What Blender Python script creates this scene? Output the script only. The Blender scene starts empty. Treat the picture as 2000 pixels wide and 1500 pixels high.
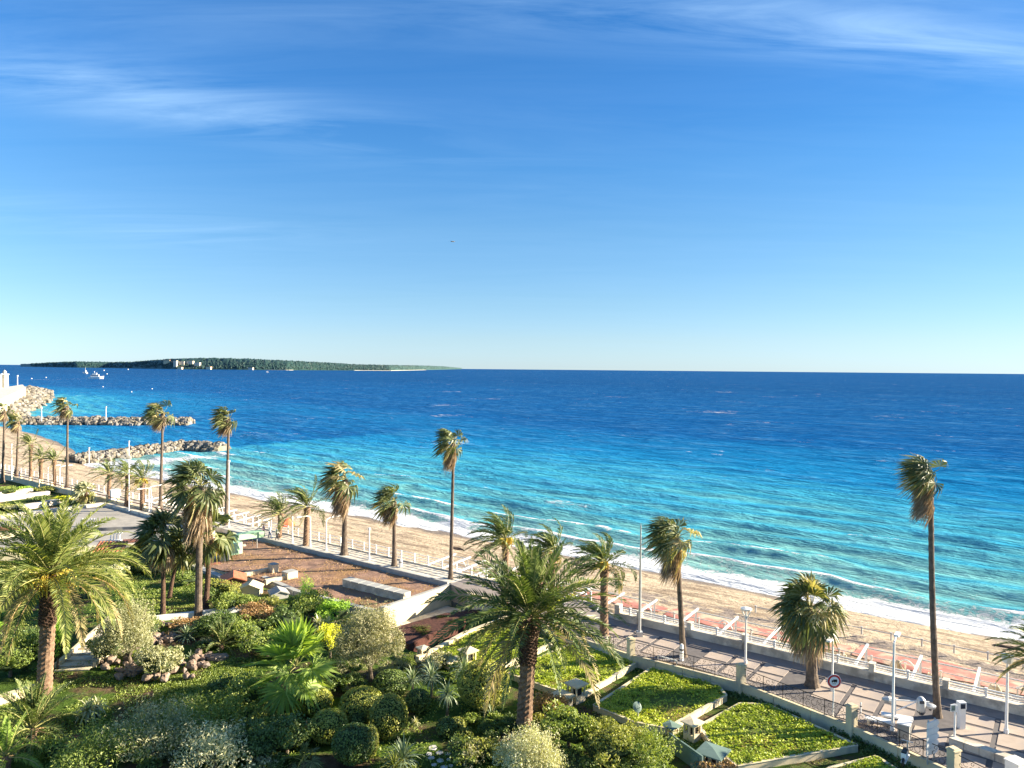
import bpy, math, random
import numpy as np
from mathutils import Vector, Matrix

sc = bpy.context.scene
# ---------------------------------------------------------------- camera
CAMZ = 21.0
FPX = 1450.0                       # focal length in pixels of a 2000 px wide frame
cam_data = bpy.data.cameras.new('camera')
cam_data.sensor_width = 36.0
cam_data.lens = 36.0 * FPX / 2000.0
cam_data.clip_start = 0.5
cam_data.clip_end = 200000.0
cam = bpy.data.objects.new('camera', cam_data)
sc.collection.objects.link(cam)
RM = Matrix.Rotation(math.radians(90 - 1.146), 4, 'X') @ Matrix.Rotation(math.radians(0.52), 4, 'Z')
cam.matrix_world = Matrix.Translation((0, 0, CAMZ)) @ RM
sc.camera = cam
# ---------------------------------------------------------------- light
SUN_EL = math.radians(19.5)
SUN_AZ = math.atan2(0.15, 0.98)    # direction towards the sun, measured from +X towards +Y
sd = Vector((math.cos(SUN_AZ) * math.cos(SUN_EL), math.sin(SUN_AZ) * math.cos(SUN_EL), math.sin(SUN_EL)))
sun_data = bpy.data.lights.new('sun', 'SUN')
sun_data.energy = 5.0
sun_data.angle = math.radians(0.5)
sun_data.color = (1.0, 0.88, 0.68)
sun = bpy.data.objects.new('sun', sun_data)
sun.rotation_euler = sd.to_track_quat('Z', 'Y').to_euler()
sun.location = (0, 0, 80)
sc.collection.objects.link(sun)

world = bpy.data.worlds.new('World')
sc.world = world
world.use_nodes = True
wn, wl = world.node_tree.nodes, world.node_tree.links
wn.clear()
w_out = wn.new('ShaderNodeOutputWorld')
w_bg = wn.new('ShaderNodeBackground')
w_bg.inputs['Strength'].default_value = 0.060
sky = wn.new('ShaderNodeTexSky')
sky.sky_type = 'NISHITA'
sky.sun_disc = False
sky.sun_elevation = SUN_EL
sky.sun_rotation = math.pi / 2 - SUN_AZ
sky.altitude = 0
sky.air_density = 1.0
sky.dust_density = 0.05
sky.ozone_density = 3.0


def wmath(op, a, b=None, c=None):
    n = wn.new('ShaderNodeMath'); n.operation = op
    for i, v in enumerate((a, b, c)):
        if v is None: continue
        if isinstance(v, (int, float)): n.inputs[i].default_value = v
        else: wl.new(v, n.inputs[i])
    return n.outputs[0]


def wmix(fac, a, b, mode='MIX'):
    n = wn.new('ShaderNodeMixRGB'); n.blend_type = mode
    for i, v in enumerate((fac, a, b)):
        if isinstance(v, (int, float)): n.inputs[i].default_value = v
        elif isinstance(v, tuple): n.inputs[i].default_value = v
        else: wl.new(v, n.inputs[i])
    return n.outputs[0]


tc = wn.new('ShaderNodeTexCoord')
sep = wn.new('ShaderNodeSeparateXYZ'); wl.new(tc.outputs['Generated'], sep.inputs[0])
zc = wmath('MAXIMUM', sep.outputs[2], 0.0)
# clear-air tint: hue of the seaside sky from horizon to zenith
ramp = wn.new('ShaderNodeValToRGB')
cr = ramp.color_ramp
cr.elements[0].position = 0.0; cr.elements[0].color = (0.46, 0.64, 1.05, 1)
cr.elements[1].position = 1.0; cr.elements[1].color = (1.0, 1.05, 1.1, 1)
for p_, c_ in ((0.04, (0.50, 0.62, 0.86, 1)), (0.09, (0.48, 0.62, 0.78, 1)), (0.18, (0.43, 0.64, 0.79, 1)), (0.26, (0.33, 0.63, 0.85, 1)), (0.34, (0.25, 0.59, 0.88, 1)), (0.44, (0.25, 0.60, 0.90, 1)), (0.55, (0.5, 0.78, 0.98, 1)), (0.70, (1.0, 1.05, 1.1, 1))):
    e = cr.elements.new(p_); e.color = c_
wl.new(zc, ramp.inputs[0])
base_sky = wmix(1.0, sky.outputs[0], ramp.outputs[0], 'MULTIPLY')
azf = wmath('SUBTRACT', 1.0, wmath('MULTIPLY', sep.outputs[0], 0.22))
azc = wn.new('ShaderNodeCombineXYZ')
for i_ in range(3): wl.new(azf, azc.inputs[i_])
base_sky = wmix(1.0, base_sky, azc.outputs[0], 'MULTIPLY')
# thin cirrus on a plane high above
zden = wmath('ADD', zc, 0.06)
u = wmath('DIVIDE', sep.outputs[0], zden)
v = wmath('DIVIDE', sep.outputs[1], zden)
comb = wn.new('ShaderNodeCombineXYZ'); wl.new(u, comb.inputs[0]); wl.new(v, comb.inputs[1])
mp = wn.new('ShaderNodeMapping'); mp.inputs['Rotation'].default_value = (0, 0, math.radians(-28))
mp.inputs['Scale'].default_value = (0.55, 2.6, 1)
wl.new(comb.outputs[0], mp.inputs[0])
nz = wn.new('ShaderNodeTexNoise'); nz.inputs['Scale'].default_value = 1.3; nz.inputs['Detail'].default_value = 9
nz.inputs['Roughness'].default_value = 0.62; nz.inputs['Distortion'].default_value = 0.9
wl.new(mp.outputs[0], nz.inputs['Vector'])
nz2 = wn.new('ShaderNodeTexNoise'); nz2.inputs['Scale'].default_value = 0.55; nz2.inputs['Detail'].default_value = 3
wl.new(comb.outputs[0], nz2.inputs['Vector'])


def blob(cu, cv, ru, rv, ang):
    du = wmath('SUBTRACT', u, cu); dv = wmath('SUBTRACT', v, cv)
    ca, sa = math.cos(ang), math.sin(ang)
    a = wmath('ADD', wmath('MULTIPLY', du, ca / ru), wmath('MULTIPLY', dv, sa / ru))
    b = wmath('ADD', wmath('MULTIPLY', du, -sa / rv), wmath('MULTIPLY', dv, ca / rv))
    r2 = wmath('ADD', wmath('MULTIPLY', a, a), wmath('MULTIPLY', b, b))
    return wmath('POWER', 2.718, wmath('MULTIPLY', r2, -1.0))


m = wmath('ADD', blob(-1.15, 2.35, 0.8, 0.24, 0.5), wmath('MULTIPLY', blob(1.0, 1.93, 0.8, 0.13, 0.15), 1.15))
m = wmath('ADD', m, wmath('MULTIPLY', blob(-1.9, 3.9, 0.9, 0.4, 0.3), 0.35))
m = wmath('ADD', m, wmath('MULTIPLY', blob(0.1, 1.75, 1.4, 0.2, -0.1), 0.35))
m = wmath('ADD', m, 0.10)
r1 = wn.new('ShaderNodeMapRange'); r1.inputs[1].default_value = 0.36; r1.inputs[2].default_value = 0.78
wl.new(nz.outputs['Fac'], r1.inputs[0])
r2_ = wn.new('ShaderNodeMapRange'); r2_.inputs[1].default_value = 0.3; r2_.inputs[2].default_value = 0.7
wl.new(nz2.outputs['Fac'], r2_.inputs[0])
cf = wmath('MULTIPLY', r1.outputs[0], m)
cf = wmath('MULTIPLY', cf, wmath('ADD', wmath('MULTIPLY', r2_.outputs[0], 0.5), 0.5))
cf = wmath('MULTIPLY', cf, 0.85)
cfn = wn.new('ShaderNodeMath'); cfn.operation = 'MINIMUM'; cfn.inputs[1].default_value = 0.8
wl.new(cf, cfn.inputs[0])
col = wmix(cfn.outputs[0], base_sky, (2.6, 4.0, 5.6, 1))
wl.new(col, w_bg.inputs['Color'])
wl.new(w_bg.outputs[0], w_out.inputs[0])

sc.view_settings.view_transform = 'Standard'
sc.view_settings.look = 'None'
sc.view_settings.exposure = 1.97
sc.view_settings.gamma = 1.0
sc.view_settings.use_curve_mapping = False
sc.cycles.max_bounces = 6
sc.cycles.transparent_max_bounces = 8

# ---------------------------------------------------------------- geometry of the place
SN = np.array((0.6, 0.8))          # unit vector towards the sea
TN = np.array((-0.8, 0.6))         # unit vector along the shore, away from the camera


def W(s, t, z=0.0):
    return Vector((s * SN[0] + t * TN[0], s * SN[1] + t * TN[1], z))


RM3 = RM.to_3x3()


def ray(px, py):
    d = RM3 @ Vector(((px - 1000) / FPX, -(py - 750) / FPX, -1.0))
    return d


def P(px, py, z=0.0):
    """ground point seen at a place of the survey picture, on the level z"""
    d = ray(px, py)
    k = (z - CAMZ) / d.z
    return Vector((d.x * k, d.y * k, z))


def PY(px, py, Y):
    d = ray(px, py)
    k = Y / d.y
    return Vector((d.x * k, Y, CAMZ + d.z * k))


def PS(px, s, z=0.0):
    lo, hi = 760.0, 1800.0
    for _ in range(40):
        mid = (lo + hi) / 2
        p = P(px, mid, z)
        sv = p.x * SN[0] + p.y * SN[1]
        if sv > s: lo = mid
        else: hi = mid
    return P(px, (lo + hi) / 2, z)


def ST(p):
    return p[0] * SN[0] + p[1] * SN[1], p[0] * TN[0] + p[1] * TN[1]


# ---------------------------------------------------------------- numeric noise
def _hash(ix, iy, seed):
    h = (ix.astype(np.int64) * 374761393 + iy.astype(np.int64) * 668265263 + seed * 974634777) & 0x7fffffff
    h = ((h ^ (h >> 13)) * 1274126177) & 0x7fffffff
    h = h ^ (h >> 16)
    return (h & 0xffff) / 65535.0


def vnoise(x, y, seed=0):
    x = np.asarray(x, float); y = np.asarray(y, float)
    ix, iy = np.floor(x), np.floor(y)
    fx, fy = x - ix, y - iy
    fx = fx * fx * (3 - 2 * fx); fy = fy * fy * (3 - 2 * fy)
    a = _hash(ix, iy, seed); b = _hash(ix + 1, iy, seed)
    c = _hash(ix, iy + 1, seed); d = _hash(ix + 1, iy + 1, seed)
    return (a * (1 - fx) + b * fx) * (1 - fy) + (c * (1 - fx) + d * fx) * fy


def fbm(x, y, seed=0, octv=4):
    r = 0; a = 0.5; n = 0
    for k in range(octv):
        r = r + a * vnoise(x, y, seed + k * 17); n += a
        x = x * 2.03 + 11.3; y = y * 2.03 - 7.1; a *= 0.5
    return r / n


def sstep(a, b, x):
    k = np.clip((x - a) / (b - a), 0, 1)
    return k * k * (3 - 2 * k)


# ---------------------------------------------------------------- scene helpers
COL = sc.collection


def tag(o, label=None, cat=None, group=None, kind=None):
    if label: o['label'] = label
    if cat: o['category'] = cat
    if group: o['group'] = group
    if kind: o['kind'] = kind
    return o


def empty(name, loc=(0, 0, 0), label=None, cat=None, group=None, rz=0.0):
    o = bpy.data.objects.new(name, None)
    o.location = loc
    o.rotation_euler = (0, 0, rz)
    o.empty_display_size = 0.3
    COL.objects.link(o)
    return tag(o, label, cat, group)


def link_mesh(name, me, parent=None, loc=None, rz=0.0, scale=None):
    o = bpy.data.objects.new(name, me)
    if loc is not None: o.location = loc
    if rz: o.rotation_euler = (0, 0, rz)
    if scale is not None: o.scale = scale
    COL.objects.link(o)
    if parent is not None: o.parent = parent
    return o


def np_mesh(name, V, F, mats, MI=None, smooth=False):
    """V (n,3) array, F list of tuples or (m,k) int array"""
    me = bpy.data.meshes.new(name)
    V = np.asarray(V, dtype=np.float64)
    if isinstance(F, np.ndarray):
        m_, k = F.shape
        me.vertices.add(len(V)); me.vertices.foreach_set('co', V.ravel())
        me.loops.add(m_ * k); me.loops.foreach_set('vertex_index', F.ravel().astype(np.int32))
        me.polygons.add(m_)
        me.polygons.foreach_set('loop_start', np.arange(0, m_ * k, k, dtype=np.int32))
        me.polygons.foreach_set('loop_total', np.full(m_, k, dtype=np.int32))
    else:
        me.from_pydata([tuple(v) for v in V], [], [tuple(f) for f in F])
    for mt in (mats if isinstance(mats, (list, tuple)) else [mats]):
        me.materials.append(mt)
    if MI is not None:
        me.polygons.foreach_set('material_index', np.asarray(MI, dtype=np.int32))
    if smooth:
        me.polygons.foreach_set('use_smooth', np.ones(len(me.polygons), dtype=bool))
    me.update(calc_edges=True)
    me.validate()
    return me


class MB:
    """collects simple solids; build() links them as one mesh object"""
    def __init__(self): self.v = []; self.f = []; self.m = []; self.sm = False

    def add(self, vs, fs, mi=0):
        b = len(self.v)
        self.v += [tuple(x) for x in vs]
        self.f += [tuple(b + i for i in f) for f in fs]
        self.m += [mi] * len(fs)

    def box(self, c, size, rz=0.0, mi=0, tilt=None):
        hx, hy, hz = size[0] / 2, size[1] / 2, size[2] / 2
        R = Matrix.Rotation(rz, 3, 'Z')
        if tilt is not None: R = R @ tilt
        vs = [R @ Vector((x, y, z)) + Vector(c) for z in (-hz, hz) for x, y in ((-hx, -hy), (hx, -hy), (hx, hy), (-hx, hy))]
        self.add(vs, [(3, 2, 1, 0), (4, 5, 6, 7), (0, 1, 5, 4), (1, 2, 6, 5), (2, 3, 7, 6), (3, 0, 4, 7)], mi)
        return self

    def beam(self, a, b, w, h, mi=0):
        """box of width w and height h running from a to b"""
        a, b = Vector(a), Vector(b)
        d = b - a; L = d.length
        if L < 1e-6: return self
        d.normalize()
        up = Vector((0, 0, 1)) if abs(d.z) < 0.95 else Vector((1, 0, 0))
        sdv = d.cross(up).normalized(); up = sdv.cross(d)
        vs = [p + sdv * (x * w / 2) + up * (y * h / 2) for p in (a, b) for x, y in ((-1, -1), (1, -1), (1, 1), (-1, 1))]
        self.add(vs, [(0, 1, 2, 3), (7, 6, 5, 4), (0, 4, 5, 1), (1, 5, 6, 2), (2, 6, 7, 3), (3, 7, 4, 0)], mi)
        return self

    def prism(self, poly, z0, z1, mi=0, mt=None):
        """vertical prism over a polygon of (x, y)"""
        n = len(poly)
        area = sum(poly[i][0] * poly[(i + 1) % n][1] - poly[(i + 1) % n][0] * poly[i][1] for i in range(n))
        if area < 0: poly = poly[::-1]
        vs = [(p[0], p[1], z0) for p in poly] + [(p[0], p[1], z1) for p in poly]
        fs = [tuple(range(n))[::-1], tuple(range(n, 2 * n))] + [(i, (i + 1) % n, n + (i + 1) % n, n + i) for i in range(n)]
        b = len(self.m)
        self.add(vs, fs, mi)
        if mt is not None: self.m[b + 1] = mt
        return self

    def tube(self, pts, radii, n=8, mi=0, cap=True):
        pts = [Vector(p) for p in pts]
        if isinstance(radii, (int, float)): radii = [radii] * len(pts)
        b = len(self.v); vs = []
        prev = None
        for i, p in enumerate(pts):
            d = (pts[min(i + 1, len(pts) - 1)] - pts[max(i - 1, 0)]).normalized()
            if prev is None:
                ref = Vector((1, 0, 0)) if abs(d.x) < 0.8 else Vector((0, 1, 0))
            else: ref = prev
            s1 = (ref - d * ref.dot(d)).normalized(); s2 = d.cross(s1); prev = s1
            for k in range(n):
                a = 2 * math.pi * k / n
                vs.append(p + s1 * (math.cos(a) * radii[i]) + s2 * (math.sin(a) * radii[i]))
        fs = []
        for i in range(len(pts) - 1):
            for k in range(n):
                k2 = (k + 1) % n
                fs.append((i * n + k, i * n + k2, (i + 1) * n + k2, (i + 1) * n + k))
        if cap:
            fs.append(tuple(range(n))[::-1]); fs.append(tuple((len(pts) - 1) * n + k for k in range(n)))
        self.add(vs, fs, mi)
        return self

    def build(self, name, mats, parent=None, smooth=None, origin=None):
        V = np.array(self.v, dtype=float)
        if origin is not None: V = V - np.array(origin)
        me = np_mesh(name, V, self.f, mats, self.m if isinstance(mats, (list, tuple)) else None,
                     self.sm if smooth is None else smooth)
        return link_mesh(name, me, parent)


def lv(p, base):
    return Vector(p) - Vector(base)


# ---------------------------------------------------------------- materials
def M_new(name):
    m_ = bpy.data.materials.new(name); m_.use_nodes = True
    nt = m_.node_tree; nt.nodes.clear()
    return m_, nt.nodes, nt.links


def noise_node(N, L, scale, detail=4, rough=0.55, vec=None, distort=0.0):
    n = N.new('ShaderNodeTexNoise'); n.inputs['Scale'].default_value = scale
    n.inputs['Detail'].default_value = detail; n.inputs['Roughness'].default_value = rough
    n.inputs['Distortion'].default_value = distort
    if vec is not None: L.new(vec, n.inputs['Vector'])
    return n.outputs['Fac']


def ramp_node(N, L, fac, stops):
    r = N.new('ShaderNodeValToRGB'); c = r.color_ramp
    c.elements[0].position = stops[0][0]; c.elements[0].color = (*stops[0][1], 1)
    c.elements[1].position = stops[-1][0]; c.elements[1].color = (*stops[-1][1], 1)
    for p_, q in stops[1:-1]:
        e = c.elements.new(p_); e.color = (*q, 1)
    L.new(fac, r.inputs[0])
    return r.outputs[0]


def mixc(N, L, fac, a, b, mode='MIX'):
    n = N.new('ShaderNodeMixRGB'); n.blend_type = mode
    for i, v in enumerate((fac, a, b)):
        if isinstance(v, (int, float)): n.inputs[i].default_value = v
        elif isinstance(v, tuple): n.inputs[i].default_value = (*v[:3], 1)
        else: L.new(v, n.inputs[i])
    return n.outputs[0]


def nmath(N, L, op, a, b=None, c=None, clamp=False):
    n = N.new('ShaderNodeMath'); n.operation = op; n.use_clamp = clamp
    for i, v in enumerate((a, b, c)):
        if v is None: continue
        if isinstance(v, (int, float)): n.inputs[i].default_value = v
        else: L.new(v, n.inputs[i])
    return n.outputs[0]


def surf(name, c1, c2, scale=3.0, rough=0.8, bump=0.2, bscale=None, c3=None, metal=0.0, spec=0.3, scale2=None, bdist=0.05):
    m_, N, L = M_new(name)
    o = N.new('ShaderNodeOutputMaterial'); b = N.new('ShaderNodeBsdfPrincipled')
    L.new(b.outputs[0], o.inputs[0])
    t = N.new('ShaderNodeTexCoord'); vec = t.outputs['Object']
    f = noise_node(N, L, scale, 6, 0.6, vec)
    colr = ramp_node(N, L, f, [(0.32, c1), (0.68, c2)])
    if c3 is not None:
        f3 = noise_node(N, L, scale2 or scale * 0.2, 4, 0.6, vec)
        r3 = ramp_node(N, L, f3, [(0.48, (0, 0, 0)), (0.62, (1, 1, 1))])
        colr = mixc(N, L, r3, colr, c3)
    L.new(colr, b.inputs['Base Color'])
    b.inputs['Roughness'].default_value = rough
    b.inputs['Metallic'].default_value = metal
    b.inputs['Specular IOR Level'].default_value = spec
    if bump:
        bn = N.new('ShaderNodeBump'); bn.inputs['Strength'].default_value = bump; bn.inputs['Distance'].default_value = bdist
        L.new(noise_node(N, L, bscale or scale * 4, 5, 0.65, vec), bn.inputs['Height'])
        L.new(bn.outputs[0], b.inputs['Normal'])
    return m_


LEAF_GAIN = 2.3


def leafmat(name, cols, scale=1.2, trans=0.35, rough=0.5, tcol=None, spec=0.25):
    """foliage: colour varies from leaf clump to leaf clump and from plant to plant"""
    m_, N, L = M_new(name)
    o = N.new('ShaderNodeOutputMaterial'); b = N.new('ShaderNodeBsdfPrincipled')
    t = N.new('ShaderNodeTexCoord'); g = N.new('ShaderNodeNewGeometry'); oi = N.new('ShaderNodeObjectInfo')
    f1 = noise_node(N, L, scale, 3, 0.6, g.outputs['Position'])
    f2 = g.outputs['Random Per Island']
    f = nmath(N, L, 'MULTIPLY', nmath(N, L, 'ADD', nmath(N, L, 'MULTIPLY', f1, 1.1), nmath(N, L, 'ADD', nmath(N, L, 'MULTIPLY', f2, 0.6), nmath(N, L, 'MULTIPLY', oi.outputs['Random'], 0.2))), 0.55)
    n = len(cols)
    stops = [(0.2 + 0.6 * i / (n - 1), tuple(min(0.75, q * LEAF_GAIN) for q in c)) for i, c in enumerate(cols)]
    colr = ramp_node(N, L, f, stops)
    L.new(colr, b.inputs['Base Color'])
    b.inputs['Roughness'].default_value = rough
    b.inputs['Specular IOR Level'].default_value = spec
    tr = N.new('ShaderNodeBsdfTranslucent')
    tint = mixc(N, L, 1.0, colr, tcol or (1.3, 1.35, 0.5), 'MULTIPLY')
    L.new(tint, tr.inputs[0])
    mx = N.new('ShaderNodeMixShader'); mx.inputs[0].default_value = trans
    L.new(b.outputs[0], mx.inputs[1]); L.new(tr.outputs[0], mx.inputs[2])
    L.new(mx.outputs[0], o.inputs[0])
    return m_


MT = {}
MT['white'] = surf('white paint', (0.74, 0.73, 0.69), (0.82, 0.81, 0.78), 2.0, 0.45, 0.03)
MT['cream'] = surf('cream render', (0.62, 0.51, 0.32), (0.74, 0.63, 0.42), 0.8, 0.85, 0.15, 8, c3=(0.5, 0.44, 0.32), scale2=0.5)
MT['yellow'] = surf('pale yellow render', (0.66, 0.56, 0.35), (0.74, 0.65, 0.43), 0.5, 0.85, 0.1, 8, c3=(0.56, 0.48, 0.33), scale2=0.3)
MT['seawall'] = surf('pale concrete', (0.56, 0.50, 0.40), (0.72, 0.65, 0.53), 0.7, 0.85, 0.2, 6, c3=(0.42, 0.37, 0.30), scale2=0.9)
MT['grey'] = surf('grey concrete', (0.24, 0.235, 0.22), (0.33, 0.32, 0.30), 1.2, 0.9, 0.2, 9, c3=(0.19, 0.18, 0.17), scale2=0.3)
MT['coping'] = surf('grey coping', (0.30, 0.30, 0.28), (0.42, 0.41, 0.38), 1.5, 0.8, 0.15, 9)
MT['terrace'] = surf('terrace screed', (0.27, 0.25, 0.22), (0.40, 0.37, 0.32), 0.6, 0.9, 0.25, 7, c3=(0.33, 0.31, 0.28), scale2=0.12)
MT['roofearth'] = surf('red brown roof gravel', (0.19, 0.11, 0.078), (0.32, 0.20, 0.14), 0.9, 0.95, 0.4, 3.5, c3=(0.26, 0.15, 0.075), scale2=0.22, bdist=0.25)
MT['brick'] = surf('brown red wall', (0.17, 0.07, 0.05), (0.26, 0.11, 0.08), 1.5, 0.9, 0.2, 9)
MT['tile'] = surf('terracotta tile', (0.34, 0.10, 0.05), (0.52, 0.20, 0.11), 4.0, 0.75, 0.2, 20)
MT['mint'] = surf('mint green paint', (0.34, 0.55, 0.33), (0.42, 0.63, 0.40), 0.6, 0.6, 0.05)
MT['darkgreen'] = surf('grey green metal', (0.12, 0.18, 0.15), (0.18, 0.25, 0.21), 0.9, 0.5, 0.05)
MT['black'] = surf('black iron', (0.012, 0.012, 0.014), (0.03, 0.03, 0.032), 4, 0.45, 0.05)
MT['dark'] = surf('opening shade', (0.02, 0.02, 0.02), (0.035, 0.033, 0.03), 4, 0.9, 0)  # near-black surface that paints the shade inside openings
MT['metal'] = surf('galvanised steel', (0.42, 0.43, 0.43), (0.55, 0.55, 0.54), 3, 0.4, 0.03, metal=0.3)
MT['trunkw'] = surf('palm trunk grey', (0.085, 0.065, 0.05), (0.19, 0.145, 0.11), 3.0, 0.95, 0.6, 12)
MT['trunkp'] = surf('date palm trunk', (0.12, 0.07, 0.045), (0.30, 0.20, 0.13), 5.0, 0.95, 0.8, 14)
MT['fibre'] = surf('palm fibre', (0.055, 0.032, 0.022), (0.15, 0.09, 0.06), 6.0, 0.95, 0.8, 20)
MT['bark'] = surf('shrub bark', (0.09, 0.07, 0.05), (0.19, 0.15, 0.11), 5.0, 0.95, 0.5, 15)
MT['rock'] = surf('garden rock', (0.16, 0.11, 0.085), (0.38, 0.29, 0.22), 1.2, 0.95, 0.6, 5, c3=(0.22, 0.19, 0.17), scale2=0.8)
MT['jetty'] = surf('breakwater stone', (0.13, 0.125, 0.115), (0.33, 0.30, 0.26), 0.35, 0.95, 0.5, 2.0)
MT['jettyo'] = surf('ochre breakwater stone', (0.13, 0.115, 0.085), (0.29, 0.25, 0.19), 0.35, 0.95, 0.5, 2.0)
MT['stone'] = surf('stepping stone', (0.42, 0.41, 0.38), (0.60, 0.58, 0.54), 2, 0.85, 0.2, 9)
MT['slab'] = surf('rose paving slab', (0.34, 0.275, 0.22), (0.46, 0.375, 0.31), 0.9, 0.85, 0.1, 12, c3=(0.31, 0.26, 0.23), scale2=0.25)
MT['band'] = surf('dark paving band', (0.10, 0.09, 0.09), (0.15, 0.135, 0.13), 2, 0.85, 0.1, 12)
MT['asphalt'] = surf('promenade asphalt', (0.22, 0.185, 0.165), (0.29, 0.25, 0.22), 2, 0.9, 0.15, 20, c3=(0.215, 0.195, 0.19), scale2=0.2)
MT['soil'] = surf('bare garden soil', (0.06, 0.04, 0.025), (0.14, 0.09, 0.06), 2, 0.95, 0.6, 8)
MT['redsoil'] = surf('red bark bed', (0.045, 0.018, 0.013), (0.11, 0.042, 0.03), 3, 0.95, 0.8, 8)
MT['core'] = surf('shaded inner leaves', (0.02, 0.035, 0.012), (0.05, 0.075, 0.025), 6, 0.95, 0.6, 20)  # dark green puts the shade between leaves into the solid core
MT['orange'] = surf('orange cloth', (0.75, 0.16, 0.07), (0.85, 0.24, 0.12), 1, 0.8, 0)
MT['skin'] = surf('skin', (0.50, 0.30, 0.21), (0.56, 0.35, 0.25), 2, 0.6, 0)
MT['glass'] = surf('dark screen', (0.02, 0.03, 0.05), (0.03, 0.04, 0.06), 2, 0.15, 0, spec=0.5)
MT['red'] = surf('sign red', (0.55, 0.03, 0.03), (0.6, 0.04, 0.04), 2, 0.4, 0)
MT['signwhite'] = surf('sign white', (0.8, 0.8, 0.8), (0.84, 0.84, 0.84), 2, 0.4, 0)

# foliage
MT['phoenix'] = leafmat('date palm leaf', [(0.018, 0.030, 0.009), (0.046, 0.066, 0.018), (0.105, 0.12, 0.038)], 0.7, 0.22, 0.45, spec=0.35)
MT['phoenixy'] = leafmat('yellowing date palm leaf', [(0.035, 0.05, 0.014), (0.09, 0.11, 0.03), (0.20, 0.19, 0.06)], 0.7, 0.4, 0.45, spec=0.35)
MT['frondold'] = leafmat('old frond', [(0.09, 0.075, 0.035), (0.17, 0.14, 0.07), (0.28, 0.23, 0.12)], 0.7, 0.3, 0.6)
MT['rachis'] = surf('frond rib', (0.24, 0.24, 0.08), (0.34, 0.32, 0.13), 3, 0.6, 0)
MT['rachisold'] = surf('dry frond rib', (0.34, 0.22, 0.10), (0.44, 0.30, 0.15), 3, 0.7, 0)
MT['fan'] = leafmat('fan palm leaf', [(0.018, 0.026, 0.010), (0.046, 0.058, 0.02), (0.12, 0.12, 0.05)], 1.0, 0.2, 0.45, spec=0.35)
MT['fanbright'] = leafmat('young fan palm leaf', [(0.045, 0.075, 0.018), (0.115, 0.165, 0.036), (0.22, 0.26, 0.07)], 1.0, 0.4, 0.45, spec=0.3)
MT['skirt'] = leafmat('dead palm skirt', [(0.07, 0.052, 0.036), (0.15, 0.115, 0.078), (0.27, 0.215, 0.15)], 1.5, 0.2, 0.8, tcol=(1.2, 1.0, 0.6))
MT['date'] = leafmat('orange date stalks', [(0.40, 0.17, 0.03), (0.62, 0.28, 0.05), (0.72, 0.38, 0.09)], 1.5, 0.2, 0.6, tcol=(1.2, 0.9, 0.4))
MT['lf_dark'] = leafmat('dark green leaves', [(0.018, 0.032, 0.01), (0.048, 0.075, 0.02), (0.13, 0.16, 0.045)], 1.3, 0.22, spec=0.45)
MT['lf_mid'] = leafmat('mid green leaves', [(0.03, 0.048, 0.012), (0.085, 0.115, 0.026), (0.21, 0.225, 0.055)], 1.3, 0.3, spec=0.4)
MT['lf_grey'] = leafmat('grey green leaves', [(0.07, 0.075, 0.04), (0.15, 0.15, 0.085), (0.29, 0.275, 0.17)], 1.3, 0.25)
MT['lf_pale'] = leafmat('pale silvery leaves', [(0.13, 0.13, 0.075), (0.25, 0.24, 0.14), (0.42, 0.39, 0.25)], 1.5, 0.25)
MT['lf_yellow'] = leafmat('yellow leaves', [(0.16, 0.16, 0.02), (0.42, 0.38, 0.03), (0.62, 0.55, 0.05)], 1.5, 0.35, tcol=(1.2, 1.2, 0.4))
MT['lf_gold'] = leafmat('golden green leaves', [(0.05, 0.06, 0.016), (0.12, 0.13, 0.035), (0.25, 0.235, 0.075)], 1.5, 0.3)
MT['lf_olive'] = leafmat('olive leaves', [(0.06, 0.065, 0.035), (0.13, 0.125, 0.07), (0.24, 0.22, 0.13)], 1.5, 0.25)
MT['lf_brown'] = leafmat('rusty leaves', [(0.09, 0.05, 0.025), (0.19, 0.12, 0.06), (0.30, 0.21, 0.11)], 1.5, 0.25)
MT['lf_lime'] = leafmat('lime green leaves', [(0.05, 0.10, 0.015), (0.13, 0.21, 0.03), (0.26, 0.33, 0.055)], 1.5, 0.35)
MT['lf_topiary'] = leafmat('clipped bush leaves', [(0.06, 0.075, 0.018), (0.15, 0.16, 0.036), (0.30, 0.28, 0.08)], 2.0, 0.25)
MT['lawn'] = leafmat('lawn leaves', [(0.055, 0.085, 0.012), (0.17, 0.205, 0.024), (0.32, 0.315, 0.05)], 0.5, 0.35)
MT['lawnback'] = surf('lawn base', (0.06, 0.09, 0.015), (0.17, 0.21, 0.03), 0.8, 0.95, 0.6, 6, c3=(0.20, 0.16, 0.04), scale2=0.16, bdist=0.15)
MT['yucca'] = leafmat('blue green yucca blades', [(0.045, 0.065, 0.04), (0.10, 0.13, 0.075), (0.21, 0.23, 0.14)], 2, 0.2, 0.4, spec=0.4)
MT['variegated'] = leafmat('cream edged blades', [(0.09, 0.095, 0.05), (0.20, 0.195, 0.11), (0.34, 0.32, 0.20)], 3, 0.3, 0.4)
MT['treeline'] = leafmat('haze blue island leaves', [(0.005, 0.018, 0.022), (0.010, 0.028, 0.027), (0.020, 0.038, 0.028)], 0.02, 0.1)  # blue of the distant haze is put into the leaf colour
# ================================================================ terrain, beach, sea
def shore(t):
    """distance of the water line from the origin line, along the shore"""
    return np.interp(t, [-200, 185, 200, 217, 250, 285, 320, 350, 420, 600], [80.5, 80.5, 84, 91, 99, 106, 110, 113, 128, 190])


SEA_Z = -3.0


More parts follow.
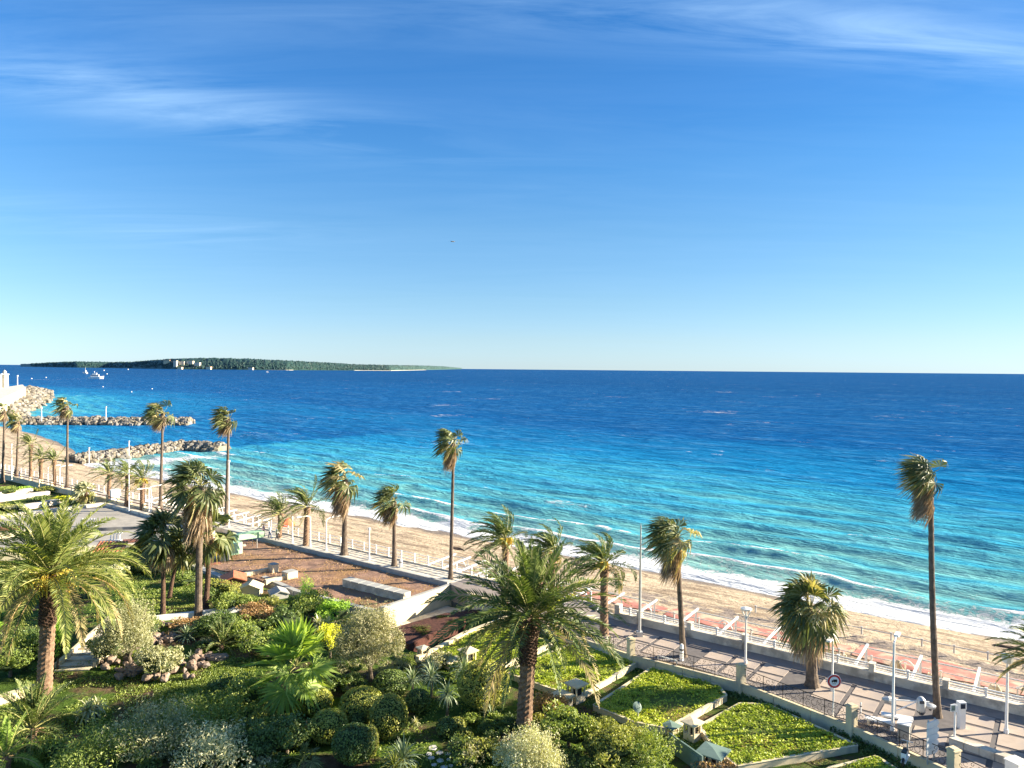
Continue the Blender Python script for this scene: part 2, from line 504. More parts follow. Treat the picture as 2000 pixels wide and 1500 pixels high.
def grid_mesh(name, xs, ys, fn, mats, smooth=True, keep=None, attrs=None):
    A, B = np.meshgrid(xs, ys)
    X, Y, Z = fn(A, B)
    V = np.stack([X, Y, Z], -1).reshape(-1, 3)
    ny, nx = A.shape
    i = np.arange(ny * nx).reshape(ny, nx)
    F = np.stack([i[:-1, :-1], i[:-1, 1:], i[1:, 1:], i[1:, :-1]], -1).reshape(-1, 4)
    if keep is not None:
        kf = keep(A, B).reshape(-1)
        F = F[kf[F].all(1)]
    me = np_mesh(name, V, F, mats, smooth=smooth)
    return me, A, B


# ---- garden ground
def ground_h(s, t):
    x = s * SN[0] + t * TN[0]; y = s * SN[1] + t * TN[1]
    z = -0.5 + (fbm(x / 6, y / 6, 5) - 0.5) * 0.5
    lawn_zone = sstep(20, 24, s) * (1 - sstep(36.5, 38.5, t))
    z = np.where(lawn_zone > 0, z * (1 - lawn_zone) + lawn_zone * (-0.66 + (fbm(x, y, 9) - 0.5) * 0.12), z)
    yard = sstep(40.6, 41.4, s) * (1 - sstep(48.3, 48.8, t)) * sstep(38.4, 39.2, t)
    z = z * (1 - yard) + yard * -2.1
    z = np.where((s > 43.8) & (s < 54.0) & (t > 48.4) & (t < 116), -3.0, z)
    z = np.where((s > 34) & (s < 54.0) & (t > 92) & (t < 116), -3.0, z)
    z = np.where(s > 50.1, np.where(t < 44, -1.2, z), z)
    return z


def Pg(px, py):
    z = -0.5
    for _ in range(6):
        p = P(px, py, z); a_, b_ = ST(p)
        z = float(ground_h(np.array([a_]), np.array([b_]))[0]) if a_ < 53.5 else 0.0
    return P(px, py, z)


xs = np.arange(-30, 54.41, 0.6)
ys = np.arange(-60, 420, 1.0)
m_, N, L = M_new('garden ground')
o = N.new('ShaderNodeOutputMaterial'); b = N.new('ShaderNodeBsdfPrincipled'); L.new(b.outputs[0], o.inputs[0])
g = N.new('ShaderNodeNewGeometry'); vec = g.outputs['Position']
soil = ramp_node(N, L, noise_node(N, L, 1.6, 6, 0.65, vec), [(0.3, (0.055, 0.035, 0.02)), (0.55, (0.12, 0.08, 0.05)), (0.75, (0.20, 0.14, 0.09))])
grass = ramp_node(N, L, noise_node(N, L, 0.9, 6, 0.7, vec), [(0.3, (0.025, 0.05, 0.01)), (0.55, (0.07, 0.12, 0.018)), (0.75, (0.14, 0.16, 0.035))])
fm = ramp_node(N, L, noise_node(N, L, 0.22, 5, 0.7, vec), [(0.50, (0, 0, 0)), (0.60, (1, 1, 1))])
L.new(mixc(N, L, fm, grass, soil), b.inputs['Base Color'])
b.inputs['Roughness'].default_value = 0.95; b.inputs['Specular IOR Level'].default_value = 0.1
bn = N.new('ShaderNodeBump'); bn.inputs['Strength'].default_value = 0.8; bn.inputs['Distance'].default_value = 0.12
L.new(noise_node(N, L, 6, 5, 0.7, vec), bn.inputs['Height']); L.new(bn.outputs[0], b.inputs['Normal'])
MT['ground'] = m_
me, A, B = grid_mesh('garden_ground', xs, ys, lambda A, B: (A * SN[0] + B * TN[0], A * SN[1] + B * TN[1], ground_h(A, B)), MT['ground'])
tag(link_mesh('garden_ground', me), 'dark soil and rough grass of the garden', kind='structure')

# ---- beach
m_, N, L = M_new('beach sand')
o = N.new('ShaderNodeOutputMaterial'); b = N.new('ShaderNodeBsdfPrincipled'); L.new(b.outputs[0], o.inputs[0])
g = N.new('ShaderNodeNewGeometry')
mp = N.new('ShaderNodeMapping'); mp.vector_type = 'TEXTURE'
mp.inputs['Rotation'].default_value = (0, 0, math.atan2(SN[1], SN[0]))
L.new(g.outputs['Position'], mp.inputs[0])           # x = s, y = t
sepn = N.new('ShaderNodeSeparateXYZ'); L.new(mp.outputs[0], sepn.inputs[0])
st = N.new('ShaderNodeMapping'); st.inputs['Scale'].default_value = (1.0, 0.16, 1)
L.new(mp.outputs[0], st.inputs[0])
f_str = noise_node(N, L, 0.9, 6, 0.7, st.outputs[0])
f_fine = noise_node(N, L, 2.2, 6, 0.75, mp.outputs[0])
sand = ramp_node(N, L, f_fine, [(0.32, (0.22, 0.16, 0.10)), (0.48, (0.45, 0.35, 0.235)), (0.66, (0.62, 0.50, 0.345))])
wrack = ramp_node(N, L, f_str, [(0.50, (0, 0, 0)), (0.58, (1, 1, 1))])
near_wrack = nmath(N, L, 'MULTIPLY', wrack, 0.72)
sand = mixc(N, L, near_wrack, sand, (0.17, 0.115, 0.07))
# damp sand towards the water is the attribute 'wet'
at = N.new('ShaderNodeAttribute'); at.attribute_name = 'wet'; at.attribute_type = 'GEOMETRY'
sand = mixc(N, L, at.outputs['Fac'], sand, (0.20, 0.145, 0.09))
# grey and sand patches paint shadow and sunlight under the pergolas
ap = N.new('ShaderNodeAttribute'); ap.attribute_name = 'beach_shade'; ap.attribute_type = 'GEOMETRY'
sun_gaps = ramp_node(N, L, noise_node(N, L, 0.55, 5, 0.65, mp.outputs[0], 0.6), [(0.50, (1, 1, 1)), (0.56, (0, 0, 0))])
shade_fac = nmath(N, L, 'MULTIPLY', ap.outputs['Fac'], sun_gaps)
shade_col = ramp_node(N, L, f_fine, [(0.3, (0.13, 0.105, 0.10)), (0.7, (0.20, 0.165, 0.155))])
sand = mixc(N, L, shade_fac, sand, shade_col)
L.new(sand, b.inputs['Base Color'])
L.new(nmath(N, L, 'SUBTRACT', 0.95, nmath(N, L, 'MULTIPLY', at.outputs['Fac'], 0.55)), b.inputs['Roughness'])
bn = N.new('ShaderNodeBump'); bn.inputs['Strength'].default_value = 0.9; bn.inputs['Distance'].default_value = 0.35
L.new(nmath(N, L, 'ADD', f_fine, nmath(N, L, 'MULTIPLY', f_str, 0.8)), bn.inputs['Height']); L.new(bn.outputs[0], b.inputs['Normal'])
MT['sand'] = m_


def beach_h(s, t):
    sh = shore(t)
    flat = -1.5
    z = np.interp(s - sh, [-200, -17, -6, 0, 12, 40], [flat, flat, -2.25, -3.0, -4.2, -6])
    z = z + (fbm(s / 1.3, t / 3.5, 21) - 0.5) * 0.28 * sstep(60, 63, s) * (1 - sstep(-4, -1, s - sh))
    z = z + (fbm(s / 3, t / 9, 23) - 0.5) * 0.35 * (1 - sstep(2, 6, s - sh)) * sstep(66, 70, s)
    return z


xs = np.concatenate([np.arange(55.5, 90, 0.4), np.arange(90, 200, 3.0)])
ys = np.concatenate([np.arange(-70, 215, 0.9), np.arange(215, 460, 3.0)])
me, A, B = grid_mesh('beach', xs, ys, lambda A, B: (A * SN[0] + B * TN[0], A * SN[1] + B * TN[1], beach_h(A, B)), MT['sand'])
sh = shore(B)
wet = sstep(-2.6, -0.6, A - sh + (fbm(B / 3.5, A * 0 + 3, 3) - 0.5) * 3)
shade_arr = (1 - sstep(62.0, 62.6, A + (fbm(B / 2, A / 2, 31) - 0.5) * 1.5)) * (1 - sstep(44, 46, B)) + 0.75 * sstep(66.2, 66.8, A) * (1 - sstep(69, 70, A)) * (1 - sstep(34, 40, B))
for nm, arr in (('wet', wet), ('beach_shade', np.clip(shade_arr, 0, 1))):
    a_ = me.attributes.new(nm, 'FLOAT', 'POINT'); a_.data.foreach_set('value', arr.ravel().astype(np.float32))
tag(link_mesh('beach', me), 'pale sand beach between the promenade and the surf', kind='structure')

# ---- sea
m_, N, L = M_new('sea water')
o = N.new('ShaderNodeOutputMaterial'); b = N.new('ShaderNodeBsdfPrincipled')
g = N.new('ShaderNodeNewGeometry'); vec = g.outputs['Position']
tint = N.new('ShaderNodeAttribute'); tint.attribute_name = 'offshore'; tint.attribute_type = 'GEOMETRY'
foam = N.new('ShaderNodeAttribute'); foam.attribute_name = 'foam'; foam.attribute_type = 'GEOMETRY'
mp = N.new('ShaderNodeMapping'); mp.vector_type = 'TEXTURE'
mp.inputs['Rotation'].default_value = (0, 0, math.atan2(SN[1], SN[0]))
L.new(vec, mp.inputs[0])
st = N.new('ShaderNodeMapping'); st.inputs['Scale'].default_value = (1.0, 0.27, 1); L.new(mp.outputs[0], st.inputs[0])
n_big = noise_node(N, L, 0.016, 4, 0.6, st.outputs[0])
n_mid = noise_node(N, L, 0.11, 5, 0.62, st.outputs[0])
n_fine = noise_node(N, L, 0.55, 6, 0.68, st.outputs[0])
n_micro = noise_node(N, L, 2.2, 4, 0.6, st.outputs[0])
dep = nmath(N, L, 'ADD', tint.outputs['Fac'], nmath(N, L, 'MULTIPLY', nmath(N, L, 'SUBTRACT', n_big, 0.5), 0.22))
dep = nmath(N, L, 'ADD', dep, nmath(N, L, 'MULTIPLY', nmath(N, L, 'SUBTRACT', n_mid, 0.5), 0.16), clamp=True)
body = ramp_node(N, L, dep, [(0.0, (0.20, 0.38, 0.35)), (0.10, (0.12, 0.36, 0.375)), (0.22, (0.045, 0.30, 0.42)), (0.42, (0.010, 0.175, 0.37)), (0.7, (0.004, 0.080, 0.245)), (1.0, (0.003, 0.048, 0.165))])
body = mixc(N, L, 1.0, body, ramp_node(N, L, n_fine, [(0.33, (0.68, 0.73, 0.79)), (0.5, (0.97, 0.98, 0.99)), (0.68, (1.42, 1.32, 1.23))]), 'MULTIPLY')  # wave shading in the colour: troughs darker, crests lighter
sky_glint = ramp_node(N, L, nmath(N, L, 'ADD', nmath(N, L, 'MULTIPLY', n_fine, 0.6), nmath(N, L, 'MULTIPLY', n_mid, 0.4)), [(0.51, (0, 0, 0)), (0.68, (1, 1, 1))])
body = mixc(N, L, nmath(N, L, 'MULTIPLY', sky_glint, 0.45), body, (0.10, 0.27, 0.43))  # sky reflection on the wave faces, mixed into the body colour
# foam: lacy where it dissolves
lace = noise_node(N, L, 1.1, 8, 0.8, mp.outputs[0], 0.8)
fthr = nmath(N, L, 'ADD', nmath(N, L, 'MULTIPLY', foam.outputs['Fac'], 1.0), nmath(N, L, 'MULTIPLY', nmath(N, L, 'SUBTRACT', lace, 0.5), 1.7))
fm = ramp_node(N, L, fthr, [(0.42, (0, 0, 0)), (0.62, (1, 1, 1))])
# far whitecaps
st2 = N.new('ShaderNodeMapping'); st2.inputs['Scale'].default_value = (1.0, 0.35, 1); L.new(mp.outputs[0], st2.inputs[0])
wc = nmath(N, L, 'MULTIPLY', noise_node(N, L, 0.38, 6, 0.78, st2.outputs[0], 0.3), noise_node(N, L, 0.02, 3, 0.6, mp.outputs[0]))
wcm = ramp_node(N, L, wc, [(0.385, (0, 0, 0)), (0.42, (1, 1, 1))])
fall = nmath(N, L, 'MAXIMUM', fm, nmath(N, L, 'MULTIPLY', wcm, 0.6))
N.remove(b); b = N.new('ShaderNodeBsdfDiffuse')
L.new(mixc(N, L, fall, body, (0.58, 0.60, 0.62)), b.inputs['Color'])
hsum = nmath(N, L, 'ADD', nmath(N, L, 'MULTIPLY', n_mid, 4.5), nmath(N, L, 'MULTIPLY', n_fine, 1.2))
hsum = nmath(N, L, 'ADD', hsum, nmath(N, L, 'MULTIPLY', n_micro, 0.16))
hsum = nmath(N, L, 'ADD', hsum, nmath(N, L, 'MULTIPLY', fall, 0.12))
bn = N.new('ShaderNodeBump'); bn.inputs['Strength'].default_value = 0.85; bn.inputs['Distance'].default_value = 1.0
L.new(hsum, bn.inputs['Height']); L.new(bn.outputs[0], b.inputs['Normal'])
# a wind-roughened sea mirrors only part of the sky: Fresnel reflection, limited
gl = N.new('ShaderNodeBsdfGlossy'); gl.inputs['Roughness'].default_value = 0.12; gl.inputs['Color'].default_value = (0.55, 0.8, 1.0, 1); L.new(bn.outputs[0], gl.inputs['Normal'])
fr = N.new('ShaderNodeFresnel'); fr.inputs['IOR'].default_value = 1.33; L.new(bn.outputs[0], fr.inputs['Normal'])
ff = nmath(N, L, 'MINIMUM', nmath(N, L, 'MULTIPLY', fr.outputs[0], 0.45), 0.10)
ff = nmath(N, L, 'MULTIPLY', ff, nmath(N, L, 'SUBTRACT', 1.0, fall))
ms = N.new('ShaderNodeMixShader'); L.new(ff, ms.inputs[0]); L.new(b.outputs[0], ms.inputs[1]); L.new(gl.outputs[0], ms.inputs[2])
L.new(ms.outputs[0], o.inputs[0])
MT['sea'] = m_

NR, NC = 470, 620
invY = np.linspace(1 / 44.0, 1 / 90000.0, NR)
Yr = 1 / invY
Xr = np.linspace(-1.15, 1.15, NC)


def sea_fn(R, Yv):
    X = R * Yv; Y = Yv
    s = X * SN[0] + Y * SN[1]; t = X * TN[0] + Y * TN[1]
    sh = shore(t)
    e = s - sh
    dr = Yv ** 2 * (invY[0] - invY[1])       # row spacing there
    def fade(lam): return np.exp(-(dr / (lam * 0.45)) ** 2)
    warp = (fbm(t / 26, s / 60, 41) - 0.5) * 9 + (fbm(t / 7, s / 14, 43) - 0.5) * 2.2
    lam = 8.5
    ph = (e + warp) / lam
    c = 0.5 + 0.5 * np.cos(2 * math.pi * ph)
    amp = np.interp(e, [-5, 0, 5, 12, 40, 90, 400], [0, 0.08, 0.5, 0.75, 0.6, 0.45, 0.3])
    amp = amp * (0.45 + 1.1 * fbm(t / 16, s / 7, 47))
    z = amp * (c ** 2.2 - 0.3) * fade(lam)
    z += (fbm(s / 5, t / 9, 51) - 0.5) * 0.7 * fade(5) * sstep(2, 20, e)
    z += (fbm(s / 19, t / 32, 53) - 0.5) * 1.3 * fade(19) * sstep(20, 80, e)
    sheltered = ((t > 196) & (t < 330) & (e < 30))
    z = np.where(sheltered, z * 0.4, z)
    return X, Y, SEA_Z + z


A_, B_ = np.meshgrid(Xr, Yr)
Xs = A_ * B_
S_ = Xs * SN[0] + B_ * SN[1]; T_ = Xs * TN[0] + B_ * TN[1]
me, A, B = grid_mesh('sea', Xr, Yr, sea_fn, MT['sea'], keep=lambda A, B: ((A * B * SN[0] + B * SN[1]) > 72))
E_ = S_ - shore(T_)
# offshore parameter: 0 at the water line, 1 in the deep
off = np.interp(E_ + (fbm(T_ / 45, S_ / 30, 61) - 0.5) * 34, [-5, 6, 25, 60, 110, 210, 900], [0.0, 0.05, 0.15, 0.30, 0.50, 0.76, 0.95])
bay = sstep(196, 205, T_) * (1 - sstep(330, 420, T_)) * (1 - sstep(60, 160, E_))
off = off + 0.30 * bay
warp = (fbm(T_ / 26, S_ / 60, 41) - 0.5) * 9 + (fbm(T_ / 7, S_ / 14, 43) - 0.5) * 2.2
crest = 0.5 + 0.5 * np.cos(2 * math.pi * (E_ + warp) / 8.5 - 0.5)
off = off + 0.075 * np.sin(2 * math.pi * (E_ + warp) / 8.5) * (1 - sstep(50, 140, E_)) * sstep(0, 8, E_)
ragged = (fbm(T_ / 5, S_ / 5, 63) - 0.5) * 5
f_wash = 1 - sstep(2.8, 7.0, E_ + ragged)
f_break = sstep(0.80, 0.98, crest) * sstep(0.50, 0.64, fbm(T_ / 15, S_ / 9, 67)) * (1 - sstep(16, 30, E_)) * 0.9
f_break2 = sstep(0.86, 0.99, crest) * sstep(0.60, 0.68, fbm(T_ / 12, S_ / 9, 71)) * (1 - sstep(30, 75, E_)) * 0.65
f_groyne = np.exp(-((S_ - 98) / 26) ** 2) * (np.exp(-((T_ - 184) / 6) ** 2)) * 0.65
surfzone = (1 - sstep(8, 26, E_)) * 0.36
fo = np.clip(f_wash * (0.62 + 0.5 * (fbm(T_ / 2.5, S_ / 1.6, 73) - 0.35)) + f_break + f_break2 + f_groyne + surfzone, 0, 1)
fo = fo * (1 - 0.85 * bay)
for nm, arr in (('offshore', np.clip(off, 0, 1)), ('foam', fo)):
    a_ = me.attributes.new(nm, 'FLOAT', 'POINT'); a_.data.foreach_set('value', arr.ravel().astype(np.float32))
tag(link_mesh('sea', me), 'blue sea turning turquoise towards the surf', kind='structure')

# ---- promenade (right stretch asphalt with paved squares; left stretch narrower)
mb = MB()
def strip(mb, pts_s0, pts_s1, z0, z1):
    n = len(pts_s0)
    poly = [W(s, t).xy for s, t in pts_s0] + [W(s, t).xy for s, t in pts_s1[::-1]]
    mb.prism([tuple(p) for p in poly], z0, z1)
FENCE = [(45.0, 3.0), (45.6, 5.6), (47.3, 10.3), (49.3, 17.7), (49.6, 21.6), (49.0, 25.8), (49.9, 31.7), (50.6, 37.0), (53.4, 45.0)]
strip(mb, [(36, -45), (43, -3)] + FENCE + [(54.1, 47.9)], [(55.1, -45), (55.1, -3), (55.1, 31.0), (57.7, 34.0), (57.7, 47.9)], -1.6, 0.0)
tag(mb.build('promenade', MT['asphalt']), 'grey asphalt seafront promenade behind the sea wall', kind='structure')
mb = MB()
strip(mb, [(54.35, 47.9), (54.35, 170), (54.35, 420)], [(57.7, 47.9), (57.7, 170), (57.7, 420)], -1.6, -0.003)
tag(mb.build('promenade_far', MT['seawall']), 'pale far stretch of the seafront promenade', kind='structure')
# paved squares with dark bands
prom = empty('promenade_paving', (0, 0, 0)); tag(prom, 'rose paving squares between dark bands on the promenade', kind='structure')
slab_meshes = []
for k in range(3):
    q = MB(); q.box((0, 0, 0), (1.72, 1.72, 0.05)); q.box((0, 0, 0.026), (1.70, 1.70, 0.006))
    slab_meshes.append(np_mesh('paving_slab', q.v, q.f, MT['slab']))
rngp = random.Random(4)
FS = sorted(FENCE, key=lambda a: a[1])
def fence_s(t): return float(np.interp(t, [f[1] for f in FS], [f[0] for f in FS]))
bandm = MB()
for i in range(6):
    for j in range(-6, 16):
        s = 52.7 - i * 2.02; t = j * 2.02
        if s - 1.0 < fence_s(max(t, 3)) + 0.1 - (0 if t > 3 else (3 - t) * 0.25): continue
        if (abs(s - 51.6) < 1.15 and min(abs(t - a) for a in (6.5, 13.7, 22.7, 29.4)) < 1.1): continue
        sl = link_mesh('paving_slab', slab_meshes[rngp.randrange(3)], prom, W(s, t, 0.008 + rngp.uniform(0, 0.004)), math.atan2(SN[1], SN[0]))
bandm.prism([tuple(W(s, t).xy) for s, t in ((53.75, -14), (53.75, 31.5), (50.2, 31.5), (49.9, 17.7), (47.6, 10.0), (46.0, 3.0), (42.0, -14))], 0.001, 0.004)
tag(bandm.build('paving_bands', MT['band'], prom), None)
# ================================================================ sea wall, railings, fence
def poly_px(pts, z):
    return [tuple(P(x, y, z).xy) for x, y in pts]


ANG_S = math.atan2(SN[1], SN[0])      # local x towards the sea
# --- right stretch of the sea wall: one solid low wall with posts and rails
T0, T1 = -16.0, 29.8
wall = empty('sea_wall', W(55.25, 8, 0), 'cream sea wall with white three-rail parapet along the right-hand promenade', 'sea wall')
base = W(55.25, 8, 0)
nb = 0
seg = 4.4
rail_unit = None
k = T0
while k < T1 - 0.1:
    k2 = min(k + seg, T1)
    mb = MB()
    mb.prism([tuple(lv(W(s, t), base).xy) for s, t in ((55.0, k + 0.02), (55.5, k + 0.02), (55.5, k2 - 0.02), (55.0, k2 - 0.02))], -1.6, 0.52)
    mb.prism([tuple(lv(W(s, t), base).xy) for s, t in ((54.96, k + 0.02), (55.54, k + 0.02), (55.54, k2 - 0.02), (54.96, k2 - 0.02))], 0.523, 0.60)
    mb.build('wall_panel', MT['seawall'], wall)
    # pier between two panels
    pb = MB(); pb.box(lv(W(55.25, k, 0.55), base), (0.50, 0.34, 1.1), ANG_S); pb.box(lv(W(55.25, k, 1.12), base), (0.56, 0.4, 0.05), ANG_S)
    pb.build('pier', MT['seawall'], wall)
    mid = (k + k2) / 2
    pm = MB(); pm.box(lv(W(55.25, mid, 0.86), base), (0.12, 0.12, 0.54), ANG_S); pm.box(lv(W(55.25, mid, 1.15), base), (0.17, 0.17, 0.05), ANG_S)
    pm.build('post', MT['white'], wall)
    for z, h in ((0.74, 0.06), (0.90, 0.06), (1.06, 0.09)):
        for a, b2 in ((k + 0.18, mid - 0.07), (mid + 0.07, k2 - 0.18)):
            rb = MB(); rb.beam(lv(W(55.25, a, z), base), lv(W(55.25, b2, z), base), 0.07, h)
            rb.build('rail', MT['white'], wall)
    k += seg
pb = MB(); pb.box(lv(W(55.25, T1 + 0.2, 0.6), base), (0.55, 0.45, 1.25), ANG_S); pb.box(lv(W(55.25, T1 + 0.2, 1.25), base), (0.62, 0.5, 0.06), ANG_S)
pb.build('pier', MT['seawall'], wall)

# --- left stretch: light white railing
def rail_run(name, s, ta, tb, step, z0, h, label, cat, rails=(0.35, 0.65, 1.0), r=0.035, group=None, mat='white', plinth=True):
    base = W(s, (ta + tb) / 2, z0)
    root = empty(name, base, label, cat, group)
    n = int(round((tb - ta) / step))
    pmesh = MB(); pmesh.box((0, 0, h / 2 + 0.001), (0.11, 0.11, h)); pmesh.box((0, 0, h + 0.03), (0.16, 0.16, 0.05))
    pme = np_mesh('post', pmesh.v, pmesh.f, MT[mat])
    rm = MB(); rm.box((0, 0, 0), (0.06, step - 0.12, 0.06)); rme = np_mesh('rail', rm.v, rm.f, MT[mat])
    for i in range(n + 1):
        link_mesh('post', pme, root, lv(W(s, ta + i * step, z0), base), ANG_S)
        if i < n:
            for q in rails:
                link_mesh('rail', rme, root, lv(W(s, ta + (i + 0.5) * step, z0 + q * h), base), ANG_S)
    if plinth:
        mb = MB()
        mb.prism([tuple(lv(W(a, b_), base).xy) for a, b_ in ((s - 0.15, ta), (s + 0.15, ta), (s + 0.15, tb), (s - 0.15, tb))], -1.7 - z0, 0.12)
        mb.build('plinth', MT['seawall'], root)
    return root


rail_run('promenade_railing', 57.45, 34.0, 84.0, 2.0, 0.0, 1.05, 'white railing on the sea side of the narrow promenade beyond the brown roof', 'railing')
rail_run('promenade_railing', 57.45, 85.5, 125.5, 2.0, 0.0, 1.05, 'white seafront railing beside the grey terrace, farther along the promenade', 'railing')
rail_run('promenade_railing', 57.45, 127.0, 175.0, 2.0, 0.0, 1.05, 'farthest white seafront railing, behind the small date palms at the left edge', 'railing')
# cranked entrance wall joining both stretches
mb = MB()
eb = W(56.4, 32, 0)
for (s0, t0_), (s1, t1_) in (((55.25, 30.3), (57.45, 33.9)),):
    mb.beam(lv(W(s0, t0_, -0.55), eb), lv(W(s1, t1_, -0.55), eb), 0.3, 1.5)
o_ = mb.build('wall', MT['seawall']); o_.location = eb
tag(o_, 'short oblique wall where the promenade widens beside the tall mast', 'wall')

# --- garden fence: kerb wall, square pillars, wrought iron panels
fence = empty('garden_fence', W(49, 18, 0), 'garden fence with cream kerb wall, square pillars and black wrought iron panels', 'fence')
fb = W(49, 18, 0)
FP = [(39.5, -6.0), (43.2, 0.2)] + [ST(P(1663, 1421, 0)), ST(P(1447, 1337, 0)), ST(P(1232, 1282, 0)), ST(P(1090, 1235, 0))] + [(51.6, 38.5), (52.8, 44.5)]
# refine: first bay towards the camera
FP[1] = ST(P(1862, 1512, 0))
for i, (a, b2) in enumerate(zip(FP[:-1], FP[1:])):
    pa, pb_ = lv(W(*a), fb), lv(W(*b2), fb)
    d = (pb_ - pa); Ln = d.length; u_ = d.normalized(); ang = math.atan2(u_.y, u_.x); nrm = Vector((-u_.y, u_.x, 0))
    nseg = max(2, int(Ln / 2.0))
    for j in range(nseg):
        q0, q1 = pa + u_ * (Ln * j / nseg + 0.015), pa + u_ * (Ln * (j + 1) / nseg - 0.015)
        kb = MB(); kb.beam(q0 + Vector((0, 0, -0.55)), q1 + Vector((0, 0, -0.55)), 0.26, 1.3)
        kb.beam(q0 + Vector((0, 0, 0.128)), q1 + Vector((0, 0, 0.128)), 0.32, 0.05)
        kb.build('kerb_stone', MT['cream'], fence)
    # iron panels
    if i < 6:
        npan = max(2, int(round(Ln / 1.55)))
        for j in range(npan):
            q0, q1 = pa + u_ * (0.28 + (Ln - 0.56) * j / npan), pa + u_ * (0.28 + (Ln - 0.56) * (j + 1) / npan)
            ib = MB(); zb, zt = 0.22, 1.12
            ib.beam(q0 + Vector((0, 0, zt)), q1 + Vector((0, 0, zt)), 0.035, 0.035)
            ib.beam(q0 + Vector((0, 0, zb)), q1 + Vector((0, 0, zb)), 0.03, 0.03)
            ib.beam(q0 + Vector((0, 0, zb - 0.08)), q0 + Vector((0, 0, zt)), 0.03, 0.03)
            w_ = (q1 - q0).length
            for ccx, ccz, rr in [(0.25, 0.45, 0.2), (0.25, 0.85, 0.16), (0.5, 0.66, 0.22), (0.75, 0.45, 0.2), (0.75, 0.85, 0.16), (0.5, 0.36, 0.1), (0.5, 0.98, 0.09), (0.08, 0.66, 0.09), (0.92, 0.66, 0.09)]:
                pts = []
                for a_ in range(9):
                    an = a_ / 8 * 2 * math.pi * 0.86 + ccx * 5
                    r_ = rr * (1 - 0.35 * a_ / 8)
                    pts.append(q0 + u_ * (ccx * w_ + math.cos(an) * r_) + Vector((0, 0, ccz + math.sin(an) * r_)))
                ib.tube(pts, 0.016, 3)
            ib.build('iron_panel', MT['black'], fence)
for a in FP[1:6]:
    p_ = lv(W(*a), fb)
    qb = MB(); qb.box(p_ + Vector((0, 0, 0.12)), (0.46, 0.46, 2.3), 0.35); qb.box(p_ + Vector((0, 0, 1.31)), (0.54, 0.54, 0.08), 0.35)
    qb.box(p_ + Vector((0, 0, 1.38)), (0.36, 0.36, 0.07), 0.35)
    qb.build('pillar', MT['cream'], fence)

# ================================================================ raised lawns with kerbs
LZ = -0.35
rl = np.random.RandomState(7)
lawn_patch = []
def leaf_quads(P0, Nrm, size, rng, asp=0.5):
    """one little pointed leaf per row: returns V, F"""
    n = len(P0)
    a = rng.normal(size=(n, 3)); a -= (a * Nrm).sum(1, keepdims=True) * Nrm
    a /= np.linalg.norm(a, axis=1, keepdims=True) + 1e-9
    b = np.cross(Nrm, a)
    L_ = (size * rng.uniform(0.6, 1.3, n))[:, None]
    V = np.stack([P0 - a * L_ * 0.5, P0 + b * L_ * asp * 0.5, P0 + a * L_ * 0.5, P0 - b * L_ * asp * 0.5], 1).reshape(-1, 3)
    F = np.arange(4 * n).reshape(n, 4)
    return V, F


def inside(poly, x, y):
    r = np.zeros(len(x), bool); n = len(poly)
    for i in range(n):
        x1, y1 = poly[i]; x2, y2 = poly[(i + 1) % n]
        c = ((y1 > y) != (y2 > y)) & (x < (x2 - x1) * (y - y1) / (y2 - y1 + 1e-12) + x1)
        r ^= c
    return r


def lawn(pts, label, dry=None):
    pl = poly_px(pts, LZ)
    cx = sum(p[0] for p in pl) / len(pl); cy = sum(p[1] for p in pl) / len(pl)
    root = empty('raised_lawn', (cx, cy, LZ), label, 'lawn', 'raised lawns inside the garden fence')
    rp = [(p[0] - cx, p[1] - cy) for p in pl]
    mb = MB(); mb.prism(rp, -1.0, -0.02)
    mb.build('planter_body', MT['lawnback'], root)
    n = len(rp)
    for i in range(n):
        a, b2 = Vector((*rp[i], 0)), Vector((*rp[(i + 1) % n], 0))
        if (b2 - a).length < 0.4: continue
        kb = MB(); kb.beam(a + Vector((0, 0, -0.3)), b2 + Vector((0, 0, -0.3)), 0.14, 0.75)
        kb.beam(a + Vector((0, 0, 0.092)), b2 + Vector((0, 0, 0.092)), 0.2, 0.03)
        kb.build('kerb', MT['cream'], root)
    # leaf carpet
    xs_ = np.array([p[0] for p in rp]); ys_ = np.array([p[1] for p in rp])
    area = (xs_.max() - xs_.min()) * (ys_.max() - ys_.min())
    m = int(area * 330)
    X = rl.uniform(xs_.min(), xs_.max(), m); Y = rl.uniform(ys_.min(), ys_.max(), m)
    ok = inside(rp, X, Y); X, Y = X[ok], Y[ok]
    hgt = fbm((X + cx) * 1.5, (Y + cy) * 1.5, 77, 3)
    dens = fbm((X + cx) * 0.5, (Y + cy) * 0.5, 78, 3)
    keepm = rl.uniform(size=len(X)) < np.clip((dens - 0.18) * 3.4, 0.08, 1) * np.clip((hgt - 0.15) * 3, 0.15, 1)
    if dry is not None:
        dpt = P(dry[0], dry[1], LZ)
        dd = np.hypot(X + cx - dpt.x, Y + cy - dpt.y)
        keepm &= ~((dd < dry[2]) & (rl.uniform(size=len(X)) < 0.8))
    X, Y, hgt = X[keepm], Y[keepm], hgt[keepm]
    Z = 0.02 + 0.17 * (hgt - 0.25) + rl.uniform(0, 0.08, len(X))
    nr = np.stack([rl.normal(0, 0.55, len(X)), rl.normal(0, 0.55, len(X)), np.ones(len(X))], 1)
    nr /= np.linalg.norm(nr, axis=1, keepdims=True)
    V, F = leaf_quads(np.stack([X, Y, Z], 1), nr, 0.13, rl, 0.8)
    tag(link_mesh('ground_cover', np_mesh('ground_cover', V, F, MT['lawn']), root), None, kind='stuff')
    return root


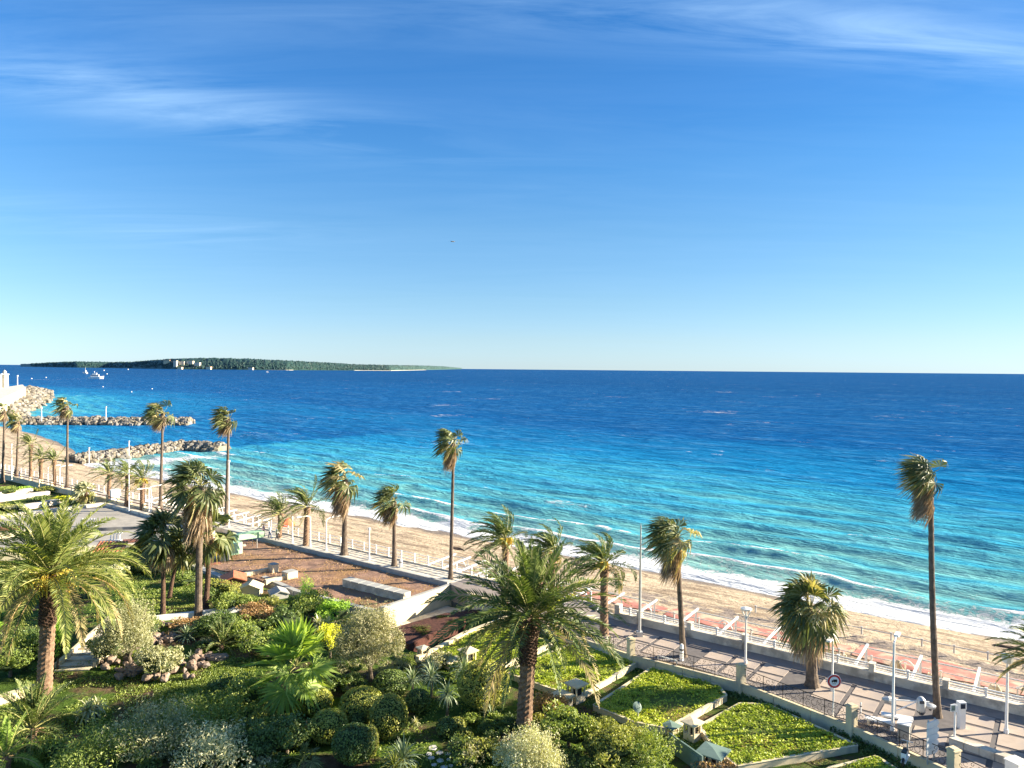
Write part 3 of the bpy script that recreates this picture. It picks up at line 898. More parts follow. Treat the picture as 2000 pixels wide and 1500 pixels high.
lawn([(843, 1272), (957, 1222), (1080, 1256), (965, 1308), (905, 1302)], 'farthest raised lawn, partly hidden behind the trunk and fronds of the big date palm')
lawn([(987, 1314), (1120, 1258), (1242, 1296), (1128, 1362), (1075, 1346)], 'raised lawn just right of the big date palm trunk, ending at two vent boxes')
lawn([(1160, 1380), (1274, 1306), (1402, 1340), (1418, 1360), (1302, 1424), (1240, 1412)], 'third raised lawn from the far end, with a dry orange patch in its near corner', dry=(1330, 1395, 1.5))
lawn([(1366, 1420), (1446, 1376), (1500, 1378), (1674, 1458), (1440, 1498), (1395, 1462)], 'largest raised lawn, nearest but one, beside the green capped vent')
lawn([(1560, 1545), (1622, 1502), (1712, 1480), (1790, 1530), (1700, 1580)], 'corner of the nearest raised lawn at the bottom edge of the photo')

# ================================================================ vents in the garden
def vent(px, py_base, w, h, label, z=-0.8, cap='cream', body='cream', rot=0.1, low=False, capw=1.35, open_=True, d=None, name='vent_box'):
    p = P(px, py_base, z)
    root = empty(name, p, label, 'vent', rz=0.62 + rot)
    d = d or w
    b_ = MB()
    if open_:
        t_ = 0.09
        hb = h * 0.45
        b_.box((0, 0, hb / 2), (w, d, hb))
        for sx in (-1, 1):
            for sy in (-1, 1):
                b_.box((sx * (w / 2 - t_ / 2), sy * (d / 2 - t_ / 2), hb + (h - hb) / 2 + 0.001), (t_, t_, h - hb))
        for sx in (-1, 1):
            b_.box((sx * (w / 2 - t_ / 2), 0, hb + (h - hb) / 2), (t_ - 0.004, d * 0.18, h - hb - 0.004))
        b_.box((0, 0, h - 0.06), (w - 0.004, d - 0.004, 0.12))
        inn = MB(); inn.box((0, 0, hb + (h - hb) / 2 - 0.05), (w * 0.6, d * 0.6, (h - hb) * 0.75)); inn.build('dark_inside', MT['dark'], root)  # near-black block stands for the shade inside the vent
    else:
        b_.box((0, 0, h / 2), (w, d, h))
    b_.build('body', MT[body], root)
    c_ = MB()
    cw, cd_ = w * capw, d * capw
    z0 = h + 0.002
    c_.add([(-cw / 2, -cd_ / 2, z0), (cw / 2, -cd_ / 2, z0), (cw / 2, cd_ / 2, z0), (-cw / 2, cd_ / 2, z0),
            (-cw / 2, -cd_ / 2, z0 + 0.07), (cw / 2, -cd_ / 2, z0 + 0.07), (cw / 2, cd_ / 2, z0 + 0.07), (-cw / 2, cd_ / 2, z0 + 0.07), (0, 0, z0 + 0.2)],
           [(3, 2, 1, 0), (0, 1, 5, 4), (1, 2, 6, 5), (2, 3, 7, 6), (3, 0, 4, 7), (4, 5, 8), (5, 6, 8), (6, 7, 8), (7, 4, 8)])
    c_.build('cap', MT[cap], root)
    return root


vent(826, 1292, 0.6, 1.0, 'small cream vent post at the left corner of the farthest lawn')
vent(914, 1304, 0.85, 1.25, 'cream vent with flat pyramid cap at the near edge of the farthest lawn')
vent(884, 1306, 1.2, 0.6, 'low wide cream vent box left of the capped one by the farthest lawn', capw=1.15, d=0.8)
vent(944, 1320, 0.95, 0.75, 'vent with grey green metal cap between the two farthest lawns', cap='darkgreen')
vent(1125, 1373, 0.85, 1.25, 'taller cream vent at the near corner of the lawn right of the big palm')
vent(1097, 1384, 1.0, 0.85, 'lower cream vent box just left of the taller one, right of the big palm', capw=1.25)
vent(1310, 1434, 0.7, 0.5, 'half hidden vent with green cap at the dry corner of the third lawn', cap='darkgreen')
vent(1352, 1447, 0.75, 1.1, 'cream open vent box beside the left corner of the largest lawn')
vent(1392, 1502, 1.0, 0.95, 'vent with broad sloping green metal cap at the bottom of the largest lawn', cap='darkgreen', capw=1.5, rot=0.3)
# green metal screen and satellite dish
mb = MB(); gb = P(1345, 1495, -0.95)
mb.beam(lv(P(1306, 1452, -0.3), gb), lv(P(1372, 1500, -0.3), gb), 0.1, 1.3)
mb.box(lv(P(1362, 1500, -0.6), gb), (0.5, 0.5, 1.6), 0.6)
o_ = mb.build('screen_wall', MT['darkgreen']); o_.location = gb; tag(o_, 'dark green low wall with post in front of the green capped vent', 'wall')
mb = MB(); dp = P(1246, 1412, -0.6)
pts = []
nn = 16
vs = [(0, 0, 0)]; fs = []
for r_, dz in ((0.16, 0.02), (0.32, 0.09)):
    for a_ in range(nn): vs.append((r_ * math.cos(2 * math.pi * a_ / nn), dz, r_ * math.sin(2 * math.pi * a_ / nn)))
for a_ in range(nn): fs.append((0, 1 + a_, 1 + (a_ + 1) % nn)); fs.append((1 + a_, 1 + nn + a_, 1 + nn + (a_ + 1) % nn, 1 + (a_ + 1) % nn))
R_ = Matrix.Rotation(0.5, 3, 'Z') @ Matrix.Rotation(-0.5, 3, 'X')
root = empty('satellite_dish', dp, 'grey round satellite dish poking out of the bush beside the third lawn', 'satellite dish')
mb.add([R_ @ Vector(v_) + Vector((0, 0, 1.0)) for v_ in vs], fs); mb.build('reflector', MT['darkgreen'], root)
mb = MB(); mb.tube([(0, 0.05, 0), (0, 0.05, 0.95)], 0.04, 6); mb.tube([(0, 0, 0.9), (0.1, -0.3, 1.1)], 0.02, 5); mb.build('mast', MT['metal'], root)

# ================================================================ low brown building with roof garden
RZ = -0.45
bb = W(49, 66, RZ)
bld = empty('brown_roof_building', bb, 'long low building with red brown planted roof and pale yellow end wall', 'building')
def rs(pts): return [tuple(lv(W(s, t), bb).xy) for s, t in pts]
RP = [(54.0, 48.2), (54.0, 85.0), (45.5, 82.5), (43.5, 73.0), (44.3, 58.3), (44.9, 48.2)]
mb = MB(); mb.prism(rs(RP), -2.6, 0.0); mb.build('wall', MT['yellow'], bld)
# uneven planted roof surface
xs_ = np.arange(43.0, 54.01, 0.35); ys_ = np.arange(48.3, 85.2, 0.35)
Aq, Bq = np.meshgrid(xs_, ys_)
okq = inside(RP, Aq.ravel(), Bq.ravel()).reshape(Aq.shape)
def rf(A, B):
    z = 0.03 + 0.22 * fbm(A * 1.3, B * 1.3, 91, 4)
    return (A * SN[0] + B * TN[0] - bb.x, A * SN[1] + B * TN[1] - bb.y, z)
me, _, _ = grid_mesh('roof', xs_, ys_, rf, MT['roofearth'], keep=lambda A, B: okq)
link_mesh('roof', me, bld)
# dry plants on the roof
m = 9000
Sx = rl.uniform(44, 53.6, m); Tx = rl.uniform(48.6, 84.5, m)
ok = inside(RP, Sx, Tx) & (fbm(Sx * 0.7, Tx * 0.7, 93, 3) > 0.50)
Sx, Tx = Sx[ok], Tx[ok]
Pz = np.stack([Sx * SN[0] + Tx * TN[0] - bb.x, Sx * SN[1] + Tx * TN[1] - bb.y, 0.18 + 0.1 * rl.uniform(size=len(Sx))], 1)
nr = rl.normal(size=(len(Sx), 3)); nr[:, 2] = abs(nr[:, 2]) * 0.7; nr /= np.linalg.norm(nr, axis=1, keepdims=True)
V, F = leaf_quads(Pz, nr, 0.13, rl, 0.4)
tag(link_mesh('dry_plants', np_mesh('dry_plants', V, F, MT['lf_brown']), bld), kind='stuff')
# parapets and copings
def wall_px(name, mat, a, b2, th, z0, z1, parent, base, topmat=None):
    a, b2 = Vector(a), Vector(b2)
    mb = MB(); mb.beam(Vector((a.x, a.y, (z0 + z1) / 2)) - Vector((base.x, base.y, base.z)), Vector((b2.x, b2.y, (z0 + z1) / 2)) - Vector((base.x, base.y, base.z)), th, z1 - z0)
    o_ = mb.build(name, MT[mat], parent)
    if topmat:
        mb = MB(); mb.beam(Vector((a.x, a.y, z1 + 0.032)) - Vector(base), Vector((b2.x, b2.y, z1 + 0.032)) - Vector(base), th + 0.1, 0.06)
        mb.build('coping', MT[topmat], parent)
    return o_
for t_a in np.arange(48.2, 84.9, 4.1):
    wall_px('parapet', 'coping', W(54.2, t_a + 0.01), W(54.2, min(t_a + 4.09, 85.0)), 0.28, -1.5, 0.12, bld, bb)
wall_px('parapet', 'yellow', W(54.3, 48.05), W(45.2, 48.05), 0.3, -2.9, -0.12, bld, bb, 'coping')
a0, a1 = W(44.6, 48.3), W(43.95, 58.4)
wall_px('parapet', 'coping', a0, a1, 0.5, -1.4, -0.2, bld, bb)
wall_px('parapet', 'coping', a1, P(515, 1130, RZ), 0.55, -1.4, -0.2, bld, bb)
wall_px('parapet', 'coping', P(440, 1133, RZ), P(352, 1096, RZ), 0.7, -1.4, -0.2, bld, bb)
wall_px('parapet', 'seawall', P(352, 1082, RZ), P(480, 1068, RZ), 0.5, -1.2, -0.15, bld, bb)
# roof pieces
def box_px(name, mat, a, b2, w, z0, z1, parent, base, **k):
    return wall_px(name, mat, a, b2, w, z0, z1, parent, base, k.get('top'))
def roof_thing(name, label, cat, items):
    base = Vector(items[0][2]); base.z = RZ
    r = empty(name, base, label, cat)
    for nm, mat, a, b2, w, z0, z1, top in items:
        wall_px(nm, mat, a, b2, w, z0, z1, r, base, top)
    return r
roof_thing('roof_upstand', 'long concrete skylight upstand lying across the brown roof', 'skylight', [
    ('body', 'seawall', P(676, 1146, RZ), P(795, 1176, RZ), 0.95, RZ, 0.30, 'seawall')])
lb = bpy.data.objects['roof_upstand']
# segment joints of the long box as separate cover slabs
aa, ab = P(676, 1146, RZ), P(795, 1176, RZ)
for i in range(7):
    q0 = aa + (ab - aa) * (i / 7 + 0.006); q1 = aa + (ab - aa) * ((i + 1) / 7 - 0.006)
    mb = MB(); mb.beam(Vector((q0.x, q0.y, 0.40)) - lb.location, Vector((q1.x, q1.y, 0.40)) - lb.location, 1.1, 0.07); mb.build('cover_slab', MT['coping'], lb)
roof_thing('roof_duct', 'low cream duct wall ending in a square block, middle of the brown roof', 'duct', [
    ('duct', 'cream', P(478, 1128, RZ), P(536, 1116, RZ), 0.45, RZ, RZ + 0.5, None),
    ('block', 'cream', P(528, 1121, RZ), P(540, 1118, RZ), 0.8, RZ, RZ + 0.95, 'coping')])
roof_thing('roof_duct', 'cream duct with wide grey capped block, near side of the brown roof', 'duct', [
    ('duct', 'cream', P(518, 1142, RZ), P(560, 1133, RZ), 0.4, RZ, RZ + 0.5, None),
    ('block', 'cream', P(556, 1134, RZ), P(576, 1129, RZ), 1.0, RZ, RZ + 0.8, 'coping')])
roof_thing('roof_duct', 'cream duct with block at the left end of the brown roof by the tall palm', 'duct', [
    ('duct', 'cream', P(400, 1100, RZ), P(436, 1091, RZ), 0.5, RZ, RZ + 0.4, None),
    ('block', 'cream', P(434, 1098, RZ), P(444, 1095, RZ), 0.8, RZ, RZ + 1.1, 'coping'),
    ('brick_edge', 'brick', P(400, 1107, RZ), P(430, 1103, RZ), 0.3, RZ, RZ + 0.3, None)])
# dormer huts on the near edge
def hut(px, py, w, d, h, label, wallm, roofm, rz, parts2=True):
    p = P(px, py, -0.9)
    r = empty('roof_hut', p, label, 'hut', rz=rz)
    mb = MB()
    hw = w / 2
    prof = [(-hw, 0), (hw, 0), (hw, h * 0.74), (0, h), (-hw, h * 0.74)]
    vs = [(x, -d / 2, z) for x, z in prof] + [(x, d / 2, z) for x, z in prof]
    mb.add(vs, [(4, 3, 2, 1, 0)[::-1], (5, 6, 7, 8, 9)[::-1], (0, 5, 6, 1)[::-1], (1, 6, 7, 2)[::-1], (4, 9, 5, 0)[::-1]])
    mb.build('wall', MT[wallm], r)
    for sx in (-1, 1):
        mb = MB(); mb.beam((sx * hw * 0.53, -d / 2 - 0.12, h * 0.81 + 0.04), (sx * hw * 0.53, d / 2 + 0.12, h * 0.81 + 0.04), 0.05, 0.05)
        mb.v = []; mb.f = []; mb.m = []
        e0 = Vector((sx * (hw + 0.1), 0, h * 0.74 - 0.03)); e1 = Vector((0, 0, h + 0.02))
        th = Vector((0, 0, 0.09))
        vs = [e0 + Vector((0, -d / 2 - 0.12, 0)), e1 + Vector((0, -d / 2 - 0.12, 0)), e1 + Vector((0, d / 2 + 0.12, 0)), e0 + Vector((0, d / 2 + 0.12, 0))]
        vs = vs + [v_ + th for v_ in vs]
        mb.add(vs, [(3, 2, 1, 0), (4, 5, 6, 7), (0, 1, 5, 4), (1, 2, 6, 5), (2, 3, 7, 6), (3, 0, 4, 7)])
        mb.build('roof', MT[roofm], r)
    return r
hut(490, 1170, 1.9, 1.5, 1.5, 'small gabled hut with brown red roof slope at the near edge of the brown roof', 'cream', 'cream', 0.12)
h2 = hut(456, 1152, 2.3, 2.4, 1.5, 'brown red hipped hut roof behind the cream gable', 'brick', 'tile', 0.35)
hut(544, 1174, 1.5, 1.6, 1.1, 'small grey gabled hut right of the cream one, against the hedge', 'coping', 'coping', 0.5)

# mint green box canopy
mroot = empty('mint_canopy', P(460, 1070, 0), 'mint green box and long beam canopy on thin legs beside the brown roof', 'canopy')
mbz = P(460, 1070, 0)
def mint(nm, a, b2, w, z0, z1): wall_px(nm, 'mint', a, b2, w, z0, z1, mroot, mbz)
mint('box', P(437, 1086, 0), P(466, 1080, 0), 1.6, 0.1, 1.35)
mint('beam', P(456, 1066, 0), P(512, 1058, 0), 1.3, 0.7, 1.35)
mint('arm', P(402, 1082, 0), P(432, 1080, 0), 0.9, 0.25, 0.75)
for q in ((493, 1062), (502, 1065), (472, 1070)):
    mb = MB(); pp = lv(P(q[0], q[1], 0), mbz); mb.tube([pp + Vector((0, 0, -0.4)), pp + Vector((0, 0, 0.75))], 0.04, 6); mb.build('leg', MT['metal'], mroot)

# ================================================================ grey terrace building on the left
tb = P(200, 1030, 0)
ter = empty('grey_terrace_building', tb, 'flat grey roof terrace with cream parapets left of the tall fan palm', 'building')
TP = [(-60, 1014), (0, 1008), (205, 983), (352, 1022), (410, 1040), (352, 1062), (180, 1068), (0, 1082), (-60, 1086)]
tpz = [tuple((P(x, y, -0.1) - tb).xy) for x, y in TP]
mb = MB(); mb.prism(tpz, -2.6, -0.1); mb.build('wall', MT['cream'], ter)
mb = MB(); mb.prism([(x * 0.995, y * 0.995) for x, y in tpz], -0.097, -0.085); mb.build('roof', MT['terrace'], ter)
def tpar(a, b2, mat='seawall', th=0.7, z0=-0.6, z1=0.3, nm='parapet'):
    wall_px(nm, mat, P(*a, 0), P(*b2, 0), th, z0, z1, ter, tb)
tpar((-60, 1016), (0, 1010), th=1.0); tpar((0, 1010), (100, 998), th=1.0); tpar((100, 998), (206, 985), th=1.0)
tpar((210, 986), (285, 1006)); tpar((285, 1006), (352, 1024))
tpar((352, 1024), (415, 1042))
tpar((300, 1066), (180, 1072), 'yellow', 0.8); tpar((180, 1072), (60, 1082), 'yellow', 0.8); tpar((60, 1082), (-60, 1090), 'yellow', 0.8)
# curved expansion groove with low wall
pts = [(90, 1042), (125, 1036), (150, 1034), (175, 1034), (200, 1035), (240, 1033), (280, 1032), (330, 1031), (352, 1029)]
for i in range(len(pts) - 1):
    tpar(pts[i], pts[i + 1], 'grey', 0.35, -0.08, 0.28, 'divider')
# darker and ochre roof pieces on the left
tpar((-20, 1052), (60, 1040), 'yellow', 1.4, -0.05, 0.35, 'planter'); tpar((-10, 1038), (40, 1034), 'brick', 0.5, 0.0, 0.5, 'planter')
tpar((240, 1058), (290, 1054), 'brick', 1.2, -0.05, 0.15, 'planter')
def white_pins(px, py, n, dx, lab):
    p0 = P(px, py, -0.08)
    r = empty('vent_pipes', p0, lab, 'pipes')
    mb = MB(); L_ = (n - 1) * dx
    mb.box((L_ / 2, 0.1, 0.06), (L_ + 0.4, 0.35, 0.12)); mb.build('curb', MT['white'], r)
    for i in range(n):
        mb = MB(); x = i * dx
        mb.tube([(x, 0.1, 0.1), (x + 0.05, 0.1, 0.75), (x + 0.35, 0.1, 1.0)], 0.07, 6); mb.build('pipe', MT['white'], r)
white_pins(156, 1028, 6, 0.38, 'row of six bent white vent pipes in the middle of the grey terrace')
white_pins(215, 1056, 4, 0.36, 'short row of four white vent pipes near the red tiled canopy')

# red tiled canopy
cp = P(215, 1108, -0.5)
can = empty('tiled_canopy', cp, 'small garden canopy with red roman tiles above a dark opening', 'canopy', rz=0.12)
for i in range(9):
    mb = MB(); x = -1.35 + i * 0.335
    pts = []
    for k_ in range(2):
        y = -1.0 + k_ * 2.0; z = 1.75 + k_ * 0.75
        for a_ in range(5):
            an = math.pi * a_ / 4
            pts.append((x + 0.15 * math.cos(an), y, z + 0.12 * math.sin(an)))
    mb.add(pts, [(a_, a_ + 1, a_ + 6, a_ + 5) for a_ in range(4)])
    mb.add([(x - 0.17, -1, 1.73), (x + 0.17, -1, 1.73), (x + 0.17, 1, 2.48), (x - 0.17, 1, 2.48), (x - 0.17, -1, 1.68), (x + 0.17, -1, 1.68), (x + 0.17, 1, 2.43), (x - 0.17, 1, 2.43)],
           [(0, 1, 2, 3), (7, 6, 5, 4), (0, 4, 5, 1), (2, 6, 7, 3), (1, 5, 6, 2), (3, 7, 4, 0)])
    mb.build('tile_row', MT['tile'], can)
mb = MB(); mb.box((-1.3, 0, 0.84), (0.25, 1.7, 1.66)); mb.box((1.3, 0, 0.84), (0.25, 1.7, 1.66)); mb.box((0, 0.85, 1.0), (2.3, 0.12, 1.9)); mb.build('wall', MT['cream'], can)
mb = MB(); mb.box((0.1, 0.76, 0.75), (1.0, 0.05, 1.5)); mb.build('opening_shade', MT['dark'], can)  # dark panel stands in for the shaded opening

# terrace gardens between the far terrace and the promenade: inner promenade wall
for i, (t_a, t_b, lab) in enumerate(((95, 118, 'pale inner promenade wall beside the grey terrace corner'), (118.4, 143, 'long inner promenade wall behind the terraced shrubs'), (143.4, 175, 'farthest inner promenade wall at the left edge'))):
    c_ = W(54.0, (t_a + t_b) / 2, 0)
    r = empty('promenade_wall', c_, lab, 'wall')
    for q in np.arange(t_a, t_b - 0.5, 4.0):
        wall_px('wall_panel', 'cream', W(54.0, q + 0.02), W(54.0, min(q + 3.98, t_b)), 0.3, -2.0, 0.45, r, c_)
        wall_px('handrail', 'brick', W(54.0, q + 0.02), W(54.0, min(q + 3.98, t_b)), 0.12, 0.75, 0.87, r, c_)
        mb = MB(); mb.box(lv(W(54.0, q, 0.55), c_), (0.3, 0.3, 1.0), ANG_S); mb.build('post', MT['cream'], r)
mb = MB(); gp = PS(224, 54.6, 0); mb.box((0, 0, 0.6), (1.2, 0.5, 2.4), ANG_S); mb.box((0, 0, 1.85), (1.4, 0.65, 0.12), ANG_S)
o_ = mb.build('gate_pillar', MT['white']); o_.location = gp; tag(o_, 'white gate pillar where the inner wall meets the grey terrace', 'pillar')
for (xa, ya, xb, yb, lab) in ((-20, 966, 62, 956, 'upper pale terrace edging among the far left shrubs'), (-20, 976, 95, 962, 'middle pale terrace edging above the grey terrace'), (40, 990, 150, 972, 'lower pale terrace edging nearest the grey terrace')):
    c_ = P((xa + xb) / 2, (ya + yb) / 2, 0); r = empty('terrace_edging', c_, lab, 'wall')
    wall_px('kerb', 'seawall', P(xa, ya, 0), P(xb, yb, 0), 1.0, -1.5, 0.25, r, c_)

# ================================================================ garden walls, stairs, rockery, yard
def gwall(pts, th, z0, z1, mat, label, name='garden_wall'):
    c_ = P(*pts[len(pts) // 2], -0.4); r = empty(name, c_, label, 'wall')
    for a, b2 in zip(pts[:-1], pts[1:]):
        wall_px('wall_panel', mat, P(*a, -0.4), P(*b2, -0.4), th, z0, z1, r, c_)
gwall([(303, 1213), (362, 1206), (420, 1199), (478, 1192), (540, 1184)], 0.5, -1.4, 0.0, 'white', 'low white garden wall below the shaded lawn and the twin palms')
gwall([(-40, 1385), (20, 1368), (70, 1352)], 0.5, -1.2, 0.1, 'cream', 'low ochre garden wall left of the left date palm foot')
gwall([(798, 1268), (850, 1242), (908, 1216)], 0.2, -1.4, 0.0, 'redsoil', 'brown red fence wall beside the red bark bed')
gwall([(815, 1290), (860, 1268), (905, 1243), (985, 1212), (1060, 1196)], 0.35, -1.4, -0.1, 'cream', 'cream kerb wall bounding the farthest lawn')
gwall([(735, 1240), (768, 1230)], 0.3, -2.2, -0.7, 'yellow', 'lower yellow retaining wall under the end wall of the brown roof building')
mb = MB(); mb.prism(poly_px([(768, 1226), (870, 1197), (938, 1190), (905, 1213), (800, 1262)], -1.0), -2.2, -1.0)
tag(mb.build('bark_bed', MT['redsoil']), 'bed of dark red bark with green weeds below the yellow end wall', 'flower bed')
mb = MB(); mb.prism([tuple(W(s, t).xy) for s, t in ((41.5, 39.4), (53.6, 39.4), (53.6, 47.85), (41.5, 47.85))], -2.3, -2.0)
tag(mb.build('yard_paving', MT['seawall']), 'pale sunken yard beside the yellow end wall', kind='structure')
# stairs
sb = P(155, 1300, -0.5)
stairs = empty('garden_stairs', sb, 'cream garden stairs climbing away behind the left date palm', 'stairs', rz=0.10)
for i in range(9):
    mb = MB(); mb.box((0.0, i * 0.95, i * 0.06 - 0.1), (2.3, 0.94, 0.5 + i * 0.01)); mb.box((0, i * 0.95 - 0.38, i * 0.06 + 0.17 + i * 0.005), (2.36, 0.2, 0.05)); mb.build('step', MT['seawall'], stairs)
for sx in (-1, 1):
    mb = MB(); mb.beam((sx * 1.3, -0.6, 0.1), (sx * 1.3, 8.0, 0.55), 0.22, 0.7); mb.build('side_wall', MT['cream'], stairs)
fs_ = MB(); fs_.box((0.0, -0.9, -0.3), (2.3, 0.5, 0.9)); fs_.build('front_wall', MT['cream'], stairs)

# rocks
rr_ = np.random.RandomState(11)
def rock_mesh(seed, mat, n1=7, n2=5):
    r = np.random.RandomState(seed)
    vs = []; fs = []
    for i in range(n2 + 1):
        ph = math.pi * i / n2
        for j in range(n1):
            th = 2 * math.pi * j / n1
            k = 1 + r.uniform(-0.22, 0.22)
            vs.append((k * math.sin(ph) * math.cos(th) * 0.5, k * math.sin(ph) * math.sin(th) * 0.5 * 0.8, k * math.cos(ph) * 0.36))
    for i in range(n2):
        for j in range(n1):
            fs.append((i * n1 + j, (i + 1) * n1 + j, (i + 1) * n1 + (j + 1) % n1, i * n1 + (j + 1) % n1))
    return np_mesh('rock', vs, fs, mat)
rocks = [rock_mesh(i, MT['rock']) for i in range(7)]
rb_ = P(330, 1290, -0.5)
rok = empty('rockery', rb_, 'rockery of rounded brown boulders on the slope between the stairs and the lawn', 'rockery')
spots = []
for px, py, n, sx, sy in ((215, 1300, 10, 30, 22), (240, 1275, 9, 40, 14), (320, 1248, 16, 22, 8), (290, 1320, 6, 40, 8), (365, 1300, 16, 20, 20), (400, 1285, 12, 22, 14), (330, 1222, 14, 60, 5), (260, 1310, 14, 30, 16)):
    for _ in range(n): spots.append((px + rr_.normal() * sx * 0.6, py + rr_.normal() * sy * 0.6))
for x, y in spots:
    p = P(x, y, -0.35); sc_ = rr_.uniform(0.35, 0.85)
    link_mesh('rock', rocks[rr_.randint(7)], rok, lv(p, rb_) + Vector((0, 0, sc_ * 0.1)), rr_.uniform(0, 6), (sc_, sc_, sc_ * rr_.uniform(0.8, 1.2)))
o_ = link_mesh('boulder', rocks[2], None, P(428, 1285, -0.3), 0.3, (1.7, 1.0, 1.0)); tag(o_, 'large flat orange brown boulder at the right end of the rockery', 'boulder')
# stepping stones
for i, (x, y, w_) in enumerate([(845, 1461, 16), (838, 1473, 12), (858, 1471, 12), (875, 1472, 9), (842, 1481, 12), (860, 1486, 13), (876, 1484, 8), (868, 1499, 13), (848, 1494, 10), (880, 1496, 9)]):
    p = Pg(x, y); r_ = w_ / FPX * p.y * 0.62
    mb = MB(); n_ = 6
    mb.prism([(r_ * (1 + rr_.uniform(-.2, .15)) * math.cos(2 * math.pi * k_ / n_ + i), r_ * (1 + rr_.uniform(-.2, .15)) * math.sin(2 * math.pi * k_ / n_ + i)) for k_ in range(n_)], -0.12, 0.03)
    o_ = mb.build('stepping_stone', MT['stone']); o_.location = p
    tag(o_, 'one of the irregular white stepping stones at the bottom right of the flax clump', 'stone', 'white stepping stones')

# ================================================================ breakwaters
def groyne(name, label, spine, width, height, n, size, mats_, seed, zb=SEA_Z, cap=None):
    r = np.random.RandomState(seed)
    c = Vector((*spine[len(spine) // 2], zb))
    root = empty(name, c, label, 'breakwater')
    ms = [rock_mesh(100 + seed + i, mats_[i % len(mats_)], 6, 4) for i in range(6)]
    seglen = [math.dist(spine[i], spine[i + 1]) for i in range(len(spine) - 1)]
    tot = sum(seglen)
    # core
    mb = MB()
    for i in range(len(spine) - 1):
        a, b2 = Vector((*spine[i], zb + height * 0.30)), Vector((*spine[i + 1], zb + height * 0.30))
        mb.beam(a - c, b2 - c, width * 0.5, height * 0.75)
    mb.build('core', mats_[0], root)
    fill = MB()
    for q in range(n):
        d = r.uniform(0, tot); i = 0
        while d > seglen[i] and i < len(seglen) - 1: d -= seglen[i]; i += 1
        a, b2 = Vector((*spine[i], 0)), Vector((*spine[i + 1], 0))
        u_ = (b2 - a).normalized(); nr = Vector((-u_.y, u_.x, 0))
        p = a + u_ * d
        w = r.uniform(-1, 1)
        # look side first: the half that faces the camera gets most stones
        z = height * (1 - abs(w) ** 1.3) * r.uniform(0.85, 1.0)
        pos = p + nr * (w * width / 2)
        sz = size * r.uniform(0.7, 1.35)
        if q < 300:
            o_ = link_mesh('rock', ms[r.randint(6)], root, Vector((pos.x, pos.y, zb + z)) - c, r.uniform(0, 6.28), (sz, sz, sz))
        else:
            k0 = len(fill.v); a0 = r.uniform(0, 6.28)
            src = ms[q % 6]; ca, sa = math.cos(a0), math.sin(a0)
            fill.add([Vector((v_.co.x * ca - v_.co.y * sa, v_.co.x * sa + v_.co.y * ca, v_.co.z)) * sz + Vector((pos.x, pos.y, zb + z)) - c for v_ in src.vertices], [tuple(f_.vertices) for f_ in src.polygons], q % len(mats_))
    tag(fill.build('rock_fill', mats_, root), kind='stuff')
    return root


def pxs(pts, z=SEA_Z): return [tuple(P(x, y, z).xy) for x, y in pts]
groyne('rock_groyne', 'nearer ochre rock groyne reaching into the sea behind the tall fan palm', pxs([(140, 905), (210, 897), (290, 884), (360, 876), (436, 880)]), 8.0, 2.0, 620, 1.6, [MT['jettyo'], MT['jetty']], 1)
groyne('rock_breakwater', 'farther grey rock breakwater lying flat across the bay', pxs([(40, 828), (130, 828), (230, 829), (372, 829)]), 11.0, 2.6, 900, 2.1, [MT['jetty'], MT['jettyo']], 2)
groyne('harbour_mole', 'steep rock mole below the quay at the left edge', pxs([(-60, 822), (10, 797), (42, 780), (56, 765)]), 36.0, 4.5, 900, 3.6, [MT['jettyo'], MT['jetty']], 3)
# quay deck and small harbour light
qb_ = P(0, 775, 2.0)
quay = empty('quay', qb_, 'pale flat quay deck on top of the mole at the left edge', 'quay')
mb = MB()
qpts = [P(-80, 795, 6.0), P(0, 780, 6.0), P(50, 757, 6.0), P(44, 751, 6.0), P(0, 758, 6.0), P(-80, 770, 6.0)]
mb.prism([tuple(lv(p, qb_).xy) for p in qpts], -3, 4.0); mb.build('deck', MT['seawall'], quay)
lt = P(9, 757, 6.0)
light = empty('harbour_light', lt, 'stubby white harbour light tower on the quay at the left edge', 'lighthouse')
mb = MB(); mb.tube([(0, 0, 0), (0, 0, 7.5), (0, 0, 8.5)], [2.3, 2.0, 2.0], 12); mb.build('tower', MT['cream'], light)
mb = MB(); mb.tube([(0, 0, 8.5), (0, 0, 8.9)], [2.6, 2.6], 12); mb.build('gallery', MT['white'], light)
mb = MB(); mb.tube([(0, 0, 8.9), (0, 0, 10.4), (0, 0, 11.6)], [1.2, 1.2, 0.1], 10); mb.build('lantern', MT['coping'], light)
for i, (x, h_) in enumerate(((2, 9), (-4, 8))):
    p = P(x, 759, 6.0); mb = MB(); mb.tube([(0, 0, 0), (0, 0, h_)], 0.5, 6); mb.box((0, 0, h_), (1.6, 1.6, 0.5))
    o_ = mb.build('white_post', MT['white']); o_.location = p; tag(o_, ('white post just left of the harbour light tower', 'outermost white post on the quay at the very edge of the photo')[i], 'post')
for (x, y, zt, lab) in ((34, 752, 6.0, 'thin mast at the tip of the quay'), (81, 815, 1.0, 'thin beacon pole standing on the left part of the far breakwater'), (207, 813, 1.0, 'thin beacon pole standing midway on the far breakwater'), (174, 893, -1.0, 'white marker pole at the shore end of the nearer groyne'), (252, 880, -1.0, 'white marker pole halfway along the nearer groyne')):
    p = P(x, y, zt); k_ = p.y / FPX
    mb = MB(); mb.tube([(0, 0, -1.5), (0, 0, 18 * k_)], [1.1 * k_, 0.8 * k_], 6); mb.box((0, 0, 18 * k_), (2.2 * k_, 2.2 * k_, 2.2 * k_))
    o_ = mb.build('marker_pole', MT['white']); o_.location = p; tag(o_, lab, 'pole')

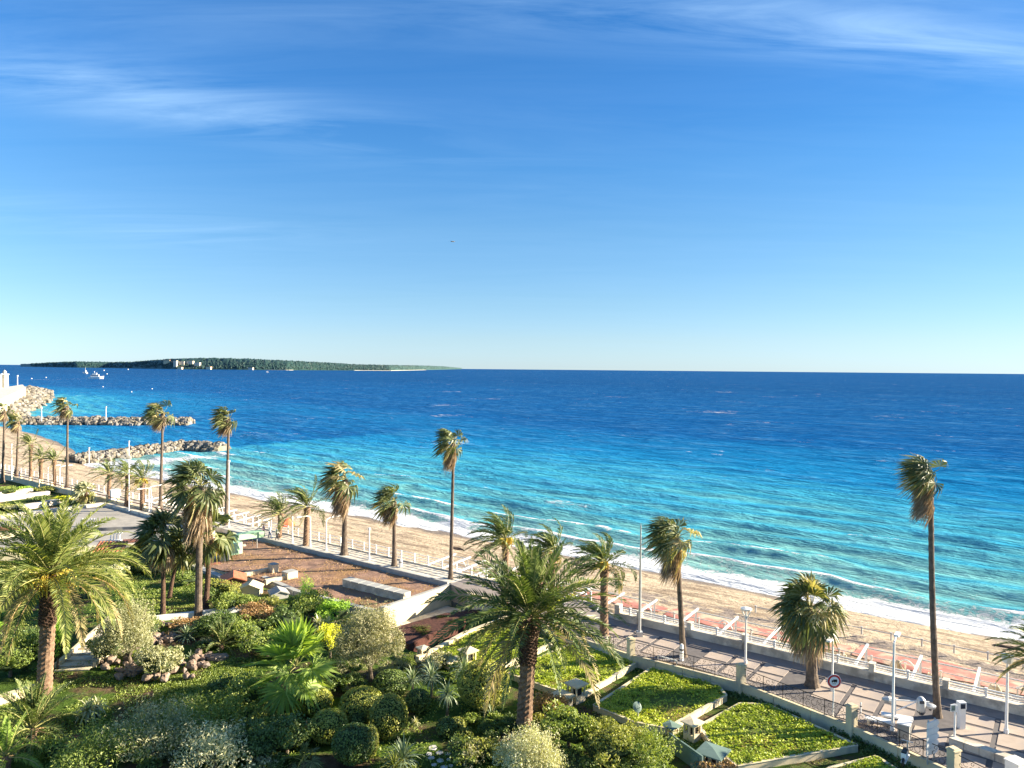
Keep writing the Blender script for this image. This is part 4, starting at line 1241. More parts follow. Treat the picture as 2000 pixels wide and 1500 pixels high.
# ================================================================ island
isl_pts = [(40, 711.2, 716.0), (90, 709, 717), (150, 706.5, 718), (210, 708, 718.5), (260, 707.5, 719.5), (315, 703, 720.5), (345, 701.5, 721), (400, 700, 721.5), (450, 700.5, 722), (500, 702.5, 722.5), (560, 705, 723), (620, 708, 723.2), (700, 713, 723.6), (760, 714, 724), (830, 714.5, 722.6), (870, 716, 721.8), (902, 719, 720.9)]
def isl(px): return np.interp(px, [a[0] for a in isl_pts], [a[1] for a in isl_pts]), np.interp(px, [a[0] for a in isl_pts], [a[2] for a in isl_pts])
pxs_ = np.linspace(40, 902, 420)
V = []; nj = 14
for i, px in enumerate(pxs_):
    top, bot = isl(px)
    pb_ = P(px, bot, SEA_Z)
    dirn = Vector((pb_.x, pb_.y, 0)).normalized()
    depth = 900.0
    Htop = (bot - top) / FPX * (pb_.y + depth * 0.35)
    for j in range(nj):
        u_ = j / (nj - 1)
        prof = math.sin(min(1.0, u_ / 0.38) * math.pi / 2) if u_ < 0.38 else math.cos((u_ - 0.38) / 0.62 * math.pi / 2)
        rough_ = 0.88 + 0.24 * float(vnoise(px / 3.0 + j * 3.1, j * 1.7, 5)) if 0 < j else 1
        z = SEA_Z - 0.5 + Htop * prof * rough_ * 1.02
        q = pb_ + dirn * (depth * u_)
        V.append((q.x, q.y, z))
ni = len(pxs_); idx = np.arange(ni * nj).reshape(ni, nj)
F = np.stack([idx[:-1, :-1], idx[1:, :-1], idx[1:, 1:], idx[:-1, 1:]], -1).reshape(-1, 4)
me = np_mesh('island', V, F, MT['treeline'])
tag(link_mesh('island', me), 'long low wooded island on the horizon', kind='structure')
# tree crowns of the island wood
ri = np.random.RandomState(5)
m = 5200
px_r = ri.uniform(60, 895, m); top, bot = isl(px_r)
V = []; F = []
for x_, t_, b_ in zip(px_r, top, bot):
    u_ = ri.uniform(0.02, 0.42)
    pb_ = P(x_, b_, SEA_Z); dirn = Vector((pb_.x, pb_.y, 0)).normalized()
    H_ = (b_ - t_) / FPX * (pb_.y + 315)
    z = SEA_Z + H_ * math.sin(min(1, u_ / 0.38) * math.pi / 2) * 0.93
    q = pb_ + dirn * (900 * u_); r_ = ri.uniform(5, 11); hh = ri.uniform(0.6, 1.1) * min(1, H_ / 25)
    b0 = len(V)
    for a_ in range(5): V.append((q.x + r_ * math.cos(a_ * 1.2566), q.y + r_ * math.sin(a_ * 1.2566), z))
    V.append((q.x + ri.uniform(-3, 3), q.y, z + r_ * 1.3 * hh))
    for a_ in range(5): F.append((b0 + a_, b0 + (a_ + 1) % 5, b0 + 5))
tag(link_mesh('island_woods', np_mesh('island_woods', V, F, MT['treeline'])), 'dark woods covering the island', kind='stuff')
for x_, y_, w_, h_, lab, mt_ in ((327, 707, 12, 4.5, 'leftmost broad cream fort building on the island', 'cream'), (343, 713, 6, 9, 'tall pale wall face of the island fort', 'seawall'), (356, 709, 10, 3.5, 'white fort building right of the tall wall on the island', 'seawall'), (372, 707.5, 12, 3, 'long white building at the top of the island', 'seawall'), (386, 711, 10, 3.5, 'pale building right of the long white one on the island', 'seawall'), (352, 719, 8, 2.5, 'small white boathouse at the island shore', 'cream'), (408, 718, 9, 2.5, 'pale house low on the island slope', 'cream'), (490, 719.5, 9, 2, 'small pale house far right on the island shore', 'seawall')):
    t_, b_ = isl(x_)
    Yb = P(x_, b_, SEA_Z).y + 218 * math.asin(min(0.97, max(0.0, (b_ - y_) / (b_ - t_ + 1)))) - 45
    p = PY(x_, y_, Yb); k_ = Yb / FPX
    r_ = empty('island_building', (p.x, p.y, p.z - 5 * k_), lab, 'building')
    mb = MB(); mb.box((0, 0, h_ * k_ / 2 + 2.5 * k_), (w_ * k_, 30, h_ * k_ + 3 * k_)); mb.build('wall', MT[mt_], r_)
    mb = MB(); mb.box((0, 0, h_ * k_ + 4.3 * k_), (w_ * k_ * 1.03, 32, 0.6 * k_)); mb.build('roof', MT['tile' if mt_ == 'cream' else mt_], r_)
mb = MB(); 
for (xa, xb) in ((520, 570), (690, 830)):
    for q in range(12):
        x_ = xa + (xb - xa) * q / 12; x2 = xa + (xb - xa) * (q + 1) / 12
        a, b2 = P(x_, isl(x_)[1] + 0.05, SEA_Z), P(x2, isl(x2)[1] + 0.05, SEA_Z)
        mb.beam(a + Vector((0, 0, 1)), b2 + Vector((0, 0, 1)), 30, 3)
tag(mb.build('island_shore', MT['seawall']), 'pale rocky shore of the island', kind='structure')

# ================================================================ boats, wake, bird
def boat(px, py, L_, label, rz, mast):
    p = P(px, py, SEA_Z)
    r = empty('motor_boat', p, label, 'boat', rz=rz)
    mb = MB(); hl = L_ / 2; w_ = L_ * 0.26; h_ = L_ * 0.14
    sec = [(-hl, w_ * 0.42, 0), (-hl * 0.2, w_ * 0.5, 0), (hl * 0.5, w_ * 0.42, h_ * 0.15), (hl, 0.05, h_ * 0.5)]
    vs = []
    for x, hw, up in sec: vs += [(x * 0.93, -hw * 0.7, -0.3), (x * 0.93, hw * 0.7, -0.3), (x, hw, h_ + up), (x, -hw, h_ + up)]
    fs = [(0, 1, 2, 3)]
    for i in range(3):
        a_ = i * 4; b2 = a_ + 4
        fs += [(a_, b2, b2 + 1, a_ + 1), (a_ + 1, b2 + 1, b2 + 2, a_ + 2), (a_ + 2, b2 + 2, b2 + 3, a_ + 3), (a_ + 3, b2 + 3, b2, a_)]
    fs += [(15, 14, 13, 12)]
    mb.add(vs, fs); mb.build('hull', MT['white'], r)
    mb = MB(); mb.box((-hl * 0.15, 0, h_ + h_ * 0.55), (L_ * 0.5, w_ * 0.7, h_ * 1.1)); mb.box((-hl * 0.2, 0, h_ * 2.5), (L_ * 0.26, w_ * 0.5, h_ * 0.8)); mb.build('cabin', MT['white'], r)
    mb = MB(); mb.box((-hl * 0.15, 0, h_ * 1.75), (L_ * 0.505, w_ * 0.71, h_ * 0.3)); mb.build('window', MT['glass'], r)
    mb = MB(); mb.tube([(-hl * 0.2, 0, h_ * 2.9), (-hl * 0.25, 0, h_ * 2.9 + mast)], L_ * 0.012, 5); mb.build('mast', MT['white'], r)
    return r
boat(188, 740, 26, 'white motor yacht heading right with a long white wake', 0.15, 3)
boat(166, 730, 22, 'smaller white boat with a tall mast just behind the motor yacht', 2.6, 9)
boat(522, 727, 10, 'tiny white boat off the middle of the island', 0.4, 2)
mb = MB(); n_ = 30
pa, pb_ = P(60, 742.5, SEA_Z), P(184, 740.5, SEA_Z)
for i in range(n_):
    f0, f1 = i / n_, (i + 1) / n_
    w0, w1 = 5 + 16 * (1 - f0) ** 2, 5 + 16 * (1 - f1) ** 2
    a, b2 = pa.lerp(pb_, f0), pa.lerp(pb_, f1)
    mb.add([a + Vector((0, -w0 / 2, 0.5)), b2 + Vector((0, -w1 / 2, 0.5)), b2 + Vector((0, w1 / 2, 0.5)), a + Vector((0, w0 / 2, 0.5))], [(0, 1, 2, 3)])
m_, N, L = M_new('wake foam')
o = N.new('ShaderNodeOutputMaterial'); b = N.new('ShaderNodeBsdfPrincipled'); g = N.new('ShaderNodeNewGeometry')
b.inputs['Base Color'].default_value = (0.75, 0.78, 0.8, 1); b.inputs['Roughness'].default_value = 0.8
tr = N.new('ShaderNodeBsdfTransparent'); ms = N.new('ShaderNodeMixShader')
f = ramp_node(N, L, noise_node(N, L, 0.12, 5, 0.7, g.outputs['Position']), [(0.42, (0, 0, 0)), (0.56, (0.9, 0.9, 0.9))])
L.new(f, ms.inputs[0]); L.new(tr.outputs[0], ms.inputs[1]); L.new(b.outputs[0], ms.inputs[2]); L.new(ms.outputs[0], o.inputs[0])
tag(mb.build('wake', m_), 'white foam wake trailing behind the motor yacht', kind='stuff')
for i, (x, y) in enumerate([(203, 724), (250, 722), (201, 756), (257, 766), (297, 760), (209, 731), (90, 738), (62, 740)]):
    p = P(x, y, SEA_Z); k_ = p.y / FPX
    mb = MB(); mb.tube([(0, 0, -0.3), (0, 0, 0.9 * k_), (0, 0, 1.8 * k_)], [1.0 * k_, 1.1 * k_, 0.3 * k_], 8)
    o_ = mb.build('mooring_buoy', MT['white']); o_.location = p
    tag(o_, 'tiny round white mooring buoy floating in the bay between the mole and the island', 'buoy', 'white buoys in the bay')
bp = PY(884, 472, 100)
bird = empty('seagull', bp, 'small dark seagull gliding high above the sea', 'bird', rz=0.2)
mb = MB(); mb.tube([(-0.28, 0, 0), (-0.1, 0, 0.02), (0.12, 0, 0.02), (0.3, 0, 0)], [0.02, 0.07, 0.07, 0.02], 7); mb.build('body', MT['grey'], bird)
for sx in (-1, 1):
    mb = MB(); mb.add([(0.1, sx * 0.04, 0.04), (-0.1, sx * 0.04, 0.04), (-0.02, sx * 0.32, 0.10), (0.1, sx * 0.30, 0.11), (0.0, sx * 0.68, 0.03)], [(0, 1, 2, 3), (3, 2, 4)])
    mb.v = [(v_[1] * 1.0, v_[0], v_[2]) for v_ in mb.v]
    mb.build('wing', MT['grey'], bird)
# ================================================================ palms
WIND = np.array((-1.0, 0.12, 0.0))


def unit(v):
    v = np.asarray(v, float); return v / (np.linalg.norm(v) + 1e-12)


def curve(p0, d0, L_, n, grav, wind, rng):
    """stem bending under its weight and the wind; returns points and directions"""
    p = np.array(p0, float); d = unit(d0); P_ = [p.copy()]; D_ = [d.copy()]
    ds = L_ / n
    for i in range(n):
        k = (i + 0.6) / n
        d = unit(d + (np.array((0, 0, -grav)) + WIND * wind) * (k * 1.3 / n * 2))
        p = p + d * ds; P_.append(p.copy()); D_.append(d.copy())
    return np.array(P_), np.array(D_)


def rib(V, F, MI, P_, D_, r0, r1, mi):
    b = len(V); n = len(P_)
    for i in range(n):
        up = np.array((0, 0, 1.0)); s = unit(np.cross(D_[i], up) if abs(D_[i][2]) < .98 else (1, 0, 0)); u_ = np.cross(s, D_[i])
        r = r0 + (r1 - r0) * i / (n - 1)
        for a in (0, 2.094, 4.189):
            V.append(P_[i] + s * (r * math.cos(a)) + u_ * (r * math.sin(a)))
    for i in range(n - 1):
        for k in range(3):
            F.append((b + i * 3 + k, b + i * 3 + (k + 1) % 3, b + i * 3 + 3 + (k + 1) % 3, b + i * 3 + 3 + k)); MI.append(mi)


def phoenix_frond(p0, d0, L_, rng, m=44, grav=0.6, wind=0.0, lw=0.055, ll=0.52, nseg=9, bare=0.12):
    P_, D_ = curve(p0, d0, L_, nseg, grav, wind, rng)
    V, F, MI = [], [], []
    rib(V, F, MI, P_, D_, 0.045, 0.01, 1)
    roll = rng.normal() * 0.35
    for k in range(m):
        f = bare + (1 - bare) * (k + 0.5) / m
        x = f * nseg; i = min(int(x), nseg - 1); w = x - i
        p = P_[i] * (1 - w) + P_[i + 1] * w; d = unit(D_[i] * (1 - w) + D_[i + 1] * w)
        s = np.cross(d, (0, 0, 1.0)); s = unit(s if np.linalg.norm(s) > 0.05 else np.array((1, 0, 0)))
        u_ = np.cross(s, d)
        s2 = s * math.cos(roll) + u_ * math.sin(roll); u2 = np.cross(s2, d)
        prof = ll * (math.sin(math.pi * min(1, 0.18 + f * 0.86)) ** 0.6 + 0.12)
        for sg in (-1, 1):
            fw = 0.62 + 0.5 * f
            ld = unit(d * fw + s2 * (sg * (0.95 - 0.25 * f)) + u2 * (0.28 + rng.normal() * 0.16) + rng.normal(size=3) * 0.07 + WIND * wind * 0.35 + np.array((0, 0, -0.12 * grav)))
            LL = prof * rng.uniform(0.85, 1.15)
            wv = unit(np.cross(ld, u2 + rng.normal(size=3) * 0.3)) * (lw / 2)
            mid = p + ld * LL * 0.45
            tip = p + ld * LL + np.array((0, 0, -0.10 * LL)) + WIND * wind * 0.10 * LL
            b = len(V)
            V += [p, mid + wv, tip, mid - wv]; F.append((b, b + 1, b + 2, b + 3)); MI.append(0)
    return V, F, MI


def fan_leaf(p0, d0, Lp, R_, rng, nseg=18, grav=0.35, wind=0.0, spread=2.1, droop=0.35, wseg=1.0):
    P_, D_ = curve(p0, d0, Lp, 5, grav, wind, rng)
    V, F, MI = [], [], []
    rib(V, F, MI, P_, D_, 0.03, 0.015, 1)
    h = P_[-1]; d = D_[-1]
    s = np.cross(d, (0, 0, 1.0)); s = unit(s if np.linalg.norm(s) > 0.05 else np.array((1, 0, 0)))
    roll = rng.normal() * 0.5; u_ = np.cross(s, d)
    s = s * math.cos(roll) + u_ * math.sin(roll); u_ = np.cross(s, d)
    for k in range(nseg):
        a = (k + 0.5) / nseg * 2 * spread - spread
        a += rng.normal() * 0.03
        dirn = unit(d * math.cos(a) + s * math.sin(a) + u_ * (0.12 + 0.2 * abs(a) / spread))
        R2 = R_ * (1 - 0.22 * (abs(a) / spread) ** 2) * rng.uniform(0.88, 1.1)
        half = R2 * 0.55 * math.tan(spread / nseg) * 1.05 * wseg
        tw = unit(np.cross(dirn, u_ + rng.normal(size=3) * 0.15))
        fold = u_ * (half * 0.5 * (1 if k % 2 else -1))
        mid = h + dirn * R2 * 0.55
        tip = h + dirn * R2 + np.array((0, 0, -droop * R2 * rng.uniform(0.5, 1.3))) + WIND * wind * 0.45 * R2 * rng.uniform(0.6, 1.2)
        b = len(V)
        V += [h, mid + tw * half + fold, tip, mid - tw * half - fold]; F.append((b, b + 1, b + 2, b + 3)); MI.append(0)
    return V, F, MI


def make_trunk(base, top, r0, r1, kind, rng, lean=0.0, n=None, sides=12):
    base, top = np.array(base), np.array(top)
    H = np.linalg.norm(top - base)
    n = n or max(10, int(H / (0.16 if kind == 'P' else 0.30)))
    V, F = [], []
    for i in range(n + 1):
        f = i / n
        c = base + (top - base) * f + np.array((math.sin(f * math.pi) * lean, 0, 0))
        if kind == 'P':
            r = r0 + (r1 - r0) * f; r *= 1 + 0.22 * math.exp(-f * 14) + 0.28 * sstep(0.80, 0.93, f)
        else:
            r = r1 + (r0 - r1) * (1 - f) ** 1.6 + r0 * 0.75 * math.exp(-f * H / 0.55)
        for k in range(sides):
            a = 2 * math.pi * k / sides
            if kind == 'P':
                q = r * (1 + (0.10 + 0.10 * sstep(0.7, 0.9, f)) * (1 if (k + i) % 2 else -0.35) + rng.normal() * 0.025)
            else:
                q = r * (1 + (0.05 if i % 2 else -0.03) + rng.normal() * 0.02)
            V.append((c[0] + q * math.cos(a), c[1] + q * math.sin(a), c[2]))
    for i in range(n):
        for k in range(sides):
            k2 = (k + 1) % sides
            F.append((i * sides + k, i * sides + k2, (i + 1) * sides + k2, (i + 1) * sides + k))
    F.append(tuple(n * sides + k for k in range(sides)))
    return V, F


GA = 2.39996


def palm(kind, base, crown, label, R, nf=30, wind=0.5, r0=0.28, r1=0.17, seed=0, skirt=0.0, dates=0, mat=None, z0=0.0, lean=0.0,
         dead=0.12, elp=1.05, fr=0.60, fd=1.0, m=30, cat='palm tree', name=None, group=None, lw=0.06, upright=0.0, seg=16, yellow=0.0, boots=False, gr=(0.4, 0.9), low=22, ws=1.0):
    """base, crown: places in the survey picture; R frond reach in metres"""
    rng = np.random.RandomState(seed); lt_ = 0.13 if nf > 60 else 0.14
    b0 = P(*base, z0) if isinstance(base, tuple) else base
    c0 = PY(crown[0], crown[1], b0.y)
    name = name or {'P': 'date_palm', 'W': 'fan_palm', 'T': 'windmill_palm'}[kind]
    root = empty(name, b0, label, cat, group)
    b = np.zeros(3); c = np.array(c0 - b0)
    V, F = make_trunk(b + np.array((0, 0, -0.3)), c + np.array((0, 0, -0.05)), r0, r1, 'P' if kind == 'P' else 'W', rng, lean)
    link_mesh('trunk', np_mesh('trunk', V, F, MT['trunkp' if kind == 'P' else ('fibre' if kind == 'T' else 'trunkw')], smooth=False), root)
    if boots:
        mb = MB()
        for i in range(260):
            f = 1 - (i / 260) * 0.42; an = i * GA
            r = (r0 + (r1 - r0) * f) * (1 + 0.28 * float(sstep(0.80, 0.93, f)))
            pc = b + (c - b) * f
            o_ = Vector((math.cos(an), math.sin(an), 0)); q = Vector(pc) + o_ * (r * 0.92)
            mb.beam(q, q + o_ * 0.13 + Vector((0, 0, 0.20)), 0.17, 0.07)
        tag(mb.build('leaf_base', MT['fibre'], root), kind='stuff')
    if kind == 'W' and ws == 1.0: ws = 0.72; nf = int(nf * 0.85)
    green = mat or MT['phoenix' if kind == 'P' else 'fan']
    for i in range(nf):
        f = (i + 0.5) / nf            # 0 young, centre; 1 oldest, low
        az = i * GA + rng.normal() * 0.15
        el = math.radians(86 - (86 + (low if kind == 'P' else 48)) * (f ** (elp + upright))) + rng.normal() * 0.08
        d0 = np.array((math.cos(az) * math.cos(el), math.sin(az) * math.cos(el), math.sin(el)))
        d0 = unit(d0 + WIND * wind * 0.35)
        isdead = f > 1 - dead and rng.uniform() < 0.8
        mt = MT['frondold'] if isdead or (kind == 'W' and mat is None and rng.uniform() < 0.16) else (MT['phoenixy'] if rng.uniform() < (yellow if kind == 'P' else 0.0) else green)
        mr = MT['rachisold'] if isdead or f > 0.85 else MT['rachis']
        if kind == 'P':
            L_ = R * rng.uniform(0.86, 1.10) * (0.72 + 0.34 * min(1, f * 2.2))
            V, F, MI = phoenix_frond(c + d0 * r1 * 0.8, d0, L_ * 1.12, rng, m=m, grav=gr[0] + gr[1] * f + (0.4 if isdead else 0), wind=wind * rng.uniform(0.7, 1.3), lw=lw, ll=lt_ * R + 0.03)
        else:
            lp = R * 0.48 * rng.uniform(0.8, 1.2); rr = R * fr
            V, F, MI = fan_leaf(c + d0 * r1 * 0.5, d0, lp, rr, rng, nseg=seg, grav=(0.3 + 0.6 * f) * fd, wind=wind * rng.uniform(0.7, 1.3), droop=(0.22 + 0.3 * f) * fd, wseg=ws)
        link_mesh('frond', np_mesh('frond', V, F, [mt, mr], MI), root)
    if skirt > 0:
        V, F, MI = [], [], []
        ns = int(26 + skirt * 26)
        for i in range(ns):
            az = i * GA; h = rng.uniform(0, 1) * skirt
            st = c + np.array((math.cos(az) * r1, math.sin(az) * r1, -h * 0.85))
            d0 = unit(np.array((math.cos(az) * 0.75, math.sin(az) * 0.75, -0.9)) + WIND * wind * 0.35)
            v, f_, mi = fan_leaf(st, d0, R * 0.26, R * 0.50, rng, nseg=8, grav=1.3, wind=wind * 0.6, spread=0.75, droop=0.55, wseg=0.7)
            o_ = len(V); V += v; F += [tuple(o_ + q for q in x) for x in f_]; MI += mi
        link_mesh('dead_skirt', np_mesh('dead_skirt', V, F, [MT['skirt'], MT['skirt']], MI), root)
    for q in range(dates):
        az = rng.uniform(0, 6.28); el = rng.uniform(0.1, 0.8)
        V, F, MI = [], [], []
        for j in range(14):
            a2 = az + rng.normal() * 0.25
            d0 = np.array((math.cos(a2) * math.cos(el), math.sin(a2) * math.cos(el), math.sin(el))) + WIND * wind * 0.2
            P_, D_ = curve(c + unit(d0) * 0.2, d0, R * 0.34 * rng.uniform(0.7, 1.1), 5, 2.2, wind * 0.5, rng)
            rib(V, F, MI, P_, D_, 0.035, 0.045, 0)
        link_mesh('date_stalk', np_mesh('date_stalk', V, F, MT['date']), root)
    return root


def fit_R(px_r, base, z0=0.0):
    b0 = P(*base, z0) if isinstance(base, tuple) else base
    return px_r * b0.y / FPX


def PR(base, px_r): return fit_R(px_r, base)


# far left rows on the promenade
palm('W', (5, 940), (9, 800), 'leftmost tall fan palm at the picture edge', PR((5, 940), 24), 18, 0.9, 0.28, 0.14, 1, skirt=0.9, m=12, seg=9)
palm('W', (32, 934), (36, 822), 'tall fan palm just right of the leftmost one, below the mole', PR((32, 934), 23), 18, 0.9, 0.26, 0.14, 2, skirt=0.9, seg=9)
palm('W', (131, 952), (132, 792), 'slender fan palm standing alone in front of the left half of the far breakwater', PR((131, 952), 25), 20, 1.0, 0.26, 0.14, 3, skirt=0.9, seg=9)
palm('P', (60, 940), (60, 868), 'small date palm between the second tall fan palm and the beach sand', PR((60, 940), 30), 20, 0.9, 0.28, 0.24, 4, m=14, lw=0.14)
palm('P', (80, 944), (80, 895), 'stout dark trunked date palm, left one of the trio before the bay', PR((80, 944), 34), 20, 0.9, 0.36, 0.3, 5, m=14, lw=0.14)
palm('P', (106, 950), (106, 898), 'small date palm just left of the slender lone fan palm', PR((106, 950), 28), 20, 0.9, 0.28, 0.24, 6, m=14, lw=0.14)
palm('P', (212, 976), (214, 926), 'left palm of the three date palms before the surf', PR((212, 976), 36), 22, 0.9, 0.30, 0.24, 7, m=16, lw=0.13)
palm('P', (247, 990), (250, 926), 'middle palm of the three date palms before the surf', PR((247, 990), 38), 24, 0.9, 0.33, 0.26, 8, m=16, lw=0.13)
palm('P', (278, 996), (278, 938), 'right palm of the three date palms, with orange date stalks', PR((278, 996), 46), 26, 0.8, 0.34, 0.28, 9, m=18, dates=7, lw=0.12, yellow=0.25)
palm('T', (166, 985), (168, 960), 'short bushy palm with pale leaves behind the grey terrace', PR((166, 985), 26), 20, 0.5, 0.25, 0.2, 10, mat=MT['lf_grey'], z0=-0.3, seg=9)
palm('W', (313, 995), (318, 806), 'tall fan palm whose crown stands before the tip of the far breakwater', PR((313, 995), 33), 26, 1.0, 0.26, 0.15, 11, skirt=1.1, seg=11)
palm('W', (441, 1025), (447, 817), 'tall thin fan palm rising behind the tip of the nearer groyne', PR((441, 1025), 33), 26, 1.0, 0.26, 0.15, 12, skirt=1.0, seg=11)
# middle
palm('P', (545, 1050), (548, 1003), 'dark wind-blown date palm beside the people on the promenade', PR((545, 1050), 50), 30, 1.0, 0.30, 0.24, 13, m=20, lw=0.10)
palm('P', (597, 1065), (600, 990), 'wind-blown date palm just right of the people, crown over the surf', PR((597, 1065), 56), 34, 0.9, 0.33, 0.26, 14, m=22, lw=0.10)
palm('W', (672, 1083), (675, 936), 'fan palm with a very long pale dead skirt', PR((672, 1083), 46), 32, 0.7, 0.36, 0.24, 15, skirt=3.0, seg=13)
palm('W', (770, 1105), (770, 978), 'smaller fan palm with a short brown skirt above the far end of the roof upstand', PR((770, 1105), 40), 26, 0.8, 0.26, 0.17, 16, skirt=1.5, seg=12)
palm('W', (880, 1130), (886, 864), 'very tall slender fan palm in the middle of the picture', PR((880, 1130), 37), 26, 0.7, 0.21, 0.13, 17, skirt=1.7, seg=15, ws=0.8)
palm('P', (985, 1177), (988, 1055), 'leaning date palm with orange stalks behind the left side of the big date palm', PR((985, 1177), 72), 34, 1.0, 0.32, 0.26, 18, m=28, dates=8, lw=0.085)
palm('P', (1075, 1204), (1080, 1078), 'date palm almost hidden behind the top of the big date palm', PR((1075, 1204), 62), 32, 1.1, 0.32, 0.26, 19, m=28, lw=0.085)
palm('P', (1180, 1240), (1180, 1103), 'date palm with a few orange stalks right of the big date palm', PR((1180, 1240), 68), 36, 0.9, 0.33, 0.27, 20, m=28, dates=5, lw=0.085)
palm('W', (1335, 1282), (1322, 1050), 'fan palm on the promenade right of the tall steel mast', PR((1335, 1282), 54), 32, 0.7, 0.23, 0.17, 21, skirt=2.2, seg=18, ws=0.75)
palm('W', (1587, 1340), (1582, 1190), 'stout fan palm with a broad dense crown beside the double lamp', PR((1587, 1340), 72), 44, 0.22, 0.36, 0.28, 22, skirt=1.8, seg=20, ws=0.8)
palm('W', (1832, 1400), (1818, 925), 'tallest fan palm, standing alone at the right with a dark trunk', PR((1832, 1400), 50), 26, 1.2, 0.20, 0.145, 23, skirt=2.2, seg=18, lean=-0.12, ws=0.75)
palm('P', (2052, 1470), (2050, 1290), 'date palm outside the right edge whose fronds reach into the picture', PR((2052, 1470), 88), 34, 0.8, 0.4, 0.34, 24, m=36, lw=0.07)
# garden palms
palm('P', (1022, 1425), (1036, 1208), 'largest date palm, in the garden in front of the raised lawns', PR((1022, 1425), 176), 78, 0.05, 0.45, 0.44, 25, m=52, z0=-0.5, dead=0.10, lw=0.085, elp=0.85, boots=True, yellow=0.05, gr=(0.42, 0.62), low=16)
palm('P', (85, 1357), (98, 1125), 'large yellowing date palm with orange date stalks at the left edge of the garden', PR((85, 1357), 168), 80, 0.10, 0.44, 0.42, 26, m=50, z0=-0.5, dead=0.12, dates=18, lw=0.085, elp=0.9, mat=MT['phoenixy'], upright=0.0, boots=True, gr=(0.45, 1.15), low=14)
palm('W', (387, 1206), (391, 950), 'tall garden fan palm with a heavy brown skirt behind the white garden wall', PR((387, 1206), 64), 34, 0.45, 0.30, 0.26, 27, skirt=3.4, seg=20, ws=0.8, z0=-0.5, mat=MT['fan'])
palm('T', (401, 1190), (412, 1045), 'shaggy windmill palm hiding behind the tall garden fan palm', PR((401, 1190), 58), 26, 0.3, 0.24, 0.2, 28, z0=-0.5, seg=14)
palm('T', (318, 1202), (320, 1050), 'left one of the twin windmill palms beside the shaded lawn', PR((318, 1202), 58), 34, 0.35, 0.20, 0.17, 29, z0=-0.5, seg=14, skirt=1.0)
palm('T', (329, 1170), (348, 1070), 'right one of the twin windmill palms, shorter and yellower', PR((329, 1170), 44), 26, 0.35, 0.18, 0.15, 30, z0=-0.5, seg=14)
palm('W', (578, 1385), (578, 1302), 'bright green young fan palm with big fans in the middle of the garden', PR((578, 1385), 82), 22, 0.05, 0.28, 0.24, 31, z0=-0.5, seg=28, mat=MT['fanbright'], dead=0.0, upright=0.35, fr=0.72, ws=1.1, fd=0.35)
palm('P', (60, 1452), (62, 1425), 'low trunkless palm clump of dark green fronds in the bottom left corner', PR((60, 1452), 95), 40, 0.1, 0.25, 0.22, 32, z0=-0.5, m=40, dead=0.0, upright=0.4, name='palm_clump', cat='palm')
palm('P', (10, 1505), (10, 1480), 'green palm fronds rising at the very bottom left corner', PR((10, 1505), 80), 26, 0.1, 0.25, 0.22, 33, z0=-0.5, m=40, dead=0.0, upright=0.4, name='palm_clump', cat='palm', mat=MT['fanbright'])
palm('W', (592, 1500), (594, 1488), 'small low fan palm at the bottom edge left of the round bushes', PR((592, 1500), 42), 16, 0.0, 0.14, 0.12, 34, z0=-0.5, seg=18, dead=0.0, name='fan_palm_sapling')
palm('P', (432, 1268), (432, 1258), 'low palm-like clump right of the rockery', PR((432, 1268), 50), 26, 0.1, 0.2, 0.18, 35, z0=-0.5, m=30, dead=0.0, upright=0.3, name='palm_clump', cat='palm')

